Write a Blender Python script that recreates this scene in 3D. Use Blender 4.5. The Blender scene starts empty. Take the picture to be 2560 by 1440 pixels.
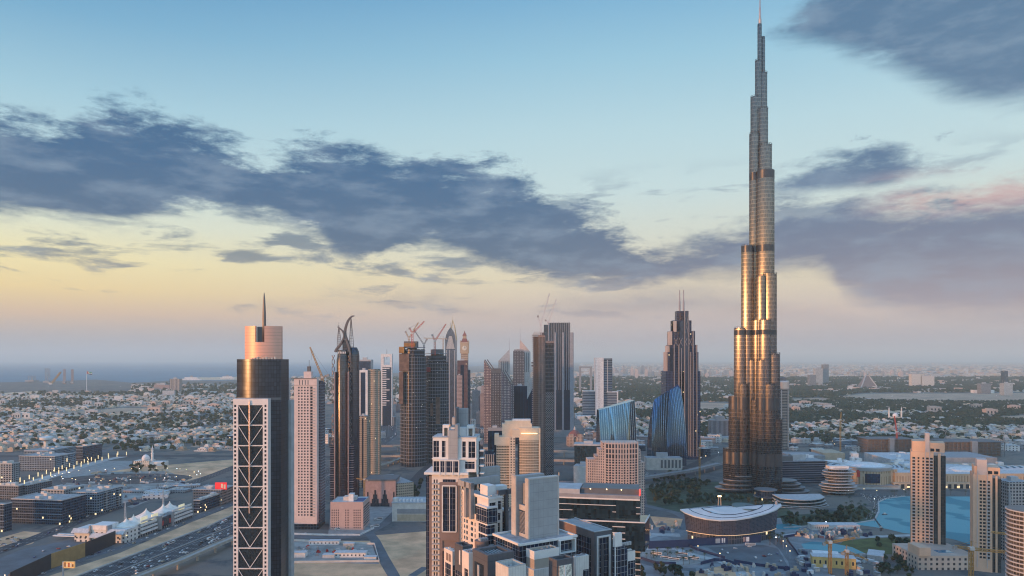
import bpy, math, random
from mathutils import Vector, Matrix
rnd = random.Random(7)
C = bpy.context.scene.collection
SC = bpy.context.scene
F, H, HZ = 1800.0, 222.0, 898.0          # focal length in photo pixels, eye height, horizon row
# ---------------------------------------------------------------- camera
cam = bpy.data.objects.new('camera', bpy.data.cameras.new('camera')); C.objects.link(cam)
cam.location = (0, 0, H); cam.rotation_euler = (math.pi/2, 0, 0)
cam.data.sensor_width = 36.0; cam.data.lens = 36.0*F/2560; cam.data.shift_y = (HZ-720)/2560
cam.data.clip_start = 1.0; cam.data.clip_end = 150000
SC.camera = cam
SC.view_settings.view_transform = 'Standard'; SC.view_settings.look = 'None'
SC.view_settings.exposure = 0.15; SC.view_settings.gamma = 1.0
cy = SC.cycles
cy.use_denoising = True; cy.denoiser = 'OPENIMAGEDENOISE'
cy.max_bounces = 4; cy.diffuse_bounces = 2; cy.glossy_bounces = 3; cy.volume_bounces = 2
cy.transparent_max_bounces = 4; cy.caustics_reflective = False; cy.sample_clamp_indirect = 4
SC.render.film_transparent = False
cy.filter_width = 1.15

def lin(r, g, b, a=1.0):
    f = lambda c: (c/255/12.92) if c/255 <= 0.04045 else ((c/255+0.055)/1.055)**2.4
    return (f(r), f(g), f(b), a)

class X:
    """A node socket with arithmetic."""
    def __init__(s, nt, sock): s.nt, s.s = nt, sock
    def n(s, op, *o, clamp=False):
        nd = s.nt.nodes.new('ShaderNodeMath'); nd.operation = op; nd.use_clamp = clamp
        for i, v in enumerate((s,)+o):
            if isinstance(v, X): s.nt.links.new(v.s, nd.inputs[i])
            else: nd.inputs[i].default_value = v
        return X(s.nt, nd.outputs[0])
    def __add__(s, o): return s.n('ADD', o)
    def __sub__(s, o): return s.n('SUBTRACT', o)
    def __mul__(s, o): return s.n('MULTIPLY', o)
    def __truediv__(s, o): return s.n('DIVIDE', o)
    def lt(s, o): return s.n('LESS_THAN', o)
    def gt(s, o): return s.n('GREATER_THAN', o)
    def mx(s, o): return s.n('MAXIMUM', o)
    def mn(s, o): return s.n('MINIMUM', o)
    def fr(s): return s.n('FRACT')
    def fl(s): return s.n('FLOOR')
    def ab(s): return s.n('ABSOLUTE')
    def step(s, a, b, lo=0.0, hi=1.0):
        nd = s.nt.nodes.new('ShaderNodeMapRange'); nd.interpolation_type = 'SMOOTHSTEP'
        s.nt.links.new(s.s, nd.inputs[0])
        for i, v in enumerate((a, b, lo, hi)): nd.inputs[i+1].default_value = v
        return X(s.nt, nd.outputs[0])
def node(nt, kind, **kw):
    n = nt.nodes.new(kind)
    for k, v in kw.items(): setattr(n, k, v)
    return n
def comb(nt, x, y, z):
    n = node(nt, 'ShaderNodeCombineXYZ')
    for i, v in enumerate((x, y, z)):
        if isinstance(v, X): nt.links.new(v.s, n.inputs[i])
        else: n.inputs[i].default_value = v
    return n.outputs[0]
def noise(nt, vec, scale=1.0, detail=6.0, rough=.6, dist=0.0):
    n = node(nt, 'ShaderNodeTexNoise')
    n.inputs['Scale'].default_value = scale; n.inputs['Detail'].default_value = detail
    n.inputs['Roughness'].default_value = rough; n.inputs['Distortion'].default_value = dist
    if vec is not None: nt.links.new(vec, n.inputs['Vector'])
    return X(nt, n.outputs[0])
def mixc(nt, f, a, b, mode='MIX'):
    n = node(nt, 'ShaderNodeMix', data_type='RGBA', blend_type=mode)
    for i, v in ((0, f), (6, a), (7, b)):
        if isinstance(v, X): nt.links.new(v.s, n.inputs[i])
        elif hasattr(v, 'is_linked'): nt.links.new(v, n.inputs[i])
        else: n.inputs[i].default_value = v
    return n.outputs[2]
def ramp(nt, fac, stops):
    n = node(nt, 'ShaderNodeValToRGB'); nt.links.new(fac.s, n.inputs[0])
    el = n.color_ramp.elements
    while len(el) > 1: el.remove(el[-1])
    el[0].position, el[0].color = stops[0]
    for p, c in stops[1:]:
        e = el.new(p); e.color = c
    return n.outputs[0]
# ---------------------------------------------------------------- world: dusk sky with cloud banks
SUN_AZ, SUN_EL = math.radians(239), math.radians(3.3)     # compass angle from +Y, clockwise: behind and left of the camera
SUN = Vector((math.sin(SUN_AZ)*math.cos(SUN_EL), math.cos(SUN_AZ)*math.cos(SUN_EL), math.sin(SUN_EL)))
W = bpy.data.worlds.new('World'); SC.world = W; W.use_nodes = True
nt = W.node_tree; nt.nodes.clear()
tc = node(nt, 'ShaderNodeTexCoord'); sp = node(nt, 'ShaderNodeSeparateXYZ'); nt.links.new(tc.outputs['Generated'], sp.inputs[0])
dx, dy, dz = (X(nt, sp.outputs[i]) for i in range(3))
az = dx.n('ARCTAN2', dy); el = dz.n('ARCSINE')
nish = node(nt, 'ShaderNodeTexSky', sky_type='NISHITA'); nish.sun_disc = False
nish.sun_elevation = SUN_EL; nish.sun_rotation = SUN_AZ; nish.altitude = 200; nish.air_density = 1.0; nish.dust_density = 2.0
deg = 180/math.pi
e01 = (el*(1/math.radians(60))).n('MAXIMUM', 0.0, clamp=True)   # 0..60 degrees
def E(py): return math.degrees(math.atan((HZ-py)/F))/60
left = ramp(nt, e01, [(0, lin(130,155,175)), (E(850), lin(178,168,165)), (E(800), lin(222,188,152)), (E(745), lin(244,216,150)), (E(680), lin(244,230,174)), (E(600), lin(222,228,205)),
    (E(480), lin(190,217,222)), (E(330), lin(158,200,218)), (E(150), lin(112,168,203)), (E(0), lin(80,144,190)), (.62, lin(92,155,208)), (1, lin(134,172,224))])
right = ramp(nt, e01, [(0, lin(140,150,170)), (E(850), lin(172,165,172)), (E(790), lin(205,186,176)), (E(700), lin(222,210,182)), (E(600), lin(212,216,202)),
    (E(480), lin(196,218,220)), (E(330), lin(180,212,222)), (E(150), lin(150,196,218)), (E(0), lin(122,176,210)), (.62, lin(104,160,208)), (1, lin(134,172,224))])
grad = mixc(nt, az.step(-.75, .2), left, right)
skyc = mixc(nt, .06, grad, mixc(nt, 1.0, nish.outputs[0], (.1, .1, .1, 1), 'MULTIPLY'))
# the sunset glow behind the camera
hd = (dx*SUN.x + dy*SUN.y + dz*.02).mx(0.0)
band = el.step(.0, .32, 1.0, 0.0)
glow = hd.n('POWER', 4.0)*band
skyc = mixc(nt, glow*.85, skyc, (1.25, .86, .60, 1))
glow2 = hd.n('POWER', 40.0)*el.step(.0, .2, 1.0, 0.0)
skyc = mixc(nt, glow2*.9, skyc, (5.5, 2.2, .5, 1))
def curve(pts, default=None):
    """elevation as a function of azimuth, from photo pixels"""
    n = node(nt, 'ShaderNodeFloatCurve'); nt.links.new(((az+.7)*(1/1.4)).s, n.inputs['Value'])
    cm = n.mapping; cm.extend = 'HORIZONTAL'; cv = cm.curves[0]
    P_ = []
    for px, py in pts:
        a = math.atan((px-1280)/F); e = math.atan((HZ-py)/F*math.cos(a))
        P_.append(((a+.7)/1.4, e/.7))
    cv.points[0].location = P_[0]; cv.points[1].location = P_[-1]
    for p in P_[1:-1]: cv.points.new(*p)
    cm.update()
    return X(nt, n.outputs[0])*.7
cvec = comb(nt, az*1.0, el*3.3, 3.1)
n1 = noise(nt, cvec, 8.0, 10, .66, .15)
n2 = noise(nt, comb(nt, az*1.0, el*4.2, 9.7), 9.0, 8, .62, .3)
n4 = noise(nt, comb(nt, az*1.0, el*3.0, 6.4), 24.0, 8, .68, .2)
n5 = noise(nt, comb(nt, az*1.0, el*3.6, 2.2), 11.0, 8, .64, .4)
n3 = noise(nt, comb(nt, az*1.0, el*5.5, 1.7), 5.0, 5, .55, .2)
def bank(top, bot, amp, w, soft=1.0, nb=.5, g=1.2):
    t, b = curve(top), curve(bot)
    ft = (t-el) + (n1-.5)*amp + (n4-.5)*(amp*.7)
    fb = (el-b) + (n2-.5)*(amp*nb) + (n4-.5)*(amp*.2)
    gap = (n5-.56).mx(0.0)*(amp*g)
    return (ft.mn(fb*1.3)-gap).step(-w*.6, w*1.8)*soft
main = bank([(-60,270),(0,278),(60,287),(120,318),(180,305),(240,272),(310,258),(400,273),(500,300),(570,335),(640,368),(700,366),(740,345),(850,343),(930,360),(990,395),(1060,378),(1160,402),(1250,405),(1310,425),(1400,478),(1480,512),(1530,552),(1600,592),(1690,610),(1790,650),(1880,720),(1950,760)],
            [(-60,545),(0,545),(90,545),(180,555),(270,566),(350,566),(430,545),(500,548),(700,566),(760,592),(800,610),(860,655),(950,655),(1000,636),(1060,624),(1130,640),(1180,660),(1240,680),(1330,700),(1450,722),(1550,722),(1650,712),(1790,690),(1880,670),(1950,650)], .13, .016)
rbank = bank([(1560,700),(1640,625),(1700,580),(1760,562),(1860,545),(1930,500),(1990,478),(2060,490),(2130,470),(2200,485),(2300,465),(2400,455),(2480,440),(2560,430),(2700,420)],
             [(1560,600),(1640,660),(1700,700),(1760,708),(1880,700),(1940,690),(2050,690),(2120,760),(2300,798),(2560,805),(2700,805)], .10, .022, g=.35)
mid = bank([(1830,520),(1880,470),(1940,440),(1990,415),(2060,385),(2120,380),(2200,362),(2260,368),(2310,392),(2360,405),(2420,420),(2470,460),(2520,500)],
           [(1830,440),(1880,455),(1940,490),(2000,490),(2060,480),(2150,478),(2240,462),(2300,440),(2340,435),(2400,430),(2440,420),(2500,400)], .075, .014, g=.3)
top = bank([(1860,160),(1910,110),(1950,70),(2000,-10),(2060,-80),(2300,-120),(2700,-120)],
           [(1860,30),(1910,80),(1950,105),(2050,130),(2130,160),(2200,178),(2260,200),(2320,228),(2440,268),(2500,275),(2700,255)], .085, .022, g=.9)
low = bank([(560,820),(640,780),(700,758),(800,732),(850,714),(900,736),(1000,742),(1080,728),(1150,746),(1300,768),(1400,742),(1560,722),(1760,700),(1960,760),(2100,790),(2200,840)],
           [(560,740),(640,765),(700,768),(860,762),(1000,778),(1200,796),(1500,802),(1760,802),(1960,800),(2100,800),(2200,780)], .06, .03, .75)
# scattered small clouds
sc = (n2*.55+n3*.45).step(.515, .61)*el.step(.04, .07)*el.step(.19, .27, 1.0, 0.0)*.8
sc = sc.mx((n5*.6+n4*.4).step(.60, .68)*az.step(.1, .3)*el.step(.12, .2)*el.step(.27, .34, 1.0, 0.0)*.7)
wl = curve([(-60,420),(0,425),(40,470),(80,500),(140,560)]); 
inframe = az.ab().step(.72, 1.1, 1.0, 0.0)
alpha = main.mx(rbank.mx(mid.mx(top*.94).mx(low).mx(sc)))*inframe
azr = az.step(-.1, .55)
eln = el.step(.05, .27)
ca = mixc(nt, eln, lin(74,98,122), lin(42,92,134))
cb = mixc(nt, eln, lin(120,120,140), lin(74,108,142))
cc = mixc(nt, azr, ca, cb)
hl = el.step(.05, .14, 1.0, 0.0)
cc = mixc(nt, hl*.6, cc, lin(164,150,156))
tex = noise(nt, comb(nt, az*1.0, el*3.0, 5.5), 14.0, 6, .6)
cc = mixc(nt, (tex*.6+n5*.4).step(.44, .66)*.42, cc, lin(140,160,180))
pink = n5.step(.38, .55)*az.step(.42, .54)*el.step(.16, .19)*el.step(.205, .235, 1.0, 0.0)
cc = mixc(nt, pink*.55, cc, lin(236,182,168))
skyc = mixc(nt, alpha*.96, skyc, cc)
skyc = mixc(nt, el.step(-.12, -.01, 1.0, 0.0), skyc, lin(95,110,125))
rear = dy.step(-.5, .1, 1.0, 0.0)*.75+1.0
skyc = mixc(nt, 1.0, skyc, comb(nt, rear, rear, rear), 'MULTIPLY')
bg = node(nt, 'ShaderNodeBackground'); bg.inputs['Strength'].default_value = 1.0
nt.links.new(skyc, bg.inputs['Color'])
wo = node(nt, 'ShaderNodeOutputWorld'); nt.links.new(bg.outputs[0], wo.inputs[0])
W.cycles.sampling_method = 'MANUAL'; W.cycles.sample_map_resolution = 512
# ---------------------------------------------------------------- sun
sl = bpy.data.lights.new('sun', 'SUN'); sl.energy = 4.0; sl.angle = math.radians(3.0); sl.color = (1.0, .41, .13)
so = bpy.data.objects.new('sun', sl); C.objects.link(so); so.location = (-900, -900, 900)
so.rotation_euler = SUN.to_track_quat('Z', 'Y').to_euler()
# ---------------------------------------------------------------- helpers
def U(px): return (px-1280)/F
def P(px, py, z=0.0):
    D = F*(H-z)/(py-HZ); return (U(px)*D, D)
def ZA(py, Y): return H-(py-HZ)*Y/F
def DG(py): return F*H/(py-HZ)
class MB:
    def __init__(s): s.v = []; s.f = []; s.m = []
    def face(s, pts, m=0):
        i = len(s.v); s.v += [tuple(p) for p in pts]; s.f.append(tuple(range(i, i+len(pts)))); s.m.append(m); return s
    def box(s, x0, x1, y0, y1, z0, z1, m=0, mt=None, bot=True):
        i = len(s.v)
        s.v += [(x0,y0,z0),(x1,y0,z0),(x1,y1,z0),(x0,y1,z0),(x0,y0,z1),(x1,y0,z1),(x1,y1,z1),(x0,y1,z1)]
        q = [(0,1,5,4),(1,2,6,5),(2,3,7,6),(3,0,4,7),(4,5,6,7)] + ([(3,2,1,0)] if bot else [])
        for k, f in enumerate(q):
            s.f.append(tuple(i+a for a in f)); s.m.append(mt if (k == 4 and mt is not None) else m)
        return s
    def prism(s, poly, z0, z1, m=0, mt=None, bot=True):
        """poly counter-clockwise; z1 may be a list of heights"""
        n = len(poly); i = len(s.v)
        zt = z1 if isinstance(z1, (list, tuple)) else [z1]*n
        s.v += [(p[0], p[1], z0) for p in poly] + [(p[0], p[1], zt[k]) for k, p in enumerate(poly)]
        for k in range(n):
            j = (k+1) % n
            s.f.append((i+k, i+j, i+n+j, i+n+k)); s.m.append(m)
        s.f.append(tuple(i+n+k for k in range(n))); s.m.append(m if mt is None else mt)
        if bot: s.f.append(tuple(i+k for k in reversed(range(n)))); s.m.append(m)
        return s
    def loft(s, rings, m=0, caps=True, closed=True, mt=None):
        n = len(rings[0]); i = len(s.v)
        for r in rings: s.v += [tuple(p) for p in r]
        for a in range(len(rings)-1):
            for k in range(n if closed else n-1):
                j = (k+1) % n
                s.f.append((i+a*n+k, i+a*n+j, i+(a+1)*n+j, i+(a+1)*n+k)); s.m.append(m)
        if caps:
            s.f.append(tuple(i+k for k in reversed(range(n)))); s.m.append(m)
            s.f.append(tuple(i+(len(rings)-1)*n+k for k in range(n))); s.m.append(m if mt is None else mt)
        return s
    def cyl(s, cx, cy, prof, n=24, m=0, a0=0.0, a1=None, mt=None, sx=1.0, sy=1.0):
        """prof: list of (r, z)"""
        st = 2*math.pi/n
        rings = [[(cx+r*sx*math.cos(a0+k*st), cy+r*sy*math.sin(a0+k*st), z) for k in range(n)] for r, z in prof]
        return s.loft(rings, m, mt=mt)
    def bar(s, p, q, w, m=0, w2=None):
        p, q = Vector(p), Vector(q); d = q-p
        if d.length < 1e-6: return s
        d.normalize(); a = d.cross(Vector((0,0,1)))
        if a.length < 1e-3: a = Vector((1,0,0))
        a.normalize(); b = a.cross(d); w2 = w if w2 is None else w2
        r = lambda c, h: [c+a*h+b*h, c-a*h+b*h, c-a*h-b*h, c+a*h-b*h]
        return s.loft([list(reversed(r(p, w/2))), list(reversed(r(q, w2/2)))], m)
    def lattice(s, p, q, w, t, bay=None, m=0, w2=None):
        """four chords with zigzag diagonals"""
        p, q = Vector(p), Vector(q); d = q-p; L = d.length; d.normalize()
        a = d.cross(Vector((0,0,1)))
        if a.length < 1e-3: a = Vector((1,0,0))
        a.normalize(); b = a.cross(d); w2 = w if w2 is None else w2
        bay = bay or w*1.4; n = max(2, int(L/bay))
        cr = lambda k: [p+d*(L*k/n)+(a*i+b*j)*((w+(w2-w)*k/n)/2) for i, j in ((1,1),(-1,1),(-1,-1),(1,-1))]
        c0, c1 = cr(0), cr(n)
        for i in range(4): s.bar(c0[i], c1[i], t, m)
        for k in range(n):
            A, B = cr(k), cr(k+1)
            for i in range(4):
                j = (i+1) % 4
                s.bar(A[i], B[j], t*.7, m) if k % 2 else s.bar(A[j], B[i], t*.7, m)
        return s
    def mesh(s, name, mats, smooth=False):
        me = bpy.data.meshes.new(name); me.from_pydata(s.v, [], s.f)
        for mt in (mats if isinstance(mats, (list, tuple)) else [mats]): me.materials.append(mt)
        me.polygons.foreach_set('material_index', s.m)
        if smooth: me.polygons.foreach_set('use_smooth', [True]*len(s.f))
        me.update(); return me
    def build(s, name, mats, parent=None, loc=(0,0,0), smooth=False, rot=0.0, auto=None):
        me = s.mesh(name, mats, smooth or auto is not None)
        if auto is not None: me.set_sharp_from_angle(angle=math.radians(auto))
        o = bpy.data.objects.new(name, me); C.objects.link(o); o.location = loc; o.rotation_euler = (0,0,rot)
        if parent is not None: o.parent = parent
        return o
def tag(o, label=None, cat=None, group=None, kind=None):
    for k, v in (('label', label), ('category', cat), ('group', group), ('kind', kind)):
        if v: o[k] = v
    return o
def thing(name, label, cat, loc=(0,0,0), rot=0.0, group=None):
    o = bpy.data.objects.new(name, None); C.objects.link(o); o.empty_display_size = 1
    o.location = (loc[0], loc[1], loc[2] if len(loc) > 2 else 0.0); o.rotation_euler = (0,0,rot)
    return tag(o, label, cat, group)
def dup(o, loc=None, rot=None, parent=None, label=None):
    c = o.copy(); C.objects.link(c)
    if parent is not None: c.parent = parent
    if loc is not None: c.location = loc
    if rot is not None: c.rotation_euler = (0,0,rot)
    if label: c['label'] = label
    for ch in o.children: dup(ch, parent=c)
    return c
class Fr:
    """Frame of a building: origin at one ground corner seen at photo column xc, D metres deep; x along the front (rightwards), y away."""
    def __init__(s, xc, D, th=0.0):
        s.t = math.radians(th); s.C = (U(xc)*D, D); s.rot = -s.t; s.c, s.n = math.cos(s.t), math.sin(s.t)
    def sx(s, px, t=0.0):
        u = U(px); cx, cy = s.C[0]+t*s.n, s.C[1]+t*s.c
        return (u*cy-cx)/(s.c+u*s.n)
    def sy(s, px, x=0.0):
        u = U(px); cx, cy = s.C[0]+x*s.c, s.C[1]-x*s.n
        return (u*cy-cx)/(s.n-u*s.c)
    def Y(s, x=0.0, y=0.0): return s.C[1]-x*s.n+y*s.c
    def z(s, py, x=0.0, y=0.0): return ZA(py, s.Y(x, y))
    def thing(s, name, label, cat, group=None): return thing(name, label, cat, s.C, s.rot, group)
_wm = {}
def panes(parent, name, boxes, mat, limit=100, label=None):
    """boxes (x0,x1,y0,y1,z0,z1): the first ones each a part of its own, the rest one part"""
    out = []
    for b in boxes[:limit]:
        k = (mat.name,)+tuple(round(v, 2) for v in (b[1]-b[0], b[3]-b[2], b[5]-b[4]))
        if k not in _wm: _wm[k] = MB().box(0, k[1], 0, k[2], 0, k[3]).mesh(name, mat)
        o = bpy.data.objects.new(name, _wm[k]); C.objects.link(o); o.location = (b[0], b[2], b[4]); o.parent = parent
        if label: o['label'] = label
        out.append(o)
    if len(boxes) > limit:
        mb = MB()
        for b in boxes[limit:]: mb.box(*b)
        mb.build(name, mat, parent)['kind'] = 'stuff'
    return out
# ---------------------------------------------------------------- materials
MT = {}
def pbsdf(name):
    m = bpy.data.materials.new(name); m.use_nodes = True
    nt = m.node_tree; return m, nt, nt.nodes['Principled BSDF']
def mat(name, col, rough=.7, metal=0.0, var=.12, scale=.15, spec=.5, bump=0.0, emit=None, es=1.0, detail=5):
    """plain surface with mottled colour"""
    m, nt, b = pbsdf(name)
    tc = node(nt, 'ShaderNodeTexCoord')
    n = noise(nt, tc.outputs['Object'], scale, detail, .6)
    d = tuple(c*(1-var) for c in col[:3])+(1,); u = tuple(min(1, c*(1+var)) for c in col[:3])+(1,)
    nt.links.new(mixc(nt, n.step(.3, .7), d, u), b.inputs['Base Color'])
    b.inputs['Roughness'].default_value = rough; b.inputs['Metallic'].default_value = metal
    b.inputs['Specular IOR Level'].default_value = spec
    if bump:
        bp = node(nt, 'ShaderNodeBump'); bp.inputs['Strength'].default_value = bump
        nt.links.new(n.s, bp.inputs['Height']); nt.links.new(bp.outputs[0], b.inputs['Normal'])
    if emit:
        b.inputs['Emission Color'].default_value = emit+(1,) if len(emit) == 3 else emit; b.inputs['Emission Strength'].default_value = es
    MT[name] = m; return m
def rgb(r, g, b): return lin(r, g, b)[:3]
def facade(name, wall, glass, px=3.0, pz=3.7, fx=.7, fz=.6, rg=.12, rw=.65, var=.6, gm=0.0, wm=0.0, ox=0.0, oz=0.0, lit=0.0, litc=(1,.75,.4), alt=None, pan=.1):
    """wall with a grid of glazed openings: px by pz metres a cell, fx by fz of it glass; each pane its own tint; dirt on the wall"""
    m, nt, b = pbsdf(name)
    tc = node(nt, 'ShaderNodeTexCoord'); sp = node(nt, 'ShaderNodeSeparateXYZ'); nt.links.new(tc.outputs['Object'], sp.inputs[0])
    x, y, z = (X(nt, sp.outputs[i]) for i in range(3))
    g = node(nt, 'ShaderNodeNewGeometry'); vt = node(nt, 'ShaderNodeVectorTransform', vector_type='NORMAL', convert_from='WORLD', convert_to='OBJECT')
    nt.links.new(g.outputs['True Normal'], vt.inputs[0]); sn = node(nt, 'ShaderNodeSeparateXYZ'); nt.links.new(vt.outputs[0], sn.inputs[0])
    nx, ny, nz = (X(nt, sn.outputs[i]) for i in range(3))
    side = nx.ab().gt(ny.ab())
    h = (x*(side*-1.0+1.0) + y*side + 500.0+ox)*(1/px); v = (z+oz)*(1/pz)
    cell = comb(nt, h.fl(), v.fl(), side*7.0)
    wn = node(nt, 'ShaderNodeTexWhiteNoise'); nt.links.new(cell, wn.inputs[0]); r = X(nt, wn.outputs[0])
    gx = h.fr().lt(fx) if fx < 1 else None
    gz = v.fr().lt(fz) if fz < 1 else None
    mask = gx*gz if (gx and gz) else (gx or gz)
    up = nz.ab().lt(.5)
    mask = mask*up if mask else up
    n = noise(nt, tc.outputs['Object'], .06, 5, .6)
    w0 = tuple(c*.86 for c in wall[:3])+(1,); w1 = tuple(min(1, c*1.1) for c in wall[:3])+(1,)
    wc = mixc(nt, n.step(.3, .7), w0, w1)
    if alt:
        wc = mixc(nt, (v*.25).fr().lt(.25), wc, alt+(1,))
    g0 = tuple(c*(1-var) for c in glass[:3])+(1,); g1 = tuple(min(1, c*(1+var)) for c in glass[:3])+(1,)
    gc = mixc(nt, r, g0, g1)
    nt.links.new(mixc(nt, mask, wc, gc), b.inputs['Base Color'])
    rr = (mask*(rg-rw)+rw); nt.links.new(rr.s, b.inputs['Roughness'])
    mm = mask*(gm-wm)+wm; nt.links.new(mm.s, b.inputs['Metallic'])
    bp = node(nt, 'ShaderNodeBump'); bp.inputs['Strength'].default_value = .6; bp.inputs['Distance'].default_value = .3
    nt.links.new((mask*-1.0+r*pan).s, bp.inputs['Height']); nt.links.new(bp.outputs[0], b.inputs['Normal'])
    if lit:
        b.inputs['Emission Color'].default_value = litc+(1,)
        nt.links.new((mask*r.gt(1-lit)*1.4).s, b.inputs['Emission Strength'])
    MT[name] = m; return m
def glassm(name, col, rough=.08, metal=.0, var=.35, px=1.5, pz=3.7, line=None, lw=.06, spec=.8, tilt=.02):
    """curtain wall glazing: panes of slightly different tint and tilt, thin joints"""
    m, nt, b = pbsdf(name)
    tc = node(nt, 'ShaderNodeTexCoord'); sp = node(nt, 'ShaderNodeSeparateXYZ'); nt.links.new(tc.outputs['Object'], sp.inputs[0])
    x, y, z = (X(nt, sp.outputs[i]) for i in range(3))
    h = (x+y*.93+500.0)*(1/px); v = z*(1/pz)
    cell = comb(nt, h.fl(), v.fl(), 0.0); wn = node(nt, 'ShaderNodeTexWhiteNoise'); nt.links.new(cell, wn.inputs[0]); r = X(nt, wn.outputs[0])
    c0 = tuple(c*(1-var) for c in col[:3])+(1,); c1 = tuple(min(1, c*(1+var)) for c in col[:3])+(1,)
    cc = mixc(nt, r, c0, c1)
    if line:
        j = h.fr().lt(lw*3.7/px).mx(v.fr().lt(lw)); cc = mixc(nt, j, cc, line+(1,))
    nt.links.new(cc, b.inputs['Base Color'])
    b.inputs['Roughness'].default_value = rough; b.inputs['Metallic'].default_value = metal; b.inputs['Specular IOR Level'].default_value = spec
    if tilt:
        g = node(nt, 'ShaderNodeNewGeometry'); va = node(nt, 'ShaderNodeVectorMath', operation='MULTIPLY_ADD')
        vs = node(nt, 'ShaderNodeVectorMath', operation='SUBTRACT'); nt.links.new(wn.outputs[1], vs.inputs[0]); vs.inputs[1].default_value = (.5,.5,.5)
        nt.links.new(vs.outputs[0], va.inputs[0]); va.inputs[1].default_value = (tilt,)*3; nt.links.new(g.outputs['Normal'], va.inputs[2])
        vn = node(nt, 'ShaderNodeVectorMath', operation='NORMALIZE'); nt.links.new(va.outputs[0], vn.inputs[0]); nt.links.new(vn.outputs[0], b.inputs['Normal'])
    MT[name] = m; return m
mat('white_paint', (.72,.71,.70), .6); mat('off_white', (.6,.57,.53), .7); mat('pale_grey', (.42,.44,.46), .6)
mat('mid_grey', (.27,.28,.30), .6); mat('dark_grey', (.11,.12,.135), .5); mat('brown_grey', (.19,.155,.145), .6)
mat('concrete', (.33,.32,.31), .85, scale=.4); mat('dark_concrete', (.15,.15,.155), .85, scale=.3)
mat('beige', (.52,.42,.34), .75); mat('pink_beige', (.58,.47,.43), .75); mat('tan', (.40,.32,.25), .8); mat('sandstone', (.46,.37,.27), .8)
mat('brick_pink', (.36,.26,.25), .8); mat('roof_grey', (.34,.35,.36), .9, scale=.3, var=.25); mat('roof_light', (.52,.53,.54), .85, scale=.3, var=.15)
mat('white_steel', (.74,.74,.74), .4); mat('steel', (.30,.31,.33), .35, .8); mat('bronze', (.10,.085,.085), .35, .5); mat('peach_metal', (.72,.56,.50), .34, .55, var=.04)
mat('crane_yellow', (.42,.24,.07), .5); mat('crane_red', (.5,.09,.06), .5); mat('crane_white', (.6,.6,.62), .5); mat('crane_dark', (.12,.12,.13), .5)
mat('asphalt', (.05,.055,.062), .85, scale=.05, var=.25); mat('asphalt_blue', (.115,.13,.145), .8, scale=.05, var=.2); mat('paving', (.30,.30,.29), .9, scale=.1, var=.2); mat('pale_paving', (.45,.45,.44), .9, scale=.1, var=.15)
mat('sand', (.66,.40,.23), .95, scale=.03, var=.28, detail=9); mat('grass', (.055,.085,.03), .95, scale=.2, var=.3)
mat('black_board', (.025,.03,.04), .45); mat('gold_board', (.36,.235,.10), .5); mat('navy_board', (.02,.035,.10), .5); mat('red_paint', (.45,.03,.03), .5)
mat('glass_dark', (.02,.028,.04), .1, spec=.8, scale=.8, var=.4); mat('glass_blue', (.03,.07,.12), .1, spec=.8, scale=.8, var=.4)
mat('copper_dome', (.25,.10,.08), .6); mat('fabric_white', (.75,.73,.66), .8); mat('yellow_paint', (.62,.45,.17), .7); mat('green_board', (.02,.30,.10), .5)
mat('lamp_glow', (.8,.7,.5), .5, emit=(1.0,.72,.35), es=5.0); mat('lamp_white', (.8,.8,.8), .5, emit=(.9,.95,1.0), es=7.0)
# ---------------------------------------------------------------- ground, sea
def sheet(name, poly, m, z=0.0, kind='structure', label=None):
    mb = MB(); mb.face([(p[0], p[1], z) for p in poly]); o = mb.build(name, m); tag(o, label, None, None, kind)
    return o
def groundmat():
    m, nt, b = pbsdf('city_ground')
    tc = node(nt, 'ShaderNodeTexCoord'); v = tc.outputs['Object']
    a = noise(nt, v, .0035, 6, .6); c = noise(nt, v, .02, 6, .6, .4); f = noise(nt, v, .2, 4, .6)
    c1 = mixc(nt, a.step(.42, .6), rgb(88,92,94)+(1,), rgb(122,114,104)+(1,))
    c2 = mixc(nt, c.step(.5, .62), c1, rgb(56,68,74)+(1,))
    c3 = mixc(nt, f.step(.3, .7)*.35, c2, rgb(124,120,114)+(1,))
    nt.links.new(c3, b.inputs['Base Color']); b.inputs['Roughness'].default_value = .95
    return m
sheet('ground', [(-70000,-3000),(70000,-3000),(70000,70000),(-70000,70000)], groundmat(), 0.0)
m, nt, b = pbsdf('sea_water')
tc = node(nt, 'ShaderNodeTexCoord'); nw = noise(nt, tc.outputs['Object'], .03, 6, .65); nb = noise(nt, tc.outputs['Object'], .0006, 4, .6)
nt.links.new(mixc(nt, nb.step(.35, .65), rgb(64,116,138)+(1,), rgb(82,132,152)+(1,)), b.inputs['Base Color'])
b.inputs['Roughness'].default_value = .6; b.inputs['Specular IOR Level'].default_value = .3
bp = node(nt, 'ShaderNodeBump'); bp.inputs['Strength'].default_value = .35; nt.links.new(nw.s, bp.inputs['Height']); nt.links.new(bp.outputs[0], b.inputs['Normal'])
SEA = m
# coast: from the far right behind the old town to the near left
coast = [P(1560,906),P(1300,909),P(1180,916),P(1000,932),P(900,938),P(760,944),P(560,952),P(440,951),P(330,957),P(240,949),P(140,953),P(0,956),P(-300,958)]
sheet('sea', [(-70000,9000),(-70000,69500),(9000,69500)]+[(2500,40000)]+coast, SEA, .6)
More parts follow.
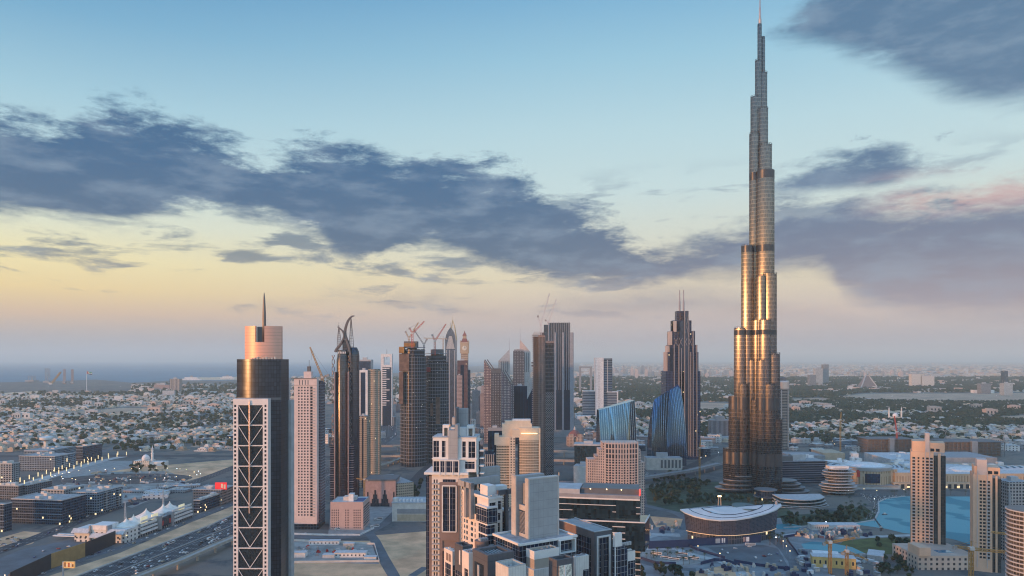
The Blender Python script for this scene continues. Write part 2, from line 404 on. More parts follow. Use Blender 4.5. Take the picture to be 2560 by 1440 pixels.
# ---------------------------------------------------------------- building kit
FRONT = lambda y0=0.0: (lambda u, d, z: (u, y0+d, z))        # wall facing -y
LEFTW = lambda x0=0.0: (lambda u, d, z: (x0+d, u, z))        # wall facing -x
RIGHTW = lambda x0=0.0: (lambda u, d, z: (x0-d, u, z))       # wall facing +x
def holed(mb, u0, u1, z0, z1, rects, dep, tr, m=0, mr=None):
    """a wall with openings and their reveals"""
    mr = m if mr is None else mr
    us = sorted({round(v, 3) for r in rects for v in r[:2]} | {u0, u1}); zs = sorted({round(v, 3) for r in rects for v in r[2:]} | {z0, z1})
    us = [u for u in us if u0 <= u <= u1]; zs = [z for z in zs if z0 <= z <= z1]
    for z_a, z_b in zip(zs, zs[1:]):
        run = None
        for a, b in zip(us, us[1:]):
            cx, cz = (a+b)/2, (z_a+z_b)/2
            op = any(r[0] < cx < r[1] and r[2] < cz < r[3] for r in rects)
            if op:
                if run is not None: mb.face([tr(run,0,z_a), tr(a,0,z_a), tr(a,0,z_b), tr(run,0,z_b)], m); run = None
            elif run is None: run = a
        if run is not None: mb.face([tr(run,0,z_a), tr(us[-1],0,z_a), tr(us[-1],0,z_b), tr(run,0,z_b)], m)
    for a, b, c, d in rects:
        mb.face([tr(a,0,c), tr(a,dep,c), tr(a,dep,d), tr(a,0,d)], mr); mb.face([tr(b,0,c), tr(b,dep,c), tr(b,dep,d), tr(b,0,d)], mr)
        mb.face([tr(a,0,c), tr(b,0,c), tr(b,dep,c), tr(a,dep,c)], mr); mb.face([tr(a,0,d), tr(b,0,d), tr(b,dep,d), tr(a,dep,d)], mr)
def pane_boxes(rects, tr, d0, d1):
    out = []
    for a, b, c, d in rects:
        p, q = tr(a, d0, c), tr(b, d1, d)
        out.append((min(p[0],q[0]), max(p[0],q[0]), min(p[1],q[1]), max(p[1],q[1]), c, d))
    return out
def crane(label, px, D, yb, yt, tip, back, col='crane_yellow', cat='crane', group=None, w=2.2, rot=0.0, t=.42):
    """tower crane whose mast stands at photo column px; tip and back are the ends of jib and counter-jib in photo pixels"""
    X0 = U(px)*D; z0, z1 = max(0.0, ZA(yb, D)), ZA(yt, D)
    r = thing('tower_crane', label, cat, (X0, D, z0), rot, group); h = z1-z0
    M = MT[col]
    MB().lattice((0,0,0), (0,0,h), w, t, m=0).build('mast', M, r)
    L = lambda p: Vector((U(p[0])*D-X0, 0, ZA(p[1], D)-z0))
    a, b = L(tip), L(back)
    MB().lattice((0,0,h), a, w*.85, t*.9, w2=w*.5).build('jib', M, r)
    cj = MB(); cj.lattice((0,0,h), b, w*.7, t*.9); cj.build('counter_jib', M, r)
    MB().box(b.x-w*.6, b.x+w*.6, -w*.6, w*.6, b.z-w*.9, b.z+w*.3).build('counterweight', MT['concrete'], r)
    MB().box(-w*.75, w*.75, -w*.8, w*.8, h-w*.4, h+w*.7).build('operator_cab', MT['off_white'] if col != 'crane_white' else M, r)
    if a.z > h+6: 
        MB().bar(b+Vector((0,0,w*.3)), a*.98+Vector((0,0,h*.02)), .16, 0).build('stay_cable', MT['dark_grey'], r)
    else:
        ap = Vector((0,0,h+w*2.6)); mb = MB(); mb.bar((0,0,h), ap, .5); mb.bar(ap, a*.72+Vector((0,0,h*.28)), .18); mb.bar(ap, b, .18); mb.build('stay_cable', M, r)
    hk = Vector((a.x*.9, 0, a.z*.9+h*.1)); MB().bar(hk, hk-Vector((0,0,max(6, h*.12))), .2).build('hoist_rope', MT['dark_grey'], r)
    return r
def arcpts(x0, y0, x1, y1, bulge, n):
    """points from (x0,y0) to (x1,y1) bowed by bulge to the right-hand side (towards -y when going +x)"""
    out = []
    L = math.hypot(x1-x0, y1-y0); nx, ny = (y1-y0)/L, -(x1-x0)/L
    for k in range(n+1):
        t = k/n; s = 4*t*(1-t)*bulge; out.append((x0+(x1-x0)*t+nx*s, y0+(y1-y0)*t+ny*s))
    return out
# ---------------------------------------------------------------- white truss-fronted tower with a spire
def truss_tower():
    f = Fr(670, 630)
    r = f.thing('truss_tower', 'white-framed tower with X-braced dark glass front, copper drum top and a tapering spire', 'skyscraper')
    z = f.z; sx = f.sx
    xl, zt = sx(583), z(997); dep = f.sy(682)
    glass = glassm('truss_glass', (.016,.028,.038), .07, px=1.4, pz=1.0, var=.5, line=(.03,.04,.05))
    # slab
    pit = 10.3*.35; rows = [z(1012)-k*pit for k in range(60) if z(1012)-k*pit-2.2 > 1]
    pan = []; zz = z(1013)
    while zz > 8: pan.append((zz-48.8*.35, zz)); zz -= 51.25*.35
    wl = [(sx(585.2), sx(590.6), a-2.0, a) for a in rows]; wr = [(sx(661), sx(666), a-2.0, a) for a in rows]
    ctr = [(sx(595), sx(657), a, b) for a, b in pan]
    mb = MB()
    for u0, u1, rc, d in ((xl, sx(593), wl, .5), (sx(659), 0.0, wr, .5), (sx(593), sx(659), ctr, 1.1)):
        holed(mb, u0, u1, 0.0, zt, rc, d, FRONT())
    mb.face([(0,0,0),(0,dep,0),(0,dep,zt),(0,0,zt)]); mb.face([(xl,0,0),(xl,dep,0),(xl,dep,zt),(xl,0,zt)]); mb.face([(xl,0,zt),(0,0,zt),(0,dep,zt),(xl,dep,zt)])
    mb.build('front_frame', mat('frame_white', (.74,.70,.68), .55, var=.06), r)
    ws = [w for p in zip(wl, wr) for w in p]
    panes(r, 'window', pane_boxes(ws, FRONT(), .45, .6), MT['glass_dark'])
    for b in pane_boxes(ctr, FRONT(), 1.0, 1.15): panes(r, 'glass_panel', [b], glass)
    for a, b in pan:
        for s, (u0, u1) in ((0, (sx(595), sx(624.3))), (1, (sx(657), sx(624.3)))):
            MB().bar((u0,.55,b-.2), (u1,.55,a+.2), .5).build('diagonal_brace', MT['white_paint'], r)
    xc = sx(624.4)
    for q in pan: pass
    MB().cyl(xc, -.75, [(.55, z(1283)), (.6, z(1278)), (.6, z(1008)), (.35, z(1001))], 12).build('central_pipe', MT['peach_metal'], r, auto=40)
    # dark glass body behind
    x2 = lambda p, t: sx(p, t)
    front = arcpts(x2(592, 15), 15, x2(703, 11), 11, 7.0, 14)
    yr = 11+f.sy(722, 0)-f.sy(703, 0)
    poly = front+[(x2(722, yr), yr), (x2(592, 15)+2, yr+2)]
    body = glassm('truss_body_glass', (.045,.058,.082), .28, metal=.7, px=3.0, pz=3.6, var=.22, line=(.014,.016,.022), lw=.09, tilt=.006)
    MB().prism(poly, 0, z(898, y=15)).build('glass_body', body, r, auto=25)
    e = x2(722, yr); MB().box(e-.3, e+2.6, yr-1, yr+8, 0, z(1000, y=yr)).build('edge_fin', MT['pale_grey'], r)
    rf = z(898, y=15)
    MB().prism([(p[0]*1.0, p[1]-.25) for p in front]+[(front[-1][0], 14.5), (front[0][0], 16.0)], z(1000, y=8), z(994, y=8)).build('floor_band', MT['dark_grey'], r)
    # drum
    dm = mat('drum_copper', (.74,.41,.31), .42, .12, var=.03)
    nt = dm.node_tree; b = nt.nodes['Principled BSDF']; t = node(nt, 'ShaderNodeTexCoord'); sp = node(nt, 'ShaderNodeSeparateXYZ'); nt.links.new(t.outputs['Object'], sp.inputs[0])
    jn = (X(nt, sp.outputs[2])*(1/3.0)).fr().lt(.06); src = b.inputs['Base Color'].links[0].from_socket
    nt.links.new(mixc(nt, jn*.7, src, (.16,.11,.10,1)), b.inputs['Base Color'])
    y0 = 17.0; xa, xb = x2(612, y0), x2(703.5, y0)
    arc = arcpts(xa, y0, xb, y0, 6.5, 20)
    zb, zm, zt2 = rf, z(855, y=12), z(815, y=13)
    def seg(i0, i1, za, zc, nm):
        p = arc[i0:i1+1]; back = [(p[-1][0], 20.5), (p[0][0], 20.5)] if nm == 'drum' else [(q[0], q[1]+3.5) for q in reversed(p)]
        MB().prism(p+back, za, zc).build(nm, dm, r, auto=25)
    seg(0, 20, zb, zm, 'drum'); seg(0, 7, zm, zt2, 'drum_screen'); seg(12, 20, zm, zt2, 'drum_screen')
    MB().box(arc[7][0], arc[12][0], 16, 17, zm, zt2-.5).build('notch_back', MT['dark_grey'], r)
    xs = x2(658.5, 11); tip = z(731, y=11)
    prof = [(1.5, zm), (1.65, zm+(tip-zm)*.35), (1.45, zm+(tip-zm)*.6), (.9, zm+(tip-zm)*.86), (.35, tip-.6), (.12, tip)]
    MB().cyl(xs, 13, prof, 16).build('spire', mat('spire_metal', (.17,.15,.15), .4, .6, var=.05), r, smooth=True)
    panes(r, 'roof_equipment', [(xa+8+k*2.6, xa+9.2+k*2.6, 9.5, 11.5, rf, rf+.8+1.4*((k*7) % 3)/2) for k in range(9)], MT['off_white'])
    MB().bar((xa+12, 10.2, rf), (xa+19, 10.2, rf+3.2), .25).build('davit_arm', MT['off_white'], r)
truss_tower()
# ---------------------------------------------------------------- pink-white residential tower
def pink_tower():
    f = Fr(792, 940); z, sx = f.z, f.sx
    r = f.thing('residential_tower', 'slim pinkish white residential tower with square windows beside the spired truss tower', 'skyscraper')
    pit = 3.78; top = z(946); rows = [z(967)-k*pit for k in range(90) if z(967)-k*pit > 18]
    cols = [747.0, 754.5, 762.0, 769.4]
    win = [(sx(c-1.9), sx(c+1.9), a-2.0, a) for a in rows for c in cols]
    bal = [(sx(775.5), sx(781.5), a-2.6, a+.3) for a in rows]
    slits = [(sx(c), sx(c+2.2), z(962), z(950)) for c in (748, 755, 762, 769)]
    xl = sx(735); dep = f.sy(797)
    wm_ = mat('pink_render', (.66,.54,.51), .7, var=.07)
    mb = MB(); holed(mb, xl, 0, 0, top, win+bal+slits, .6, FRONT())
    mb.face([(xl,0,0),(xl,26,0),(xl,26,top),(xl,0,top)]); mb.face([(xl,0,top),(0,0,top),(0,26,top),(xl,26,top)]); mb.face([(0,0,0),(0,dep,0),(0,dep,top),(0,0,top)])
    mb.build('front_wall', wm_, r)
    panes(r, 'window', pane_boxes(win, FRONT(), .5, .7), MT['glass_dark'])
    panes(r, 'balcony_recess', pane_boxes(bal, FRONT(), .5, .7), MT['glass_dark'])
    panes(r, 'roof_slit', pane_boxes(slits, FRONT(), .5, .7), MT['dark_grey'])
    panes(r, 'balcony', [(sx(781.8), sx(786.4), -1.3, .0, a-2.9, a-1.9) for a in rows], MT['pale_grey'])
    # darker flank with ledges, stepped out
    fl = facade('flank_grid', rgb(104,100,112), rgb(24,34,48), 3.2, pit, .62, .55)
    ye = f.sy(809); MB().box(0.02, 2.0, dep, ye, 0, top-6).build('flank_wall', fl, r)
    MB().box(xl+6, -.5, 26, ye, 0, top-4).build('rear_wall', fl, r)
    panes(r, 'ledge', [(2.0, 3.2, dep+2, ye-2, a-2.9, a-2.4) for a in rows], MT['mid_grey'])
    zp = z(1310); MB().box(xl-.6, 2.4, -1.0, 24, 0, zp).build('glass_podium', facade('podium_glass', rgb(70,72,82), rgb(20,32,44), 4, 4.2, .85, .78), r)
    p = MB().box(sx(757), sx(776), 4, 14, top, z(929)).build('roof_house', wm_, r)
    MB().bar((sx(768),9,z(929)), (sx(768),9,z(900)), .5).build('mast', MT['dark_grey'], p)
    MB().box(sx(764), sx(772), 7, 11, z(929), z(916)).build('antenna_drum', MT['dark_grey'], p)
    mb = MB()
    for a, b in ((xl, 0),): mb.box(a-.2, b+.2, -.25, .1, top-.9, top+.3); mb.box(a-.2, b+.2, -.25, .1, z(963.5), z(962.8))
    mb.build('parapet', MT['brown_grey'], r)
pink_tower()
crane('yellow luffing crane above the slim pinkish white tower', 806, 985, 1150, 944, (775, 868), (821, 937), 'crane_yellow', group=None, w=2.4, t=.5)
# ---------------------------------------------------------------- bronze tower with a horned crown
def horned_tower():
    f = Fr(853, 1135); z, sx = f.z, f.sx; k = 1135/1800
    r = f.thing('horned_tower', 'dark bronze glass tower with twisted ribbons and two curved horns on top', 'skyscraper')
    bg = glassm('bronze_glass', (.05,.055,.085), .2, metal=.45, px=1.9, pz=3.7, var=.3, line=(.02,.018,.022), lw=.12, tilt=.012)
    bz = MT['bronze']; rib = mat('ribbon_bronze', (.16,.14,.15), .4, .5)
    zt = z(900); zs = z(875)
    MB().cyl(0, 17*k, [(15.5*k,0),(15.5*k,zt),(14*k,z(893)),(12*k,zs)], 36, sy=.9).build('front_bay', bg, r, auto=35)
    MB().cyl(24*k, 30*k, [(15*k,0),(15*k,z(890)),(13.5*k,z(878)),(9*k,z(868))], 32).build('rear_bay', bg, r, auto=35)
    MB().box(-16*k, 24*k, 20*k, 48*k, 0, z(905)).build('core', bg, r)
    for px in (836.5, 870.5): MB().box(sx(px)-1.3*k, sx(px)+1.3*k, -.3, 20*k, 0, z(930)).build('corner_fin', mat('pink_fin', (.34,.25,.25), .5, .3), r)
    for px, w in ((831, 6.5), (875.5, 7)):
        a, b = sx(px-w), sx(px+w)
        MB().box(a, b, 2, 26, 0, z(1112)).build('lower_wing', facade('wing_bands', rgb(92,92,108), rgb(26,34,52), 50, 3.7, 1, .68, var=.4) if 'wing_bands' not in MT else MT['wing_bands'], r)
        panes(r, 'wing_ledge', [(a-.7, b+.7, 1.2, 2.1, q, q+.5) for q in [z(1116)-j*11.2 for j in range(12)] if q > 4], MT['mid_grey'])
    for px, y, sg in ((833.5, 3, 1), (833.5, 3, -1), (874.5, 3, 1), (874.5, 3, -1), (890, 26, 1), (890, 26, -1)):
        for za, zb, am in ((z(1006), z(888), 3.4), (z(1112), z(1035), 4.2)):
            n = 44; prev = None; mb = MB(); x0 = sx(px, y)
            for q in range(n+1):
                t = q/n; ph = t*(3.2 if am < 4 else 2.6)*2*math.pi
                p = (x0+sg*am*k*math.sin(ph), y-abs(1.6*math.cos(ph)), za+(zb-za)*t)
                if prev: mb.bar(prev, p, .85)
                prev = p
            mb.build('twisted_ribbon', rib, r)
    def horn(pts, ws, y0, y1):
        mb = MB()
        def pr(p, w): 
            return p, w
        n = len(pts)
        for i in range(n-1):
            (x0_, ya), (x1_, yb) = pts[i], pts[i+1]
            A = Vector((sx(x0_, y0), y0, z(ya))); B = Vector((sx(x1_, y0), y0, z(yb)))
            mb.bar(A, B, ws[i]*k, 0, ws[i+1]*k)
        o = mb.build('curved_horn', rib, r); dup(o, (0, y1-y0, 0))
    def smooth(pts, n=6):
        out = []
        for i in range(len(pts)-1):
            p0, p1, p2, p3 = pts[max(0,i-1)], pts[i], pts[i+1], pts[min(len(pts)-1,i+2)]
            for q in range(n):
                t = q/n
                out.append(tuple(.5*(2*p1[c]+(p2[c]-p0[c])*t+(2*p0[c]-5*p1[c]+4*p2[c]-p3[c])*t*t+(3*p1[c]-p0[c]-3*p2[c]+p3[c])*t**3) for c in (0,1)))
        return out+[pts[-1]]
    A = smooth([(837.5,880),(841,872),(852,858),(859,842),(857,830),(850,822),(843,816.5)])
    B = smooth([(876,905),(875,882),(868,856),(862,838),(862,822),(868,803),(876,792),(884,788)])
    w = lambda n, a, b: [a+(b-a)*i/(n-1) for i in range(n)]
    horn(A, w(len(A), 4.6, 1.5), 5, 13); horn(B, w(len(B), 5.6, 1.6), 7, 15)
    for base, apex, yt in (((842.5, 853), 847, 812), ((873, 884), 877.5, 790)):
        mb = MB(); y = 20
        ba, bb = Vector((sx(base[0],y),y,z(880))), Vector((sx(base[1],y),y,z(880))); mid = [Vector((sx(base[0]+1,y),y,z(848))), Vector((sx(base[1]-1,y),y,z(848)))]
        ap = Vector((sx(apex,y),y,z(yt)))
        for p, q, s in ((ba,mid[0],0),(bb,mid[1],0),(mid[0],ap,0),(mid[1],ap,0)): mb.bar(p, q, .8)
        for j in range(12):
            t = j/12; zz = z(880)+(ap.z-z(880))*t*.93
            tt = max(0, (zz-mid[0].z)/(ap.z-mid[0].z)); l = mid[0].x+(ap.x-mid[0].x)*tt; q = mid[1].x+(ap.x-mid[1].x)*tt
            mb.bar((l,y,zz), (q,y,zz), .45)
        for q in (.33,.66): mb.bar((ba.x+(bb.x-ba.x)*q,y,z(880)), ap, .4)
        mb.bar(ap, ap+Vector((0,0,5)), .3)
        mb.build('lattice_spire', rib, r)
    MB().prism([(sx(853),8),(sx(868),8),(sx(864),24),(sx(857),24)], zs-4, z(850)).build('crown_web', bg, r)
    panes(r, 'roof_equipment', [(sx(845+4*q), sx(847.2+4*q), 2, 5, z(884), z(879)) for q in range(5)], MT['white_paint'])
horned_tower()
# ---------------------------------------------------------------- the supertall lobed tower
def supertall():
    D = 1211; k = D/1800; cx = 1897
    f = Fr(cx, D); z = lambda py: ZA(py, D)
    r = f.thing('supertall_tower', 'very tall tapering metallic glass tower of stepped rounded lobes with a needle spire', 'skyscraper')
    m, nt, b = pbsdf('lobe_metal')
    tc = node(nt, 'ShaderNodeTexCoord'); sp = node(nt, 'ShaderNodeSeparateXYZ'); nt.links.new(tc.outputs['Object'], sp.inputs[0])
    x, y, zz = (X(nt, sp.outputs[i]) for i in range(3))
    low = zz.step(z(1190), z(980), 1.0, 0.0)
    fl = (zz*(1/6.6)); band = fl.fr().lt(.22); fine = (zz*(1/3.3)).fr().lt(.3)
    line = band.mx(fine*low)
    ang = y.n('ARCTAN2', x); fin = ((ang*26.0).fr()).lt(.25)
    wn = node(nt, 'ShaderNodeTexWhiteNoise'); nt.links.new(comb(nt, (x*.7).fl(), (y*.7).fl(), fl.fl()), wn.inputs[0]); rr = X(nt, wn.outputs[0])
    g = mixc(nt, rr, (.09,.094,.108,1), (.14,.142,.155,1))
    g = mixc(nt, fin*.25, g, (.17,.16,.16,1))
    g = mixc(nt, line*.6, g, (.22,.21,.21,1))
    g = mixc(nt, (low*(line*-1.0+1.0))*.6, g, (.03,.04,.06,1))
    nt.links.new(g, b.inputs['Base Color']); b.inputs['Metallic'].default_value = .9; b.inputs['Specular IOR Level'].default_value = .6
    nt.links.new((line*.02+rr*.04+.25).s, b.inputs['Roughness']); b.inputs['Anisotropic'].default_value = .97
    dark = mat('lobe_band', (.055,.06,.075), .35, .6); lou = mat('lobe_louvre', (.07,.07,.08), .45, .6)
    X0 = lambda px: (px-cx)*k
    L = [   # axis column, radius, top row, depth (px) : the left wing, the wing towards the camera, the core, the far wing
        (1823.5,15.5,1120,6),(1838,16,990,2),(1852,16.5,820,-3),(1869,15.5,615,-4),(1866,13,700,14),(1886,12.5,335,2),(1887,10.5,243,4),(1895,7.2,152,2),
        (1940,15,1048,-44),(1931.5,17.5,884,-36),(1922.5,18.5,685,-26),(1913.5,21.5,430,-14),(1912,17,363,-4),(1907,12.5,272,-1),(1907,10.5,183,5),(1907.5,5,92,4),
        (1899,5.2,60,0),(1899,16,335,8),(1892,17,615,6),(1893,11,800,-16),(1903,11,690,-34),(1912,14,800,-44),(1923,14,960,-50),(1880,13,900,-10),(1858,14,960,-12),(1838,13,1050,-10),(1905,14,900,-44),(1890,13,1000,-24),
        (1911,21,560,30),(1920,19,700,48),(1930,14,900,66)]
    tg = node(nt, 'ShaderNodeTangent', direction_type='RADIAL', axis='Z'); nt.links.new(tg.outputs[0], b.inputs['Tangent'])
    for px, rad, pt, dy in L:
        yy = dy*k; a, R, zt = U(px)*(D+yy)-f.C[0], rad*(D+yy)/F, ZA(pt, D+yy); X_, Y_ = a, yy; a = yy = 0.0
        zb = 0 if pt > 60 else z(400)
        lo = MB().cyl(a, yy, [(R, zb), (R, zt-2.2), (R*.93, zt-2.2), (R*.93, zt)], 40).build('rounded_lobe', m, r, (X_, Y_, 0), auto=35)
        if pt > 90 and rad > 6:
            rail = MB()
            for q in range(9):
                t = math.pi*(1.0+q/8); rail.bar((a+R*math.cos(t), yy+R*math.sin(t), zt-2.2), (a+R*math.cos(t), yy+R*math.sin(t), zt+1.6), .35)
            for q in range(8):
                t, t2 = math.pi*(1.0+q/8), math.pi*(1+(q+1)/8); rail.bar((a+R*math.cos(t), yy+R*math.sin(t), zt+1.6), (a+R*math.cos(t2), yy+R*math.sin(t2), zt+1.6), .4)
            rail.build('parapet_rail', dark, lo)
        for t0, t1, mt_ in ((432,452,dark),(616,632,dark),(826,838,dark),(992,1022,lou),(1128,1158,lou)):
            if pt < t0+8 and rad > 10:
                MB().cyl(a, yy, [(R*1.012, z(t1)), (R*1.012, z(t0))], 40).build('mechanical_band', mt_, lo, auto=35)
    sp_ = mat('spire_steel', (.42,.36,.35), .4, .6, var=.2)
    MB().cyl(X0(1900), 0, [(3.9*k, z(62)), (3.6*k, z(48)), (2.6*k, z(47)), (2.2*k, z(20)), (1.6*k, z(19)), (1.1*k, z(-4)), (.35*k, z(-14))], 12).build('needle_spire', sp_, r, auto=40)
    # terraced podium
    pm = mat('podium_bands', (.22,.23,.25), .5, .3); pg = mat('podium_glazing', (.04,.055,.075), .15, .2)
    for px, w, y0, d, p0, levels in ((1858, 38, 4, 34, 1186, 4), (1945, 34, -22, 40, 1194, 4)):
        for q in range(levels):
            zt = z(p0)-q*z(p0)/levels; g_ = 1+q*.10; a = X0(px-(cx-px)*0.0)+(-1 if px < cx else 1)*q*4.5
            MB().cyl(a, (y0-6)*k, [(w*k*g_, zt-3.4 if zt > 4 else 0), (w*k*g_, zt-1.0)], 48, sy=.7).build('terrace_glazing', pg, r, auto=35)
            MB().cyl(a, (y0-6)*k, [(w*k*g_+1, zt-1.0), (w*k*g_+1, zt)], 48, sy=.71).build('terrace_slab', pm, r, auto=35)
    a = X0(1879); MB().cyl(a, -66, [(16, 0), (16, 14.5)], 36).build('entrance_drum', facade('drum_glass', rgb(60,74,92), rgb(34,50,70), 2.2, 3.6, .8, .85, lit=.06), r, auto=30)
    MB().cyl(a, -66, [(17.5, 14.5), (17.5, 15.6)], 36).build('entrance_roof', pm, r, auto=30)
    MB().cyl(a, -67, [(19, 4.2), (19, 5.0)], 36).build('entrance_canopy', pm, r, auto=30)
supertall()
# ---------------------------------------------------------------- stepped hotel with twin masts
def stepped_hotel():
    D = 1600; k = D/1800; f = Fr(1709, D); z, sx = f.z, f.sx
    r = f.thing('stepped_hotel', 'stepped hotel tower with twin roof masts behind the larger tilted blue glass block', 'skyscraper')
    w_ = facade('hotel_grid', rgb(50,66,100), rgb(12,24,48), 3.1, 3.6, .62, .62, rw=.5, lit=.012)
    g_ = glassm('hotel_glass', (.025,.045,.085), .12, .2, px=1.6, pz=3.6, var=.3)
    tiers = [(1666,1752,928,60),(1668,1750,1140,66),(1671,1748,880,52),(1677,1743,862,46),(1679,1741,827,40),(1687,1733,800,32),(1697,1724,776,22)]
    for a, b, t, d in tiers:
        MB().box(sx(a), sx(b), (66-d)*.5*k, (66+d)*.5*k, 0, z(t)).build('tower_tier', w_, r)
    for a, b, t, y in ((1700,1712,801,-6),(1712,1722,777,-7),(1686,1697,930,-5),(1722,1733,930,-5),(1733,1742,905,-3),(1676,1686,870,-3)):
        MB().box(sx(a), sx(b), y*k+8, 20, 0, z(t)).build('glass_bay', g_, r)
    tr = mat('hotel_trim', (.30,.29,.31), .6)
    for px, t in ((1697.5,862),(1712,777),(1722.5,800),(1733,827),(1686,862),(1742.5,862),(1704,870),(1727,880)):
        MB().box(sx(px)-.7, sx(px)+.7, 0.8-.9*(px % 3), 3.5, 0, z(t)).build('vertical_rib', tr, r)
    for a, b, t, u in ((1666.5,1671,928,880),(1671,1676,880,864),(1677,1683,863,828),(1687,1694,829,802)):
        MB().box(sx(a), sx(b), 10, 34, z(t), z(u)).build('corner_pylon', MT['peach_metal'], r)
    for px in (1705.5, 1715.5):
        MB().cyl(sx(px), 24, [(2.2, z(800)), (1.9, z(750)), (1.3, z(749)), (1.0, z(722))], 10).build('roof_mast', tr, r, auto=40)
    for px, zt in ((1690,842),(1702,842),(1714,842),(1726,842)):
        for s in (1, -1):
            MB().bar((sx(px-4*s), .5, z(864)), (sx(px+4*s), .5, z(845)), .8).build('brace_bar', tr, r)
    for s in (1, -1): MB().bar((sx(1717-5*s), 1.4, z(842)), (sx(1717+5*s), 1.4, z(785)), .7).build('brace_bar', tr, r)
    MB().box(sx(1664), sx(1755), -6, 70, 0, z(1142)).build('podium', w_, r)
stepped_hotel()
# ---------------------------------------------------------------- two tilted blue glass blocks
def tilted_block(label, D, xa, xb, ya, yb, th, lean, sidepx, blunt, cap=0):
    f = Fr(xb, D, th); z, sx = f.z, f.sx
    r = f.thing('tilted_glass_block', label, 'office block', 'tilted blue glass office blocks')
    xl = sx(xa); hl, hr = z(ya, x=xl), z(yb); n = 18
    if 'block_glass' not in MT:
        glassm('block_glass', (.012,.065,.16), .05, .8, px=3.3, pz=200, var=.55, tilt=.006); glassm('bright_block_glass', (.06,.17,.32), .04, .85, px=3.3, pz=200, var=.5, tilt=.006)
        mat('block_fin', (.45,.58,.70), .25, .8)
    depth = 34; hm = max(hl, hr)
    yo = lambda t: (t**2.2)*lean+ (1-t)**3*0          # facade curls back towards the top
    sec = 14; ins = lambda t: (t**2.6)*abs(xl)*blunt
    rings = []
    for q in range(sec+1):
        t = q/sec; row = []
        A = Vector((xl+ins(t), yo(t), hl*t)); B = Vector((-ins(t)*.35, yo(t), hr*t))
        mid = (A+B)/2
        for i in range(n+1):
            s = i/n; p = A.lerp(B, s); p.y -= 4*s*(1-s)*3.2*(1-t*.4); p.z -= t*cap*(max(0, (s-.8)/.2)**2+max(0, (.14-s)/.14)**2*.6); row.append(tuple(p))
        rings.append(row+[(B.x-3, depth-yo(t)*.5, B.z), (A.x+3, depth-yo(t)*.5, A.z)])
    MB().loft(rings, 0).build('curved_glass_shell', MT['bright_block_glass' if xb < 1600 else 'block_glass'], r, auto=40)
    for i in range(0, n+1):
        mb = MB()
        for q in range(sec): 
            p, w = Vector(rings[q][i]), Vector(rings[q+1][i]); mb.bar(p+Vector((0,-.18,0)), w+Vector((0,-.18,0)), .42)
        mb.build('vertical_fin', MT['block_fin'], r)
    return r, f
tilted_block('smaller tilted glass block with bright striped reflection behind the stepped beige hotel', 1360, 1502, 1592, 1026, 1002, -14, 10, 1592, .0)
tilted_block('larger dark blue tilted glass block with curved edges in front of the twin-masted hotel', 1500, 1630, 1716, 1000, 962, -12, 20, 1717, .16, 9)
# ---------------------------------------------------------------- ribbed blue slab tower
def ribbed_tower():
    D = 2050; k = D/1800; f = Fr(1430, D, 6); z, sx = f.z, f.sx
    r = f.thing('ribbed_tower', 'tall blue slab tower with pale vertical ribs behind the brown unfinished tower with two cranes', 'skyscraper')
    g = glassm('ribbed_glass', (.02,.045,.10), .14, .4, px=3.0, pz=4.0, var=.35, line=(.02,.03,.05), lw=.16)
    tr = mat('rib_blue_grey', (.27,.30,.35), .6)
    MB().box(sx(1371), sx(1425), 3, 40, 0, z(806.5)).build('glass_slab', g, r)
    MB().box(sx(1425), sx(1433.5), 0, 44, 0, z(831)).build('end_pier', tr, r)
    MB().box(sx(1359), sx(1371), 12, 40, 0, z(811)).build('rear_slab', g, r)
    for i, px in enumerate((1373.5,1378,1383,1387,1391.5,1397,1402,1407,1411,1416,1421,1424.5)):
        MB().box(sx(px)-.55, sx(px)+.55, 1.2-(i % 2)*.6, 3.2, z(975), z(806-(i % 3))).build('vertical_rib', tr, r)
    for px, w, t in ((1388,2.2,831),(1407.5,2.2,831),(1371.5,1.2,807)):
        MB().box(sx(px)-w*k, sx(px)+w*k, -1.6, 3.4, 0, z(t)).build('main_pier', tr, r)
    MB().box(sx(1370), sx(1431), 1.8, 3.6, 0, z(976)).build('lower_glazing', g, r)
    MB().box(sx(1355), sx(1440), -4, 48, 0, 20).build('podium', MT['mid_grey'], r)
ribbed_tower()
# ---------------------------------------------------------------- foreground: the white and grey apartment towers
grid_w = glassm('grid_glass', (.012,.02,.045), .09, px=2.6, pz=3.6, var=.5, line=(.50,.51,.52), lw=.045, tilt=.02)
grid_d = glassm('grid_glass_dark', (.012,.02,.045), .09, px=1.7, pz=3.6, var=.5, line=(.16,.17,.20), lw=.05, tilt=.02)
cream = mat('cream_render', (.70,.64,.59), .7, var=.06); whitew = mat('white_render', (.72,.71,.69), .65, var=.06)
brown = mat('brown_render', (.215,.165,.155), .7, var=.08)
def panelm(name, col, px, pz, lw=.05):
    m = mat(name, col, .5, var=.07); nt = m.node_tree; b = nt.nodes['Principled BSDF']
    t = node(nt, 'ShaderNodeTexCoord'); sp = node(nt, 'ShaderNodeSeparateXYZ'); nt.links.new(t.outputs['Object'], sp.inputs[0])
    x, y, z = (X(nt, sp.outputs[i]) for i in range(3))
    j = ((x+y+300.0)*(1/px)).fr().lt(lw).mx((z*(1/pz)).fr().lt(lw)); src = b.inputs['Base Color'].links[0].from_socket
    nt.links.new(mixc(nt, j*.55, src, tuple(c*.35 for c in col)+(1,)), b.inputs['Base Color']); return m
gpan = panelm('grey_panels', (.33,.345,.36), 3.4, 5.0, .03); gdark = panelm('charcoal_panels', (.095,.10,.115), 3.0, 9.0, .03)
wpan = panelm('white_panels', (.62,.61,.58), 1.6, 40, .07); crib = panelm('cream_ribs', (.60,.54,.46), 60, .85, .35)
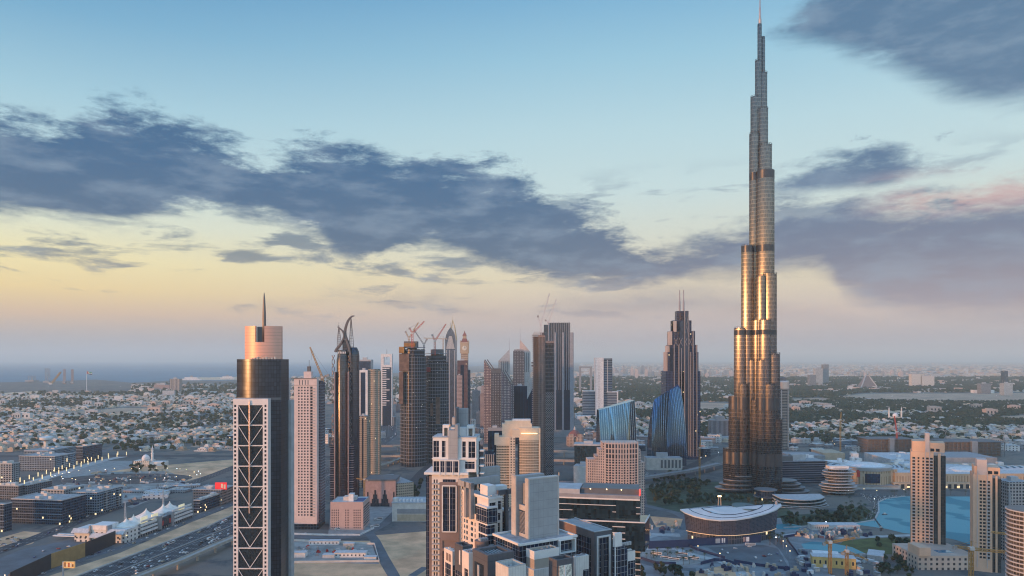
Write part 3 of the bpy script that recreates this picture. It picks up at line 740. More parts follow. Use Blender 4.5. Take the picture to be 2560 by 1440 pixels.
def balconies(r, x0, x1, y, zs, m, rail=True):
    panes(r, 'balcony', [(x0, x1, y-1.3, y+.1, q, q+.85) for q in zs], m)
def tall_white():
    f = Fr(1193, 473, 4); z, sx = f.z, f.sx
    r = f.thing('apartment_tower', 'white apartment tower with balcony columns and a thin grey fin rising from its roof', 'apartment tower')
    zl, zm, zt = z(1187), z(1149), z(1096); pit = 3.6
    x0, x1 = sx(1064), sx(1188)
    rows = [z(1200)-k*pit for k in range(60) if z(1200)-k*pit > 3]
    # lower wide block
    dl = [(sx(1084), sx(1087.5), q-2.3, q) for q in rows]+[(sx(1090.5), sx(1094), q-2.3, q) for q in rows]
    dr = [(sx(1155), sx(1158.5), q-2.3, q) for q in rows]+[(sx(1162), sx(1165.5), q-2.3, q) for q in rows]
    mb = MB(); holed(mb, sx(1079.5), sx(1099), 0, zl, dl, .8, FRONT()); mb.box(sx(1079.5), sx(1099), 1.2, 24, 0, zl)
    mb.build('balcony_bay', cream, r)
    mb = MB(); holed(mb, sx(1149), sx(1171), 0, zl, dr, .8, FRONT()); mb.box(sx(1149), sx(1171), 1.2, 24, 0, zl); mb.build('balcony_bay', cream, r)
    panes(r, 'balcony_door', pane_boxes([b for p in zip(dl[:len(rows)], dl[len(rows):], dr[:len(rows)], dr[len(rows):]) for b in p], FRONT(), .6, .8), MT['glass_dark'])
    for a, b in ((1080.5, 1096.5), (1151, 1168)): balconies(r, sx(a), sx(b), 0, [q-3.1 for q in rows], MT['pale_grey'])
    MB().box(sx(1064.5), sx(1072.5), 1.0, 24, 0, zl-1.2).build('glass_strip', grid_d, r)
    MB().box(sx(1072.5), sx(1079.5), .5, 24, 0, zl-1.2).build('brown_pier', brown, r)
    fx0, fx1 = sx(1099), sx(1149); op = [(sx(1106.5), sx(1141), z(1330), z(1215)), (sx(1106.5), sx(1141), z(1372), z(1352)), (sx(1106.5), sx(1141), 4, z(1378))]
    mb = MB(); holed(mb, fx0, fx1, 0, z(1206), op, .9, FRONT(-.6)); mb.box(fx0, fx1, .4, 24, 0, z(1206)); mb.build('brown_frame', brown, r)
    for i, q in enumerate(op): panes(r, 'glass_panel', pane_boxes([q], FRONT(-.6), .75, .9), (grid_d, brown, grid_d)[i])
    for u0, u1, c, d in op[:1]:
        mb = MB(); tr = FRONT(-.75)
        for p, q in (((u0,c),(u1,c)),((u0,d),(u1,d)),((u0,c),(u0,d)),((u1,c),(u1,d))): mb.bar(tr(p[0],0,p[1]), tr(q[0],0,q[1]), .7)
        mb.build('white_surround', whitew, r)
        MB().bar(tr((u0+u1)/2,.6,c), tr((u0+u1)/2,.6,d), .4).build('mullion', whitew, r)
    MB().box(fx0, fx1, -.2, 24, z(1206), zl).build('upper_wall', cream, r)
    panes(r, 'glass_panel', [(sx(1107), sx(1139), -.32, -.2, z(1206), z(1199))], grid_d)
    MB().box(x0-.8, sx(1171), -1.6, 25, zl, zl+1.5).build('ledge', whitew, r)
    # mid block
    bx = [(sx(1083), sx(1097), z(1183), z(1154)), (sx(1162), sx(1186), z(1174), z(1155)), (sx(1086), sx(1096), z(1190), z(1180))]
    ux0, ux1 = sx(1081), sx(1190)
    wd = [(sx(1082.5), sx(1096.5), z(1145), z(1103)), (sx(1104), sx(1113), z(1145), z(1103)), (sx(1155), sx(1164), z(1145), z(1104.5)), (sx(1170.5), sx(1187.5), z(1146), z(1104.5))]
    mb = MB(); holed(mb, ux0, ux1, zl+1.5, zt, bx[:2]+wd, .7, FRONT(1.2))
    dep = f.sy(1204)-4
    mb.face([(ux1,1.2,zl),(ux1,dep,zl),(ux1,dep,zt),(ux1,1.2,zt)]); mb.face([(ux0,1.2,zl),(ux0,dep,zl),(ux0,dep,zt),(ux0,1.2,zt)]); mb.face([(ux0,1.2,zt),(ux1,1.2,zt),(ux1,dep,zt),(ux0,dep,zt)], 1)
    mb.build('upper_block', [whitew, MT['roof_grey']], r)
    panes(r, 'glass_panel', pane_boxes(bx[:2]+wd, FRONT(1.2), .55, .7), grid_w)
    MB().box(sx(1101), sx(1148), -1.6, 2, zl+1.5, z(1152)).build('bay_window', grid_w, r)
    MB().box(sx(1100.5), sx(1148.5), -1.8, 2, z(1152), z(1149.5)).build('bay_cap', whitew, r)
    panes(r, 'bay_post', [(sx(p)-.3, sx(p)+.3, -1.95, -1.6, zl-1, z(1152)) for p in (1101, 1113.5, 1133, 1148)], whitew)
    MB().box(ux0-.5, ux1+.5, .7, 2.2, z(1150), z(1147)).build('string_course', whitew, r)
    MB().box(ux0-.3, ux1+.3, .9, dep+.3, zt, zt+.8).build('roof_parapet', MT['pale_grey'], r)
    # roof pieces
    MB().box(sx(1121), sx(1138), -.2, 8, z(1152), z(1076)).build('round_pylon', gpan, r)
    MB().prism([(sx(1138),-.5),(sx(1144.5),-.5),(sx(1144.5),10),(sx(1138),10)], z(1149), z(1062)).build('pylon_blade', gpan, r)
    MB().box(sx(1133.5), sx(1137.5), 6, 19, zt, z(1022)).build('fin_edge', MT['dark_grey'], r)
    MB().box(sx(1137.6), sx(1162), 16, 19, zt, z(1021, y=16)).build('roof_fin', gpan, r)
    for a, b, t in ((1102,1118,1065),(1164,1181,1066)):
        mb = MB(); holed(mb, sx(a), sx(b), zt, z(t), [(sx(a+3.5), sx(b-3), zt+.5, z(t+8))], 6, FRONT(7)); mb.face([(sx(a),7,z(t)),(sx(b),7,z(t)),(sx(b),13,z(t)),(sx(a),13,z(t))]); mb.box(sx(a), sx(b), 13, 13.4, zt, z(t)); mb.build('roof_frame', whitew, r)
    MB().box(sx(1118), sx(1163), 8, 15, zt, z(1072)).build('roof_house', whitew, r)
    MB().box(sx(1124), sx(1133), 10, 20, z(1072), z(1047)).build('roof_house', MT['pale_grey'], r)
    # receding right flank with balconies
    MB().box(ux1+.02, sx(1196,4), 4, dep, 0, z(1104)).build('right_flank', whitew, r)
    MB().box(sx(1196,4), sx(1199,4), 6, dep+4, 0, z(1106)).build('glass_strip', grid_d, r)
    panes(r, 'side_balcony', [(ux1+2, ux1+4.8, 3.0, 8, q, q+.8) for q in [z(1130)-k*5.0 for k in range(40)] if q > 3], whitew)
tall_white()
def cream_block():
    f = Fr(1221, 440, -33); z, sx, sy = f.z, f.sx, f.sy
    r = f.thing('apartment_block', 'cream and white apartment block with stepped dark glass corner under a grey portal frame', 'apartment block')
    zt = z(1249); L = sy(1156); Wd = sx(1256)
    # left face: openings
    y1 = lambda p: sy(p)
    rows = [z(1290)-k*3.6 for k in range(45) if z(1290)-k*3.6 > 3]
    lo = []
    for a, b in ((1160,1163),(1165.5,1169.5),(1177,1182.5),(1186.5,1189)):
        lo += [(y1(b), y1(a), q-2.2, q) for q in rows if q < zt-16]
    hi = [(y1(b), y1(a), z(1297), z(1252)) for a, b in ((1163,1169),(1186,1193))]
    mb = MB(); holed(mb, 0, L, 0, zt, lo+hi, .6, LEFTW()); mb.face([(0,0,zt),(Wd,0,zt),(Wd,L,zt),(0,L,zt)], 1)
    fr = [(.8, sx(1240), z(1268), z(1258)), (sx(1245), sx(1254), z(1278), z(1256)), (sx(1245), sx(1251), z(1305), z(1286)), (sx(1245), sx(1250), z(1335), z(1311)), (sx(1245), sx(1250), z(1365), z(1341))]
    holed(mb, 0, Wd, 0, zt, fr, .6, FRONT())
    mb.build('outer_wall', [cream, MT['roof_grey']], r)
    panes(r, 'window', pane_boxes(lo+hi, LEFTW(), .45, .6), MT['glass_dark']); panes(r, 'glass_panel', pane_boxes(fr, FRONT(), .45, .6), grid_w)
    for za, zb, a, b, o in ((z(1308), z(1270), 1198, 1238, 2.2), (z(1335), z(1312), 1202, 1234, 1.6), (z(1362), z(1338), 1202, 1234, 1.6), (z(1390), z(1364), 1202, 1234, 1.6), (2, z(1392), 1202, 1234, 1.6)):
        MB().box(-o, sx(b), -o, sy(a), za, zb).build('corner_glass', grid_w, r)
        MB().box(-o-.4, sx(b)+.4, -o-.4, sy(a), zb, zb+.9).build('corner_ledge', whitew, r)
    for p, q in ((0, 0),): pass
    mb = MB(); 
    mb.box(-.3, .3, 0, L, zt, zt+1.2); mb.box(.3, Wd, -.3, .3, zt, zt+1.2); mb.build('parapet', whitew, r)
    MB().box(3, 9, 6, 15, zt, z(1214, 3, 8)).build('roof_house', whitew, r); MB().box(9, 20, 10, 16, zt, z(1216, 9, 12)).build('roof_house', whitew, r)
    panes(r, 'roof_duct', [(2+k*1.7, 3.2+k*1.7, 2.2, 3.6, zt, zt+1.4+.4*(k % 2)) for k in range(5)], MT['off_white'])
    # grey portal frame
    pz = z(1200, 0, L-2); bz = z(1216, 0, L-6)
    for p, q in ((1169, 1173.5), (1181, 1186)): MB().box(-2.6, -.4, sy(q), sy(p), zt-15, pz).build('portal_post', MT['mid_grey'], r)
    MB().box(-2.6, 27, L*.93, L+1.5, bz, pz+.5).build('portal_beam', gpan, r)
    MB().box(-2.6, -.35, sy(1186), L*.93, bz, pz+.05).build('portal_side_beam', gpan, r)
    MB().box(2, 34, L+8, L+12, 0, z(1172, 12, L+8)).build('rear_slab', gpan, r)
    MB().box(sx(1264,3), sx(1271,3), 3, 5, 0, z(1222, 20, 3)).build('portal_post', gdark, r); MB().box(9, sx(1285,3), 3, 5, z(1234, 20, 3), z(1222, 20, 3)-.05).build('portal_beam', gdark, r)
    MB().box(Wd+.1, Wd+9, 7, 20, 0, z(1290)).build('side_wing', grid_w, r); MB().box(Wd-.1, Wd+9.3, 6.6, 20.3, z(1290), z(1287)).build('wing_cap', whitew, r)
    MB().cyl(-6, -2, [(4.2, 0), (4.2, z(1345))], 20).build('round_shaft', brown, r, auto=40)
    panes(r, 'roof_duct', [(-8+k*1.5, -7+k*1.5, -4, -1, z(1345), z(1340)) for k in range(4)], MT['pale_grey'])
cream_block()
def twin_slab():
    f = Fr(1300, 400, -32); z, sx, sy = f.z, f.sx, f.sy
    r = f.thing('office_tower', 'office tower with a dark gridded glass crown carrying two tall grey panelled slabs', 'office tower')
    zt = z(1361); Wd, L = sx(1441), sy(1234)
    MB().box(0, Wd, 0, L, 0, zt-1).build('glass_crown', grid_w, r)
    mb = MB(); mb.box(-.5, Wd+.5, -.5, .6, zt-1, zt+.3); mb.box(-.5, .6, .6, L+.5, zt-1, zt+.3); mb.box(Wd-.6, Wd+.5, .6, L+.5, zt-1, zt+.3); mb.box(.6, Wd-.6, L-.6, L+.5, zt-1, zt+.3)
    mb.build('parapet', whitew, r)
    MB().box(.6, Wd-.6, .6, L-.6, zt-1, zt-.6).build('roof', MT['roof_grey'], r)
    xa, ya = 11.1, 8.4; xb = sx(1396.7, ya); ta = sy(1313, xa)-ya
    ht = z(1199, xa, ya)
    MB().box(xa, xb, ya, ya+max(ta,1.6), zt-.6, ht).build('tall_slab', gpan, r)
    mb = MB(); mb.box(xa-.15, xa+.9, ya-.25, ya+max(ta,1.6)+.1, zt-.6, ht+.5); mb.box(xb-.9, xb+.15, ya-.25, ya+max(ta,1.6)+.1, zt-.6, ht+.5); mb.box(xa+.9, xb-.9, ya-.25, ya+max(ta,1.6)+.1, ht-.3, ht+.5); mb.build('slab_trim', mat('slab_trim', (.46,.44,.42), .5), r)
    x2, y2 = 9.2, 19.0; x3 = sx(1361, y2); h2 = z(1191, x2, y2); t2 = sy(1279, x2)-y2
    MB().box(x2, x3, y2, y2+max(t2,1.6), zt-.6, h2).build('tall_slab', gpan, r)
    MB().box(x2-.15, x2+.9, y2-.2, y2+max(t2,1.6)+.1, zt-.6, h2+.4).build('slab_trim', MT['slab_trim'], r)
    zb = z(1268, xa, ya); MB().box(xa+.3, xa+1.6, ya+max(ta,1.6)+.1, y2-.3, zb-3, zb).build('link_beam', MT['slab_trim'], r)
    MB().box(xa+.3, xa+1.6, ya+max(ta,1.6)+.1, y2-.3, zt-.6, zt+1.6).build('link_beam', MT['slab_trim'], r)
    panes(r, 'louvre', [(xa+.5, xa+1.5, ya+max(ta,1.6)+.1, y2-.3, zt+2.1+k*.72, zt+2.4+k*.72) for k in range(int((zb-5.3-zt)/.72))], MT['mid_grey'])
    MB().box(xa+3, xa+14, ya+max(ta,1.6)+.3, y2-.3, zt-.6, z(1215, xa, ya)).build('core', MT['mid_grey'], r)
    for px in (1281, 1391): MB().cyl(sx(px, 12), 12+ (8 if px < 1300 else -2.6), [(.4, ht), (.4, ht+2.2)], 8).build('roof_pipe', MT['tan'], r)
    # recess terrace on the right
    MB().box(sx(1399, -3), sx(1440, -3), -3.2, -.1, z(1399), z(1398)).build('terrace_floor', MT['pale_grey'], r)
    mb = MB(); holed(mb, sx(1399, -3), sx(1440, -3), z(1398), z(1363), [(sx(1401.5, -3), sx(1437.5, -3), z(1397), z(1365.5))], 3, FRONT(-3.2)); mb.build('terrace_frame', whitew, r)
twin_slab()
def lowbox(name, label, D, xc, yc, xl, xr, th, m, group=None, roofm=None, sunk=2.0, rim=.9, ybase=None):
    """flat-roofed volume seen at its corner: near corner column/row, left and right ends; returns root, frame and sizes"""
    f = Fr(xc, D, th); r = f.thing(name, label, 'apartment block', group); zt = f.z(yc); Wd, L = f.sx(xr), f.sy(xl)
    mb = MB(); mb.box(0, Wd, 0, L, 0, zt-sunk, 0, 1)
    for a, b, c, d in ((0, Wd, 0, rim), (0, Wd, L-rim, L), (0, rim, rim, L-rim), (Wd-rim, Wd, rim, L-rim)): mb.box(a, b, c, d, zt-sunk, zt)
    mb.build('outer_wall', [m, roofm or MT['roof_grey']], r); R = random.Random(int(xc)); zr = zt-sunk
    panes(r, 'roof_unit', [(x, x+R.uniform(.9,2.2), y, y+R.uniform(.9,1.8), zr, zr+R.uniform(.7,1.7)) for x, y in [(R.uniform(rim+.3, max(rim+.4, Wd-rim-2.4)), R.uniform(rim+.3, max(rim+.4, L-rim-2))) for _ in range(7)]], MT['off_white' if int(xc) % 2 else 'mid_grey'])
    MB().bar((rim+.3, L*.5, zr+.35), (Wd-rim-.3, L*.55, zr+.35), .35).build('roof_pipe', MT['pale_grey'], r); return r, f, zt, Wd, L
r, f, zt, Wd, L = lowbox('grey_block', 'charcoal framed block with a sunken roof terrace below the twin grey slabs', 372, 1219, 1389, 1181, 1286, -32, gdark, sunk=5, rim=2.4)
panes(r, 'glass_panel', [(-.15, 0, L*.25, L*.85, 4, zt-6)], MT['glass_dark']); MB().box(-.5, .1, L*.5, L*.62, 0, zt-7).build('pier', MT['pale_grey'], r)
panes(r, 'pergola_beam', [(2.4+k*1.8, 2.8+k*1.8, 2.4, L-2.4, zt-2, zt-1.5) for k in range(1, 8) if 2.8+k*1.8 < Wd-2.4], MT['pale_grey'])
r, f, zt, Wd, L = lowbox('white_block', 'white ribbed box with open roof between charcoal block and cream louvred box', 352, 1271, 1418, 1239, 1315, -32, wpan, sunk=4)
panes(r, 'window', [(1.5, 4, -.12, 0, 0, zt-9)], MT['glass_dark'])
r, f, zt, Wd, L = lowbox('louvred_block', 'cream louvred box on top of a white block below the larger grey slab', 382, 1336, 1379.5, 1316, 1397, -32, crib, sunk=1.5)
mb = MB(); mb.box(-.2, Wd+.2, -.2, .1, zt-4.2, zt+.2); mb.box(-.2, .1, .1, L, zt-4.2, zt+.2); mb.build('white_cap', whitew, r); MB().box(-1, Wd+1, -1, L, 0, z_ if (z_ := f.z(1424)) > 0 else 1).build('base_block', wpan, r)
r, f, zt, Wd, L = lowbox('grey_block', 'charcoal block with a tall white sculpted screen set in its front', 362, 1392.5, 1401, 1372, 1434, -32, gdark, sunk=3)
sm = mat('sculpted_screen', (.62,.60,.52), .6, var=.5, scale=.9, detail=8); MB().box(f.sx(1397), f.sx(1428), -.35, .05, 0, zt-3).build('sculpted_screen', sm, r)
MB().box(f.sx(1412)-.5, f.sx(1412)+.5, -.5, -.3, 0, zt-3).build('screen_rib', whitew, r)
r, f, zt, Wd, L = lowbox('white_block', 'white panelled cantilever box to the right of the sculpted screen', 385, 1440, 1393, 1432, 1472, -32, wpan, sunk=1)
panes(r, 'glass_panel', [(Wd*.55, Wd-.2, -.15, 0, 0, zt-7.5)], grid_w)
r, f, zt, Wd, L = lowbox('grey_block', 'narrow charcoal block with a light slot beside the cream apartments', 400, 1157, 1366, 1137, 1180, -32, gdark, sunk=2.5)
panes(r, 'light_slot', [(-.12, 0, L*.3, L*.45, zt-11, zt-3)], whitew); panes(r, 'glass_panel', [(.5, Wd-.5, -.12, 0, 0, zt-9), (-.12, 0, 1, L-1, 0, zt-15)], grid_w)
r, f, zt, Wd, L = lowbox('white_block', 'small cream block with brown panels at the foot of the white tower', 412, 1131, 1379, 1110, 1139, -32, cream, sunk=1)
panes(r, 'glass_panel', [(-.15, 0, 2, L-2, 0, zt-8), (.4, Wd-.3, -.15, 0, 0, zt-8)], grid_w); panes(r, 'brown_panel', [(-.15, 0, 2+k*3.2, 4.4+k*3.2, zt-6.5, zt-2.2) for k in range(int((L-4)/3.2))], brown)
r, f, zt, Wd, L = lowbox('white_block', 'plain cream block behind the charcoal framed terrace', 384, 1172, 1383, 1155, 1196, -32, cream, sunk=1)
panes(r, 'glass_panel', [(-.15, 0, 1, L*.6, 0, zt-9), (Wd*.45, Wd-.3, -.15, 0, 0, zt-11)], grid_w)
def arch_block():
    f = Fr(1486, 440, -31); z, sx, sy = f.z, f.sx, f.sy; zt = z(1331); Wd, L = sx(1529), sy(1397)
    r = f.thing('framed_block', 'dark grey block with a tall white-edged glass arch and slatted roof', 'apartment block')
    a, b, t = sx(1491.5), sx(1525), z(1342)
    mb = MB(); holed(mb, 0, Wd, 0, zt, [(a+1, b-1, 0, t-1)], 1.2, FRONT()); mb.face([(Wd,0,0),(Wd,L,0),(Wd,L,zt),(Wd,0,zt)])
    yy = [sy(1477), sy(1441)]; holed(mb, 0, L, 0, zt, [(yy[0], yy[1], 0, z(1345, 0, yy[0]))], .6, LEFTW(), 1)
    mb.build('outer_wall', [gdark, brown], r)
    panes(r, 'glass_panel', [(a+1, b-1, 1.0, 1.2, 0, t-1)], grid_w); panes(r, 'glass_panel', [(.45, .6, yy[0], yy[1], 0, z(1345, 0, yy[0]))], grid_w)
    MB().box((a+b)/2-1, (a+b)/2+1.2, .7, 1.0, 0, t-6).build('grey_pier', gdark, r)
    mb = MB(); 
    for p, q in (((a+.5,0),(a+.5,t-.5)),((b-.5,0),(b-.5,t-.5)),((a,t-.5),(b,t-.5))): mb.bar((p[0],-.15,p[1]), (q[0],-.15,q[1]), 1.0)
    mb.build('white_arch', whitew, r)
    mb = MB(); mb.box(-.1, Wd+.1, -.1, 1, zt, zt+.5); mb.box(-.1, 1, 1, L, zt, zt+.5); mb.box(Wd-1, Wd+.1, 1, L, zt, zt+.5); mb.build('roof_edge', MT['pale_grey'], r)
    MB().box(1, Wd-1, 1, L, zt-1.2, zt-.9).build('roof', MT['mid_grey'], r)
    panes(r, 'roof_slat', [(1+k*(Wd-2)/9, 1.7+k*(Wd-2)/9, 1, L, zt-.2, zt+.1) for k in range(1, 9)], MT['pale_grey'])
arch_block()
r, f, zt, Wd, L = lowbox('glass_block', 'small dark glass block with white edges beside the white-edged arch', 430, 1538, 1369, 1530, 1567.5, -32, grid_w, sunk=1)
MB().box(.4, 6, L*.3, L*.9, zt, zt+8).build('roof_house', whitew, r); panes(r, 'roof_duct', [(8+k*2, 9.4+k*2, 3, 4.4, zt-1, zt+.9) for k in range(4)], MT['pale_grey'])
MB().box(-.3, .3, -.3, .3, 0, zt).build('corner_trim', whitew, r)
r, f, zt, Wd, L = lowbox('white_block', 'small white roof block over glass at the right end of the foreground towers', 440, 1569, 1379, 1566, 1588, -32, whitew, sunk=1)
panes(r, 'glass_panel', [(.3, Wd-.3, -.15, 0, 0, zt-6)], grid_w)
# ---------------------------------------------------------------- dark glass office with white bands
def dark_office():
    f = Fr(1600, 610, 11); z, sx = f.z, f.sx
    r = f.thing('glass_office', 'wide dark glass office block with thin white horizontal bands', 'office block')
    g = glassm('office_glass', (.014,.03,.042), .06, px=2.4, pz=3.9, var=.5, line=(.02,.03,.04), lw=.03, tilt=.012)
    x0 = sx(1330); zt = z(1252); zl = z(1301); zb = z(1372); yl = -9.0
    MB().box(x0, 0, 0, 34, 0, zt).build('upper_block', g, r)
    MB().box(x0, 0, .02-.2, 34, zt, z(1240)).build('parapet_wall', MT['mid_grey'], r)
    MB().box(sx(1452), -1, 4, 30, z(1240), z(1226)).build('penthouse', MT['dark_grey'], r)
    MB().box(x0, sx(1449), .5, 30, z(1240), z(1228)).build('roof_terrace', MT['pale_grey'], r)
    poly = [(x0, yl), (sx(1613, yl), yl), (sx(1613, yl)+3.5, 22), (x0, 22)]
    MB().prism(poly, 0 if zb < 0 else zb, zl).build('lower_block', g, r)
    bands = [(x0, 0, -.5, z(1252), z(1248.5)), (x0, sx(1540), -.3, z(1267), z(1265.5)), (x0, sx(1431), -.3, z(1282), z(1280.5)), (sx(1531), sx(1540), -.3, z(1283), z(1281.5)),
             (sx(1590), .4, -.4, z(1270), z(1268.3)), (sx(1590), .4, -.4, z(1285.5), z(1284)),
             (x0, sx(1613, yl), yl-.4, zl-.3, zl+.7)]
    bands += [(sx(1531, yl), sx(1563, yl), yl-.3, z(p+1), z(p-1)) for p in (1313, 1328, 1343)]
    bands += [(sx(1585), .4, -.4, z(p+1), z(p-1)) for p in (1380, 1395, 1410, 1425, 1440)]
    panes(r, 'white_band', [(a, b, y, y+.5, min(c,d), max(c,d)) for a, b, y, c, d in bands], whitew)
    MB().bar((sx(1613, yl), yl, zl+.3), (sx(1613, yl)+3.5, 22, zl+.3), .9).build('white_band', whitew, r)
    panes(r, 'roof_lamp', [(sx(p), sx(p)+.7, 3.2, 3.9, z(1229), z(1227)) for p in (1474, 1515, 1552)], MT['lamp_glow'])
    MB().box(sx(1598), sx(1600.5), 1, 2.5, z(1240), z(1224)).build('beacon', mat('beacon_red', (.6,.02,.02), .4, emit=(1,.06,.04), es=3), r)
dark_office()
# ---------------------------------------------------------------- towers under construction
netm = mat('site_net', (.36,.19,.06), .9, var=.35, scale=.1); netb = mat('brown_net', (.17,.11,.085), .9, var=.35, scale=.1)
slabm = mat('slab_edge', (.19,.23,.285), .8, var=.2); glow_s = mat('site_lamp', (.9,.9,.9), .5, emit=(1,.95,.85), es=3)
def unfinished(label, D, xl, xr, ytop, poly_fn, nets, steps, seed, fh=7.2, core=True, brown=False):
    f = Fr((xl+xr)/2, D); z, sx = f.z, f.sx; R = random.Random(seed)
    r = f.thing('unfinished_tower', label, 'tower under construction')
    top = z(ytop); n = int(top/fh); W = sx(xr)-sx(xl)
    pl = poly_fn(W)
    me = MB().prism(pl, 0, 1.15).mesh('floor_slab', slabm)
    for k in range(n):
        zz = top-k*fh
        if k >= 99: break
        o = bpy.data.objects.new('floor_slab', me); C.objects.link(o); o.parent = r; o.location = (R.uniform(-.3,.3), R.uniform(-.3,.3), zz-.55)
        for st, sc in steps:
            if zz > z(st): o.scale = (sc, sc, 1)
    ins = [(x*.93, y*.93+.04*W) for x, y in pl]
    gm = facade('unfinished_infill', rgb(42,52,68), rgb(12,22,36), 2.7, 3.9, .62, .8, rw=.8, rg=.3, var=.7) if 'unfinished_infill' not in MT else MT['unfinished_infill']
    MB().prism(ins, 0, z(steps[0][0]) if steps else top-1).build('infill_walls', gm, r)
    if steps: MB().prism([(x*steps[0][1], y*steps[0][1]) for x, y in ins], z(steps[0][0]), top-4).build('infill_walls', gm, r)
    if core: MB().box(-W*.22, W*.12, W*.3, W*.62, 0, top+9).build('core', MT['dark_concrete'], r)
    for i in range(0, len(pl), 1):
        x, y = pl[i]
        if y < W*.35: MB().box(x*.97-.5, x*.97+.5, y*.97, y*.97+1, 0, (z(steps[0][0]) if steps else top)).build('column', MT['dark_concrete'], r)
    for xa, xb, ya, yb, mm in nets:
        yf = min(y for x, y in pl); a, b = sx(xa), sx(xb)
        pts = [p for p in pl]
        MB().box(a, b, yf-1.0, yf+W*.25, z(yb), z(ya)).build('safety_net', mm, r)
    lm = [(R.uniform(-W*.42, W*.42), R.uniform(0, top)) for _ in range(22)]
    yf = min(y for x, y in pl)
    panes(r, 'site_lamp', [(x, x+.5, yf-.9, yf-.4, q, q+.45) for x, q in lm if q > top*.25], glow_s)
    return r, f
def lobed(W):
    pts = []
    for k in range(28):
        t = 2*math.pi*k/28; rr = W*.5*(1+.07*math.cos(4*t+.5)); pts.append((rr*math.cos(t), W*.42+rr*.8*math.sin(t)))
    return pts
A, fA = unfinished('unfinished tower with an ochre net on its upper left edge and red cranes', 1480, 997, 1062, 868, lobed, [(997.5,1010,867,883,netm),(998,1023,884,928,netb),(998,1008,930,1010,netb)], [(890,.9)], 3)
MB().box(fA.sx(1008), fA.sx(1041), 8, 32, fA.z(870), fA.z(853)).build('upper_formwork', MT['dark_concrete'], A); MB().box(fA.sx(1009), fA.sx(1037), 6, 10, fA.z(866), fA.z(858)).build('yellow_formwork', netm, A)
B, fB = unfinished('unfinished tower with brown netting strips and a red crane on top', 1530, 1058, 1118, 884, lobed, [(1076,1083,1008,1040,netb),(1090,1099,993,1060,netb),(1066,1076,918,930,mat('red_net',(.28,.05,.05),.9))], [(905,.88)], 5)
MB().box(fB.sx(1080), fB.sx(1106), 8, 30, fB.z(890), fB.z(873)).build('upper_formwork', MT['dark_concrete'], B)
g = 'cranes on the unfinished towers'
crane('red crane with the longest jib on the tower with the ochre net', 1031, 1475, 870, 834, (1061, 803), (1024, 820), 'crane_red', group=g, w=3.2, t=.6)
crane('orange crane with short mast above the ochre net', 1022, 1490, 870, 846, (1046, 806), (1014, 829), 'crane_yellow', group=g, w=2.6, t=.5)
crane('dark crane standing between the two unfinished towers', 1060, 1500, 900, 862, (1034, 823), (1067, 848), 'crane_dark', group=g, w=2.6, t=.5)
crane('bright red crane on the tower with brown netting strips', 1087, 1520, 888, 853, (1115, 810), (1081, 837), 'crane_red', group=g, w=3.2, t=.6)
crane('slim orange crane with level jib behind the red crane', 1108, 1800, 890, 847, (1059, 845), (1117, 847), 'crane_yellow', group=g, w=2.2, t=.4)
def brown_tower():
    D = 1350; f = Fr(1363, D, 4); z, sx = f.z, f.sx; k = D/1800; fh = 3.75
    r = f.thing('unfinished_tower', 'brown unfinished tower with open balconies and lattice-clad flank beside the ribbed blue slab tower', 'tower under construction')
    rb = mat('raw_brown', (.27,.205,.19), .85, var=.15); top = z(838)
    MB().box(sx(1333), sx(1346), 3, 24, 0, top-2).build('balcony_core', facade('balcony_dark', rgb(96,84,82), rgb(26,26,32), 2.6, fh, .7, .75, rw=.85, rg=.5), r)
    n = int(top/fh); panes(r, 'balcony_slab', [(sx(1330)-.4, sx(1347), 0, 24, top-q*fh, top-q*fh+.9) for q in range(n)], rb)
    w = sx(1363)-sx(1346); cols = 5
    rects = [(sx(1346)+w*(i+.22)/cols, sx(1346)+w*(i+.86)/cols, top-q*fh-2.9, top-q*fh) for q in range(1, n-1) for i in range(cols)]
    mb = MB(); holed(mb, sx(1346), sx(1363), 0, top, rects, .9, FRONT()); mb.box(sx(1346), sx(1363), 1.0, 24, 0, top-1)
    mb.build('front_grid', rb, r)
    panes(r, 'window', pane_boxes(rects, FRONT(), .75, .9), MT['glass_dark'])
    dk = facade('flank_dark', rgb(70,72,80), rgb(22,30,42), 2.4, fh, .7, .7, rw=.8); xr = sx(1384)
    MB().box(sx(1363)+.05, xr, 2, 26, 0, z(858)).build('dark_flank', dk, r)
    panes(r, 'flank_slab', [(sx(1363.5), xr+.8, .9, 2, z(862)-q*fh*2, z(862)-q*fh*2+.7) for q in range(int(z(862)/fh/2))], MT['dark_concrete'])
    lt = MB(); zz = 4; hi = z(985)
    a, b, s = sx(1364), xr-.3, 4.2
    while zz < hi:
        kx = 0
        for i in range(4):
            u0, u1 = a+(b-a)*i/4, a+(b-a)*(i+1)/4
            lt.bar((u0,.5,zz), (u1,.5,zz+s), .6); lt.bar((u1,.5,zz), (u0,.5,zz+s), .6)
        zz += s
    lt.build('lattice_screen', mat('lattice_steel', (.26,.27,.30), .5, .3), r)
    panes(r, 'rebar_post', [(sx(1334+2.6*q), sx(1334+2.6*q)+.8, 2, 3, top, top+5+2*(q % 2)) for q in range(10)], rb)
    MB().box(sx(1349), sx(1364), 6, 20, top, z(831)).build('core', MT['dark_concrete'], r)
    MB().box(sx(1362), sx(1385.5), 1, 27, z(858), z(852)).build('edge_platform', rb, r)
    panes(r, 'side_hoist', [(sx(1328.5), sx(1336), -.8, 2, z(q+4), z(q)) for q in (905, 912)], MT['crane_dark'])
brown_tower()
crane('grey luffing crane on the brown unfinished tower, the taller of its pair', 1352, 1345, 838, 812, (1374, 733), (1345, 790), 'crane_white', group=g, w=3.0, t=.6)
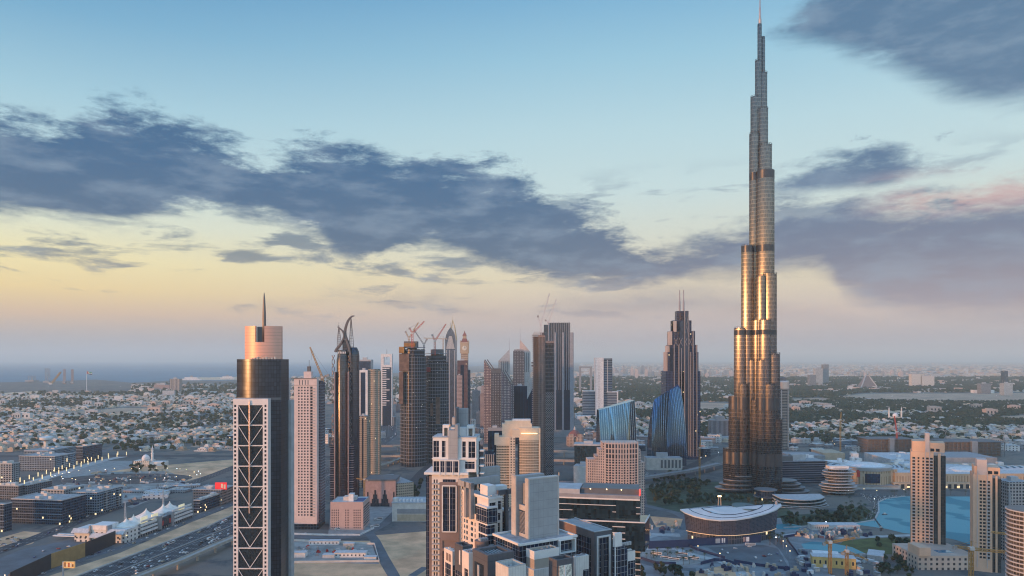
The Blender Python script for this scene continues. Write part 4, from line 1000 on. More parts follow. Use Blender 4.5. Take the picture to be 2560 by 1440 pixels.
crane('grey luffing crane behind the taller one, jib over the ribbed blue slab tower', 1371, 1420, 812, 806, (1391, 748), (1364, 800), 'crane_white', group=g, w=2.8, t=.5)
# ---------------------------------------------------------------- tan tower, blue tops
def plain(name, label, D, xl, xr, yt, m, cat='office tower', depth=26, th=0, yb=None, group=None, roof=None, parts=(), side=None):
    f = Fr(xr, D, th); r = f.thing(name, label, cat, group); z = f.z(yt); x0 = f.sx(xl)
    dp = f.sy(side) if side else depth
    MB().box(x0, 0, 0, abs(dp), 0, z, 0, 1).build('outer_wall', [m, roof or MT['roof_grey']], r)
    w = abs(x0)
    MB().box(x0+w*.3, x0+w*.62, depth*.3, depth*.6, z, z+w*.10+2).build('roof_house', MT['pale_grey'], r)
    for nm, a, b, y0, y1, za, zb, mm in parts:
        MB().box(f.sx(a), f.sx(b), y0, y1, f.z(za) if za else 0, f.z(zb)).build(nm, mm, r)
    return r, f, z, x0
tanf = facade('tan_grid', (.40,.33,.26), (.06,.06,.06), 2.4, 3.6, .5, .45, lit=.01); blueg = MT['ribbed_glass']
r, f, z, x0 = plain('tan_tower', 'curved tan tower with a white-framed blue glass strip beside the horned bronze tower', 1355, 897, 919, 925, MT['white_paint'], parts=[('glass_strip', 901.5, 913, -.4, 0, 1190, 931, blueg)])
MB().cyl(f.sx(932), 14, [(15.5*.753, 0), (15.5*.753, f.z(923))], 28).build('curved_wing', tanf, r, auto=30); MB().box(f.sx(930), f.sx(947), 6, 24, 0, f.z(927)).build('flat_wing', tanf, r)
plain('lower_tower', 'lower tan grid building at the foot of the curved tan tower', 1240, 896, 917, 1040, tanf, depth=20, parts=[('glass_strip', 905, 908, -.3, 0, 1240, 1046, blueg)])
plain('blue_topped_tower', 'blue glass topped tower rising behind the curved tan tower', 1650, 895, 928, 899, MT['pale_grey'], depth=24, parts=[('glass_box', 896.5, 926.5, -.5, 0, 926, 903, blueg)])
# white tower with a square opening
def gate_tower():
    f = Fr(980, 2400); z, sx = f.z, f.sx; r = f.thing('gate_tower', 'white tower with a square opening and needle at its top', 'skyscraper')
    zt = z(885); a, b = sx(952), 0
    mb = MB(); holed(mb, a, b, 0, zt, [(sx(959), sx(975), z(912), z(892))], 18, FRONT()); holed(mb, a, b, 0, zt, [(sx(959), sx(975), z(912), z(892))], .01, FRONT(18))
    for x in (a, b): mb.face([(x,0,0),(x,18,0),(x,18,zt),(x,0,zt)])
    mb.face([(a,0,zt),(b,0,zt),(b,18,zt),(a,18,zt)]); mb.build('white_frame', MT['white_paint'], r)
    MB().box(sx(956), sx(978), -.6, 0, 0, z(918)).build('glazing', blueg, r)
    panes(r, 'white_band', [(sx(956), sx(966 if k % 5 else 974), -1.2, -.6, z(922)-k*7.2, z(922)-k*7.2+3) for k in range(18)], MT['white_paint'])
    MB().cyl(sx(966), 9, [(.4, z(900)), (1.0, z(889)), (.3, z(872))], 8).build('needle', MT['dark_grey'], r)
gate_tower()
# ---------------------------------------------------------------- pointed towers and the clock tower
def pointed():
    f = Fr(1127, 2250); z, sx = f.z, f.sx; k = 1.25; r = f.thing('pointed_tower', 'tower with a pointed arched glass top and white striped face', 'skyscraper')
    gl = glassm('pointed_glass', (.10,.13,.19), .18, .5, px=3, pz=4)
    pts = [(1113,875),(1112.5,850),(1115,838),(1119,828),(1126,818),(1133,828),(1137,838),(1139,850),(1139,875)]
    mb = MB(); P0 = [(sx(p), z(q)) for p, q in pts]; xs = [(sx(1113),0)]+P0+[(sx(1139),0)]
    n = len(xs); mb.loft([[(x, 0, q) for x, q in reversed(xs)], [(x, 28, q) for x, q in reversed(xs)]]); mb.build('arched_body', gl, r)
    panes(r, 'white_stripe', [(sx(1126)-(6+q*.95)*.8, sx(1126)+(6+q*.95)*.8, -.5, 0, z(842+q*2.6)-.9, z(842+q*2.6)+.9) for q in range(12)], MT['white_paint'])
    panes(r, 'pale_pier', [(sx(p)-1, sx(p)+1, -1, 0, 0, z(875)) for p in (1116, 1124, 1136)], MT['pale_grey'])
    MB().bar((sx(1126), 5, z(819)), (sx(1126), 5, z(806)), 1).build('needle', MT['steel'], r)
    f = Fr(1136, 2400); z, sx = f.z, f.sx; r = f.thing('lattice_spire_tower', 'tower with a gilded open lattice spire behind the arched glass tower', 'skyscraper')
    gd = mat('gilded', (.42,.36,.20), .5, .3)
    MB().box(sx(1126), sx(1141.5), 0, 22, 0, z(850)).build('shaft', blueg, r)
    ap = (sx(1131), 11, z(800)); mb = MB()
    for a, y in ((1124,0),(1141,0),(1124,22),(1141,22)): mb.bar((sx(a),y,z(850)), (sx((a+1131)/2+.5),(y+11)/2,z(818)), 1.6); mb.bar((sx((a+1131)/2+.5),(y+11)/2,z(818)), ap, 1.5)
    for q in range(9):
        t = q/10; w = 8.5*(1-t)+.3; mb.bar((sx(1132-w),2,z(850-t*46)), (sx(1132+w),2,z(850-t*46)), .9)
    mb.bar(ap, (ap[0],11,z(791)), .7); mb.build('lattice_spire', gd, r)
pointed()
def clock_tower():
    f = Fr(1161, 2150); z, sx = f.z, f.sx; r = f.thing('clock_tower', 'cream clock tower with a dark pointed spire roof', 'clock tower')
    k = 2150/1800; cm = facade('clock_masonry', (.52,.42,.33), (.08,.06,.05), 2.9, 6, .45, .7); w = 9*k; cy_ = 10
    MB().box(-w, w, 0, 2*w, 0, z(883)).build('shaft', cm, r)
    MB().box(-w*1.18, w*1.18, -w*.18, 2.18*w, z(883), z(858)).build('clock_stage', MT['sandstone'], r)
    MB().box(-w*1.25, w*1.25, -w*.25, 2.25*w, z(858), z(855.5)).build('cornice', MT['beige'], r)
    d = MB(); n = 24; d.loft([[(7*math.cos(2*math.pi*i/n), -w*.18-.9, z(870.5)+7*math.sin(2*math.pi*i/n)) for i in range(n)], [(7*math.cos(2*math.pi*i/n), -w*.18, z(870.5)+7*math.sin(2*math.pi*i/n)) for i in range(n)]])
    dd = d.build('clock_dial', mat('dial_white', (.7,.66,.58), .5), r)
    MB().bar((0,-w*.18-1.2,z(870.5)), (0,-w*.18-1.2,z(870.5)+5.5), 1).build('clock_hand', MT['dark_grey'], dd); MB().bar((0,-w*.18-1.2,z(870.5)), (3.6,-w*.18-1.2,z(870.5)+1.5), 1).build('clock_hand', MT['dark_grey'], dd)
    sq = lambda h, q: [(-h, w-h, q), (h, w-h, q), (h, w+h, q), (-h, w+h, q)]
    MB().loft([sq(w, z(856)), sq(w*.55, z(846))]).build('lower_roof', MT['copper_dome'], r); MB().loft([sq(w*.5, z(846)), sq(w*.5, z(839))]).build('lantern', MT['sandstone'], r)
    MB().loft([sq(w*.6, z(839)), sq(w*.16, z(831)), sq(.2, z(826))]).build('spire_roof', MT['copper_dome'], r)
    panes(r, 'pinnacle', [(s*w*1.1-.8, s*w*1.1+.8, y-.8, y+.8, z(856), z(851)) for s in (-1, 1) for y in (0, 2*w)], MT['sandstone'])
clock_tower()
red_f = facade('red_grid', rgb(112,84,84), rgb(30,36,50), 3, 3.7, .5, .6, lit=.012); bl_f = facade('blue_grid', rgb(92,104,120), rgb(28,44,66), 3, 3.7, .7, .6); wh_f = facade('white_grid', (.55,.54,.52), (.07,.09,.12), 3.2, 3.6, .55, .55)
pk_f = facade('pink_grid', (.47,.36,.33), (.05,.05,.07), 3.0, 3.6, .5, .5); gr_f = facade('grey_grid', (.28,.29,.31), (.04,.05,.07), 3.0, 3.6, .6, .55)
plain('red_brown_tower', 'reddish brown tower with flat top in front of the clock tower', 2050, 1143, 1169, 901, red_f, parts=[('glass_strip', 1151, 1160, -.5, 0, 1080, 912, blueg)], depth=22)
plain('blue_tower', 'narrow blue tower at the right foot of the clock tower', 2080, 1168, 1175, 925, bl_f)
plain('pink_topped_tower', 'small tower with a pinkish top below the reddish brown tower', 1950, 1142, 1155, 938, pk_f, depth=16)
# ---------------------------------------------------------------- wedge-topped towers
def wedge(name, label, D, xl, xr, yl, yr, m, th=0, sidepx=None, sm=None, group=None, dep=24, extra=None):
    f = Fr(xr, D, th); z, sx = f.z, f.sx; r = f.thing(name, label, 'office tower', group); a = sx(xl)
    dp = abs(f.sy(sidepx)) if sidepx else dep
    MB().prism([(a,0),(0,0),(0,dp),(a,dp)], 0, [z(yl, x=a), z(yr), z(yr), z(yl, x=a)]).build('wedge_body', m, r)
    return r, f, a, dp
gw = 'towers with slanting tops'
pkw = facade('wedge_pink', rgb(92,78,92), (.65,.58,.5), 3.6, 4.2, .42, .5, rg=.4, var=.35); blw = facade('wedge_blue', (.05,.065,.09), (.42,.46,.50), 4.4, 4.4, .3, .4, rg=.4, var=.35)
r, f, a, dp = wedge('slant_tower', 'taller slant-topped tower with pink gridded face left of the shorter slanted one', 1900, 1210, 1228, 901, 926, pkw, group=gw)
MB().box(0, f.sx(1253), -2, 24, 0, f.z(933)).build('blue_wing', blw, r); MB().box(0, f.sx(1253), -2.3, 24, f.z(933), f.z(921)).build('dark_cap', MT['dark_grey'], r)
for o in (0, 6): MB().bar((f.sx(1212+o),-.6,f.z(899)), (f.sx(1231+o),-.6,f.z(926)), 2.6).build('slanting_rail', MT['crane_dark'], r)
r, f, a, dp = wedge('slant_tower', 'shorter slant-topped tower with pink gridded face beside the grey gridded tower', 1850, 1254, 1277, 928, 956, pkw, group=gw)
MB().box(0, f.sx(1285), 0, 24, 0, f.z(960)).build('blue_wing', blw, r)
for o in (0, 6): MB().bar((f.sx(1257+o),-.6,f.z(926)), (f.sx(1276+o),-.6,f.z(957)), 2.6).build('slanting_rail', MT['crane_dark'], r)
def twin_peaks():
    for lab, D, xl, xr, ap, yb, m, an in (('grey twin tower with triangular top and antenna, left of the pair', 2650, 1246, 1275, 1274, 902, wh_f, 845), ('pinkish twin tower with triangular top and antenna, right of the pair', 2700, 1299, 1326, 1300, 880, wh_f, 819)):
        f = Fr(xr, D); z, sx = f.z, f.sx; r = f.thing('triangular_tower', lab, 'skyscraper', 'twin towers with triangular tops'); a = sx(xl); zs = z(yb); zp = z(872 if ap > 1290 or True else 0)
        zp = z(873) if ap < 1290 else z(849); xa = sx(ap)
        MB().prism([(a,0),(0,0),(0,30),(a,30)], 0, zs).build('shaft', m, r)
        mb = MB(); tri = [(a, zs), (0, zs), (xa, zp)]; mb.loft([[(x,0,q) for x, q in reversed(tri)], [(x,26,q) for x, q in reversed(tri)]]); mb.build('triangular_top', MT['pale_grey'] if ap < 1290 else MT['pink_beige'], r)
        MB().cyl(xa-(1 if ap < 1290 else -1), 10, [(1.2, zp-20), (.9, zp), (.3, z(an))], 8).build('antenna', MT['pale_grey'], r)
        panes(r, 'dark_slot', [(a*(.2+.17*q)-1.5, a*(.2+.17*q)+1.5, -.4, 0, z(930), zs-2) for q in range(4)], MT['dark_grey'])
twin_peaks()
plain('grey_tower', 'grey gridded slab tower between the twin triangular towers', 2000, 1283, 1311, 877, blw, depth=30, parts=[('roof_frame', 1285, 1309, 4, 8, 877, 873.5, MT['mid_grey'])])
plain('dark_glass_tower', 'dark blue glass tower in front of the pinkish twin', 1880, 1283, 1318, 965, MT['block_glass'], depth=20)
wedge('dark_wedge', 'low dark glass wedge at the foot of the brown unfinished tower', 1700, 1318, 1332, 1000, 972, MT['block_glass'])
# ---------------------------------------------------------------- white office slab, wings and the square frame
def white_slab():
    f = Fr(1509, 2700, 0); z, sx = f.z, f.sx; r = f.thing('white_slab_tower', 'tall white and glass office slab with low side wings', 'office tower')
    MB().box(sx(1489), 0, 0, 46, 0, z(894)).build('white_wall', MT['white_paint'], r)
    panes(r, 'slit_window', [(sx(1497.5)-.9, sx(1497.5)+.9, -.3, .1, z(914+q*3.9)-3.4, z(914+q*3.9)) for q in range(34)], MT['dark_grey'])
    MB().box(.05, sx(1531), 4, 46, 0, z(896)).build('glass_wall', facade('slab_bands', rgb(120,132,140), rgb(36,58,84), 60, 6.5, 1, .68), r); MB().box(sx(1519), sx(1520), 3.2, 4, 0, z(900)).build('stair_strip', MT['white_paint'], r)
    lw = facade('wing_lines', rgb(150,156,160), rgb(46,66,90), 60, 6.0, 1, .55)
    MB().box(sx(1458), sx(1489), 12, 40, 0, z(979)).build('side_wing', lw, r); MB().box(sx(1458)-.6, sx(1489), 10, 41, z(979), z(977)).build('wing_roof', MT['white_paint'], r)
    MB().box(sx(1519), sx(1545), 2, 36, 0, z(981)).build('side_wing', lw, r); MB().box(sx(1517), sx(1546), 1, 37, z(981), z(979)).build('wing_roof', MT['white_paint'], r); MB().box(sx(1542.5), sx(1545.5), 1.2, 2, 0, z(981)).build('wing_post', MT['white_paint'], r)
    MB().box(sx(1440), sx(1500), -40, -6, 0, 12).build('hall', MT['white_paint'], r)
white_slab()
f = Fr(1464, 4600); r = f.thing('square_frame', 'open rectangular frame tower far off beside the white office slab', 'landmark')
for px in (1450.5, 1477.5): MB().box(f.sx(px)-6, f.sx(px)+6, 0, 14, 0, f.z(918)).build('frame_leg', MT['mid_grey'], r)
MB().box(f.sx(1448), f.sx(1480), -.5, 14.5, f.z(920), f.z(916)).build('frame_beam', MT['mid_grey'], r)
# ---------------------------------------------------------------- lit cream apartments
def lit_block():
    D = 1080; f = Fr(1300, D); z, sx = f.z, f.sx; k = D/1800
    r = f.thing('lit_apartment_block', 'cream apartment tower with floodlit stepped top and curved balcony bands', 'apartment tower')
    cm = mat('warm_render', (.66,.55,.42), .7, var=.06); fh = 3.9
    dk = facade('warm_glass', (.36,.29,.22), (.05,.06,.055), 2.4, fh, .72, .62, rw=.7)
    MB().box(sx(1240), sx(1273), 4, 26, 0, z(1113)).build('left_wing', dk, r)
    zl = [z(1116)-q*fh for q in range(60) if z(1116)-q*fh > 2]
    panes(r, 'balcony_band', [(sx(1241), sx(1274), 2.6, 4, q, q+1.1) for q in zl], cm)
    MB().box(sx(1273), sx(1288), 0, 24, 0, z(1094)).build('stair_tower', facade('stair_cream', (.64,.53,.41), (.06,.05,.05), 4.3, fh, .42, .5), r)
    MB().box(sx(1236), sx(1276), 3.2, 26.5, z(1113), z(1093)).build('left_parapet', cm, r); MB().box(sx(1236), sx(1247), 3, 18, z(1093), z(1085)).build('left_cap', cm, r)
    a, b = sx(1298), sx(1349); arc = arcpts(a, 3, b, 3, 3.4, 14)
    MB().prism(arc+[(b, 26), (a, 26)], 0, z(1101)).build('curved_bay', dk, r, auto=30)
    zr = [z(1104)-q*fh for q in range(60) if z(1104)-q*fh > 2]
    me = MB().prism([(x, y-1.1) for x, y in arc]+[(b, 5), (a, 5)], 0, 1.1).mesh('balcony_band', cm)
    for q in zr:
        o = bpy.data.objects.new('balcony_band', me); C.objects.link(o); o.parent = r; o.location = (0, 0, q)
    MB().prism([(x, y-1.3) for x, y in arc]+[(b+1, 26.5), (a, 26.5)], z(1101), z(1070)).build('curved_parapet', cm, r, auto=30)
    MB().box(sx(1280), sx(1300), 1, 24, z(1094), z(1074)).build('upper_step', cm, r); MB().box(sx(1255), sx(1330), 8, 26, z(1094), z(1061)).build('upper_block', cm, r)
    MB().box(sx(1262), sx(1327), 10, 26, z(1061), z(1054)).build('upper_block', cm, r); MB().box(sx(1281), sx(1327), 11, 25, z(1054), z(1050)).build('roof_cap', MT['white_paint'], r)
    MB().box(b-.8, b+1.2, 1, 26, 0, z(1070)).build('end_pier', cm, r); MB().box(a-2.2, a-.2, 2, 8, 0, z(1100)).build('glass_strip', MT['glass_dark'], r)
    lam = MB().box(sx(1303), sx(1343), -4.6, -4.2, z(1084), z(1082)).build('roof_floodlight', mat('flood_glow', (.9,.7,.4), .5, emit=(1,.66,.25), es=2.2), r)
lit_block()
plain('dark_office', 'dark glass office block to the left of the floodlit cream apartments', 1250, 1220, 1256, 1072, MT['block_glass'], depth=24, parts=[('parapet', 1220, 1256, -.6, 0, 1077, 1069, MT['mid_grey'])])
plain('low_office', 'low pillared office at the left foot of the floodlit cream apartments', 1130, 1211, 1236, 1136, facade('pillar_grid', (.42,.43,.44), (.03,.05,.08), 3.2, 30, .6, .95), depth=20, parts=[('roof_glass', 1213, 1234, 2, 18, 1138, 1128, MT['block_glass'])])
# ---------------------------------------------------------------- stepped beige hotel in the middle
def stepped_beige():
    D = 1000; f = Fr(1544, D); z, sx = f.z, f.sx; k = D/1800; fh = 3.55
    r = f.thing('stepped_beige_hotel', 'beige stepped apartment hotel with dense white window grid behind the dark glass office', 'hotel')
    bm = mat('hotel_beige', (.56,.45,.40), .75, var=.05)
    small = facade('small_windows', (.56,.45,.40), (.045,.045,.055), 2.5, fh, .45, .6, rg=.3)
    big = facade('big_windows', (.56,.45,.40), (.04,.05,.07), 4.6, 7.0, .84, .86, var=.4)
    for a, b, t, y0, m_ in ((1470,1496,1150,8,small),(1490,1604,1141,4,small),(1481,1613,1157,6,small),(1498,1602,1124,2.5,small),(1508,1597,1107,1,small)):
        MB().box(sx(a), sx(b), y0, 30, 0, z(t)).build('stepped_wing', m_, r)
    a, b = 1509, 1593; arc = arcpts(sx(1514), 1, sx(1594), 1, 4.5, 12)
    MB().prism(arc+[(sx(1594), 20), (sx(1514), 20)], 0, z(1109)).build('bowed_front', big, r, auto=25)
    n = 11; zt = z(1107)
    for q in range(n+1):
        i = q*12/n; j = int(i); t = i-j; p = arc[j] if j >= 12 else (arc[j][0]*(1-t)+arc[j+1][0]*t, arc[j][1]*(1-t)+arc[j+1][1]*t)
        MB().box(p[0]-.55, p[0]+.55, p[1]-.8, p[1]+.6, 0, zt+1.8).build('pier', bm, r)
    me = MB().prism([(x, y-.55) for x, y in arc]+[(sx(1594), 3), (sx(1514), 3)], 0, .75).mesh('sill_course', bm)
    for q in range(60):
        zz = zt-1-q*fh*(2 if q < 3 else 1)-(3*fh if q >= 3 else 0)
        if zz < 3: break
        o = bpy.data.objects.new('sill_course', me); C.objects.link(o); o.parent = r; o.location = (0, 0, zz)
    br = MT['brown_render']; R = random.Random(2)
    for q in range(34):
        for c in (1, 3, 5, 7, 9):
            zz = zt-30-q*fh
            if zz < 4: continue
            i = (c+.5)*12/n; j = int(i); p = arc[j]
            panes(r, 'balcony', [(p[0]-1.9, p[0]+1.9, p[1]-1.5, p[1], zz, zz+.9)], bm, limit=1) if q < 20 else None
stepped_beige()
# ---------------------------------------------------------------- right half: opera hall, beige towers, mall, offices
def opera():
    f = Fr(1826, 915); z, sx = f.z, f.sx
    r = f.thing('opera_hall', 'ship-shaped dark hall with a pale curved overhanging roof', 'concert hall')
    D = lambda py, zz: F*(H-zz)/(py-HZ)
    def pt(px, py, zz):
        d = D(py, zz); return (U(px)*d-f.C[0], d-f.C[1], zz)
    zr = 42.0
    # roof outline from its photographed rim (height varies bow to stern)
    rim = [(1700,1273,46),(1712,1281,43.5),(1735,1290,41),(1765,1297,39.5),(1800,1300.5,39),(1840,1299,39.5),(1880,1292.5,41),(1915,1283.5,43),(1940,1274,45.5),(1954,1264,48),(1952,1259,49),(1935,1259.5,48.5),(1905,1262,46),(1870,1263.5,43.5),(1830,1264,42.5),(1790,1264,42.5),(1755,1267,43.5),(1725,1270.5,45)]
    top = [Vector(pt(p[0], p[1], p[2]-9)) for p in rim]; cen = sum(top, Vector())/len(top)
    mb = MB(); n = len(top); low = [p+Vector((0,0,-1.4)) for p in top]
    inn = [cen+(p-cen)*.72+Vector((0,0,1.2)) for p in top]
    m2 = [cen+(p-cen)*.4+Vector((0,0,1.8)) for p in top]
    for a, b in ((low, top), (top, inn), (inn, m2)):
        for i in range(n): j = (i+1) % n; mb.face([a[i], a[j], b[j], b[i]])
    mb.face(m2); mb.face(list(reversed(low)))
    mb.build('roof', mat('opera_roof', (.56,.60,.61), .5, scale=.05, var=.08), r, auto=30)
    # hull
    hull = [cen+(p-cen)*.93+Vector((0,0,-1.6-(p.z-cen.z)*0)) for p in top]; bot = []
    for p in top:
        q = cen+(p-cen)*.885; bot.append(Vector((q.x, q.y, 10.5)))
    bt = [cen+(p-cen)*.86 for p in top]; base = [Vector((q.x, q.y, .0)) for q in bt]; b14 = [Vector((q.x, q.y, 10.0)) for q in bt]
    mb = MB()
    for i in range(n): j = (i+1) % n; mb.face([bot[i], bot[j], hull[j], hull[i]])
    mb.build('hull_wall', facade('opera_hull', (.075,.075,.10), (.05,.06,.09), 2.0, 1.6, .8, .7, rg=.25, rw=.35, var=.4), r)
    mb = MB()
    for i in range(n): j = (i+1) % n; mb.face([base[i], base[j], b14[j], b14[i]]); mb.face([b14[i], b14[j], bot[j], bot[i]])
    mb.build('ground_floor', facade('opera_base', (.10,.10,.12), (.05,.06,.08), 3.2, 6.5, .8, .85, lit=.03, rg=.2), r)
    lg = MB()
    for i in range(0, 9): lg.bar(bot[i]+Vector((0,-.4,.2)), bot[i+1]+Vector((0,-.4,.2)), .5)
    lg.build('light_strip', mat('strip_glow', (.8,.6,.4), .5, emit=(1,.62,.3), es=.4), r)
    e = Vector(pt(1862, 1268, 35.5)); MB().cyl(e.x, e.y, [(15, 34), (15, 37.0)], 32, sy=1.5).build('roof_oval', mat('roof_lawn', (.10,.16,.16), .8), r)
    a, b = Vector(pt(1745,1271,36.4)), Vector(pt(1778,1281.5,34.6)); MB().bar(a, b, 1.6).build('roof_slot', MT['dark_grey'], r)
    for q, (s, h) in enumerate(((.84, .75), (.6, 1.75))):
        g = MB(); c = [cen+(p-cen)*s+Vector((0,0,h)) for p in top]
        for i in range(n): g.bar(c[i], c[(i+1) % n], .55)
        g.build('roof_seam', MT['block_glass'], r)
    e = Vector(pt(1941,1262,39)); MB().cyl(e.x, e.y, [(1.8, 38), (1.6, 43), (.8, 44)], 12).build('bow_stack', MT['mid_grey'], r, auto=40)
opera()
def beige_tower(label, D, xl, xr, yt, ycrown, cx0, cx1, cols, glassx, th=27):
    f = Fr(xr, D, th); z, sx = f.z, f.sx; r = f.thing('beige_tower', label, 'apartment tower', 'beige apartment towers by the lake'); fh = 3.6
    bm = mat('tower_beige', (.64,.44,.31), .75, var=.05) if 'tower_beige' not in MT else MT['tower_beige']; st = mat('tower_stone', (.50,.46,.45), .75, var=.05) if 'tower_stone' not in MT else MT['tower_stone']
    zt = z(yt); a = sx(xl); rows = [zt-6-k*fh for k in range(70) if zt-6-k*fh > 14]
    rects, bal = [], []
    for kind, p, q in cols:
        for w in rows:
            if kind == 'w': rects.append((sx(p), sx(q), w-2.2, w))
            else: bal.append((sx(p), sx(q), w-2.9, w))
    gx0, gx1 = sx(glassx[0]), sx(glassx[1])
    mb = MB(); holed(mb, a, gx0, 0, zt, rects+bal, .9, FRONT()); mb.face([(a,0,0),(a,30,0),(a,30,zt),(a,0,zt)]); mb.face([(a,0,zt),(gx0,0,zt),(gx0,30,zt),(a,30,zt)])
    mb.face([(gx0,0,0),(gx0,30,0),(gx0,30,zt),(gx0,0,zt)])
    mb.build('front_wall', bm, r)
    panes(r, 'window', pane_boxes(rects, FRONT(), .7, .9), MT['glass_dark']); panes(r, 'balcony_recess', pane_boxes(bal, FRONT(), .7, .9), MT['glass_dark'])
    panes(r, 'balcony', [(b[0]-.2, b[1]+.2, -1.2, .0, b[2]-.2, b[2]+.9) for b in bal], MT['pale_grey'])
    gg = glassm('tower_green_glass', (.03,.05,.06), .1, .2, px=1.6, pz=3.6, var=.4, line=(.10,.10,.10), lw=.08) if 'tower_green_glass' not in MT else MT['tower_green_glass']
    MB().box(gx0, gx1, 3, 30, 0, z(yt+8)).build('glass_wing', gg, r)
    m = (gx0+gx1)/2; MB().box(gx0+(gx1-gx0)*.36, gx0+(gx1-gx0)*.58, 1.2, 3, 0, z(yt+2)).build('stone_pier', bm, r)
    panes(r, 'white_mullion', [(sx(p)-.35, sx(p)+.35, -.5, .1, 4, zt+4) for p in (cx0, cx1)], st)
    MB().box(sx(cx0), sx(cx1), 1, 16, zt, z(ycrown)).build('crown', st, r)
    MB().box(a+1.2, sx(cx0), 2.5, 26, zt, z(yt-(yt-ycrown)*.55)).build('upper_step', bm, r); MB().box(sx(cx1), gx1-1, 2.5, 26, zt, z(yt-(yt-ycrown)*.5)).build('upper_step', bm, r)
    panes(r, 'loggia', [(sx(cx1)+1+k*5.2, sx(cx1)+4.6+k*5.2, 2.2, 2.5, zt+1, zt+4.2) for k in range(int((gx1-1-sx(cx1)-1)/5.2))], MT['glass_dark'])
    return r, f
beige_tower('taller beige apartment tower with stepped crown standing in front of the turquoise lake', 800, 2278, 2365, 1133, 1085, 2313.5, 2324, [('b',2281,2288),('w',2294,2298.5),('w',2306,2310.5),('w',2315,2322),('b',2324.5,2332)], (2334,2365))
beige_tower('shorter beige apartment tower to the right of the taller one, yellow crane at its foot', 745, 2433, 2504, 1190, 1152, 2443, 2468, [('w',2449,2455),('w',2457.5,2464.5),('b',2467.5,2475)], (2481,2504))
f = Fr(2342, 770); r = f.thing('podium_building', 'low beige podium with small blue pool at the foot of the taller beige tower', 'podium')
MB().box(f.sx(2280), f.sx(2425), -12, 40, 0, 15).build('outer_wall', facade('podium_beige', (.52,.42,.35), (.06,.06,.07), 6, 5, .4, .5), r); MB().box(f.sx(2347), f.sx(2384), 0, 10, 15.0, 15.3).build('pool', mat('pool_water', (.03,.20,.32), .1, var=.1), r)
MB().box(f.sx(2280), f.sx(2308), -14, 8, 15, 24).build('corner_block', MT['tower_beige'], r)
plain('grey_tower', 'grey apartment tower at the right edge beside the shorter beige tower', 790, 2521, 2580, 1205, facade('edge_grid', (.40,.38,.37), (.05,.055,.07), 3.4, 3.6, .55, .6), 'apartment tower', 24, parts=[('balcony_strip', 2520, 2527, -1, 0, 1440, 1230, MT['mid_grey'])])
f = Fr(2612, 560); r = f.thing('curved_tower', 'curved banded tower cut off by the right edge of the photo', 'apartment tower'); 
MB().cyl(0, 16, [(15.4, 0), (15.4, f.z(1283))], 40, sy=1.05).build('core', facade('curved_glazing', (.22,.19,.17), (.06,.055,.05), 2.4, 3.4, .8, .7), r, auto=30)
me = MB().cyl(0, 16, [(16.2, 0), (16.2, .9)], 40, sy=1.05).mesh('balcony_band', MT['pale_grey'])
for q in range(30):
    zz = f.z(1287)-q*3.4
    if zz > 1: o = bpy.data.objects.new('balcony_band', me); C.objects.link(o); o.parent = r; o.location = (0,0,zz)
# tower behind the supertall
f = Fr(1963, 1760); r = f.thing('banded_tower', 'round-topped banded apartment tower just right of the supertall tower', 'apartment tower'); k = 1760/1800
MB().cyl(0, 14, [(14.5*k, 0), (14.5*k, f.z(972))], 30).build('shaft', facade('banded_flat', (.42,.34,.29), (.06,.06,.07), 60, 3.8, 1, .55), r, auto=30); MB().cyl(0, 14, [(14.8*k, f.z(972)), (14.8*k, f.z(955)), (13*k, f.z(952))], 30).build('crown', MT['peach_metal'], r, auto=30); MB().cyl(-2, 15, [(11*k, f.z(955)), (10*k, f.z(946)), (5*k, f.z(943))], 24).build('cap', MT['brown_grey'], r, auto=40)
panes(r, 'vertical_rib', [(f.sx(p)-.8, f.sx(p)+.8, -1.2, 1.5, 0, f.z(975)) for p in (1954, 1970)], MT['pink_beige'])
plain('grey_slab', 'plain grey vertical-windowed slab to the left of the supertall tower', 1960, 1777, 1823, 1050, facade('slab_vertical', (.30,.30,.32), (.05,.06,.09), 3.4, 60, .55, .9), 'office block', 26, parts=[('roof_block', 1790, 1812, 2, 20, 1052, 1041, MT['mid_grey']), ('annexe', 1796, 1825, -22, 0, 1110, 1090, MT['pale_grey'])])
# low banded office right of the supertall and curved terraces
band_f = facade('office_bands', rgb(116,118,130), rgb(30,40,58), 90, 4.0, 1, .68, rg=.2)
plain('banded_office', 'low wide office block with horizontal bands to the right of the supertall base', 1290, 1953, 2066, 1152, band_f, 'office block', 40, th=-6, parts=[('roof_plant', 1955, 1985, 4, 26, 1154, 1140, MT['dark_grey']), ('end_pier', 2063, 2068, -1, 30, 1250, 1153, MT['brown_grey'])])
def rounded_terraces():
    D = 1180; f = Fr(2102, D); z = f.z; k = D/1800; r = f.thing('terraced_building', 'unfinished round building of stacked curved floor terraces beside the lake', 'building')
    MB().cyl(0, 10, [(19*k, 0), (20*k, z(1172))], 36, sx=1.2).build('core', facade('terrace_dark', rgb(74,78,90), rgb(24,34,48), 4, 4.2, .8, .7), r, auto=30)
    for q in range(9):
        zz = z(1172)-q*z(1172)/9; rr = (25+4*math.sin(q*1.3)+q*.9)*k
        MB().cyl(1.2*math.sin(q*2), 9, [(rr, zz-.9), (rr, zz)], 40, sx=1.35).build('floor_terrace', MT['pale_grey'], r, auto=30)
    MB().box(-18, 14, 2, 16, z(1172), z(1166)).build('roof_house', MT['white_paint'], r)
rounded_terraces()
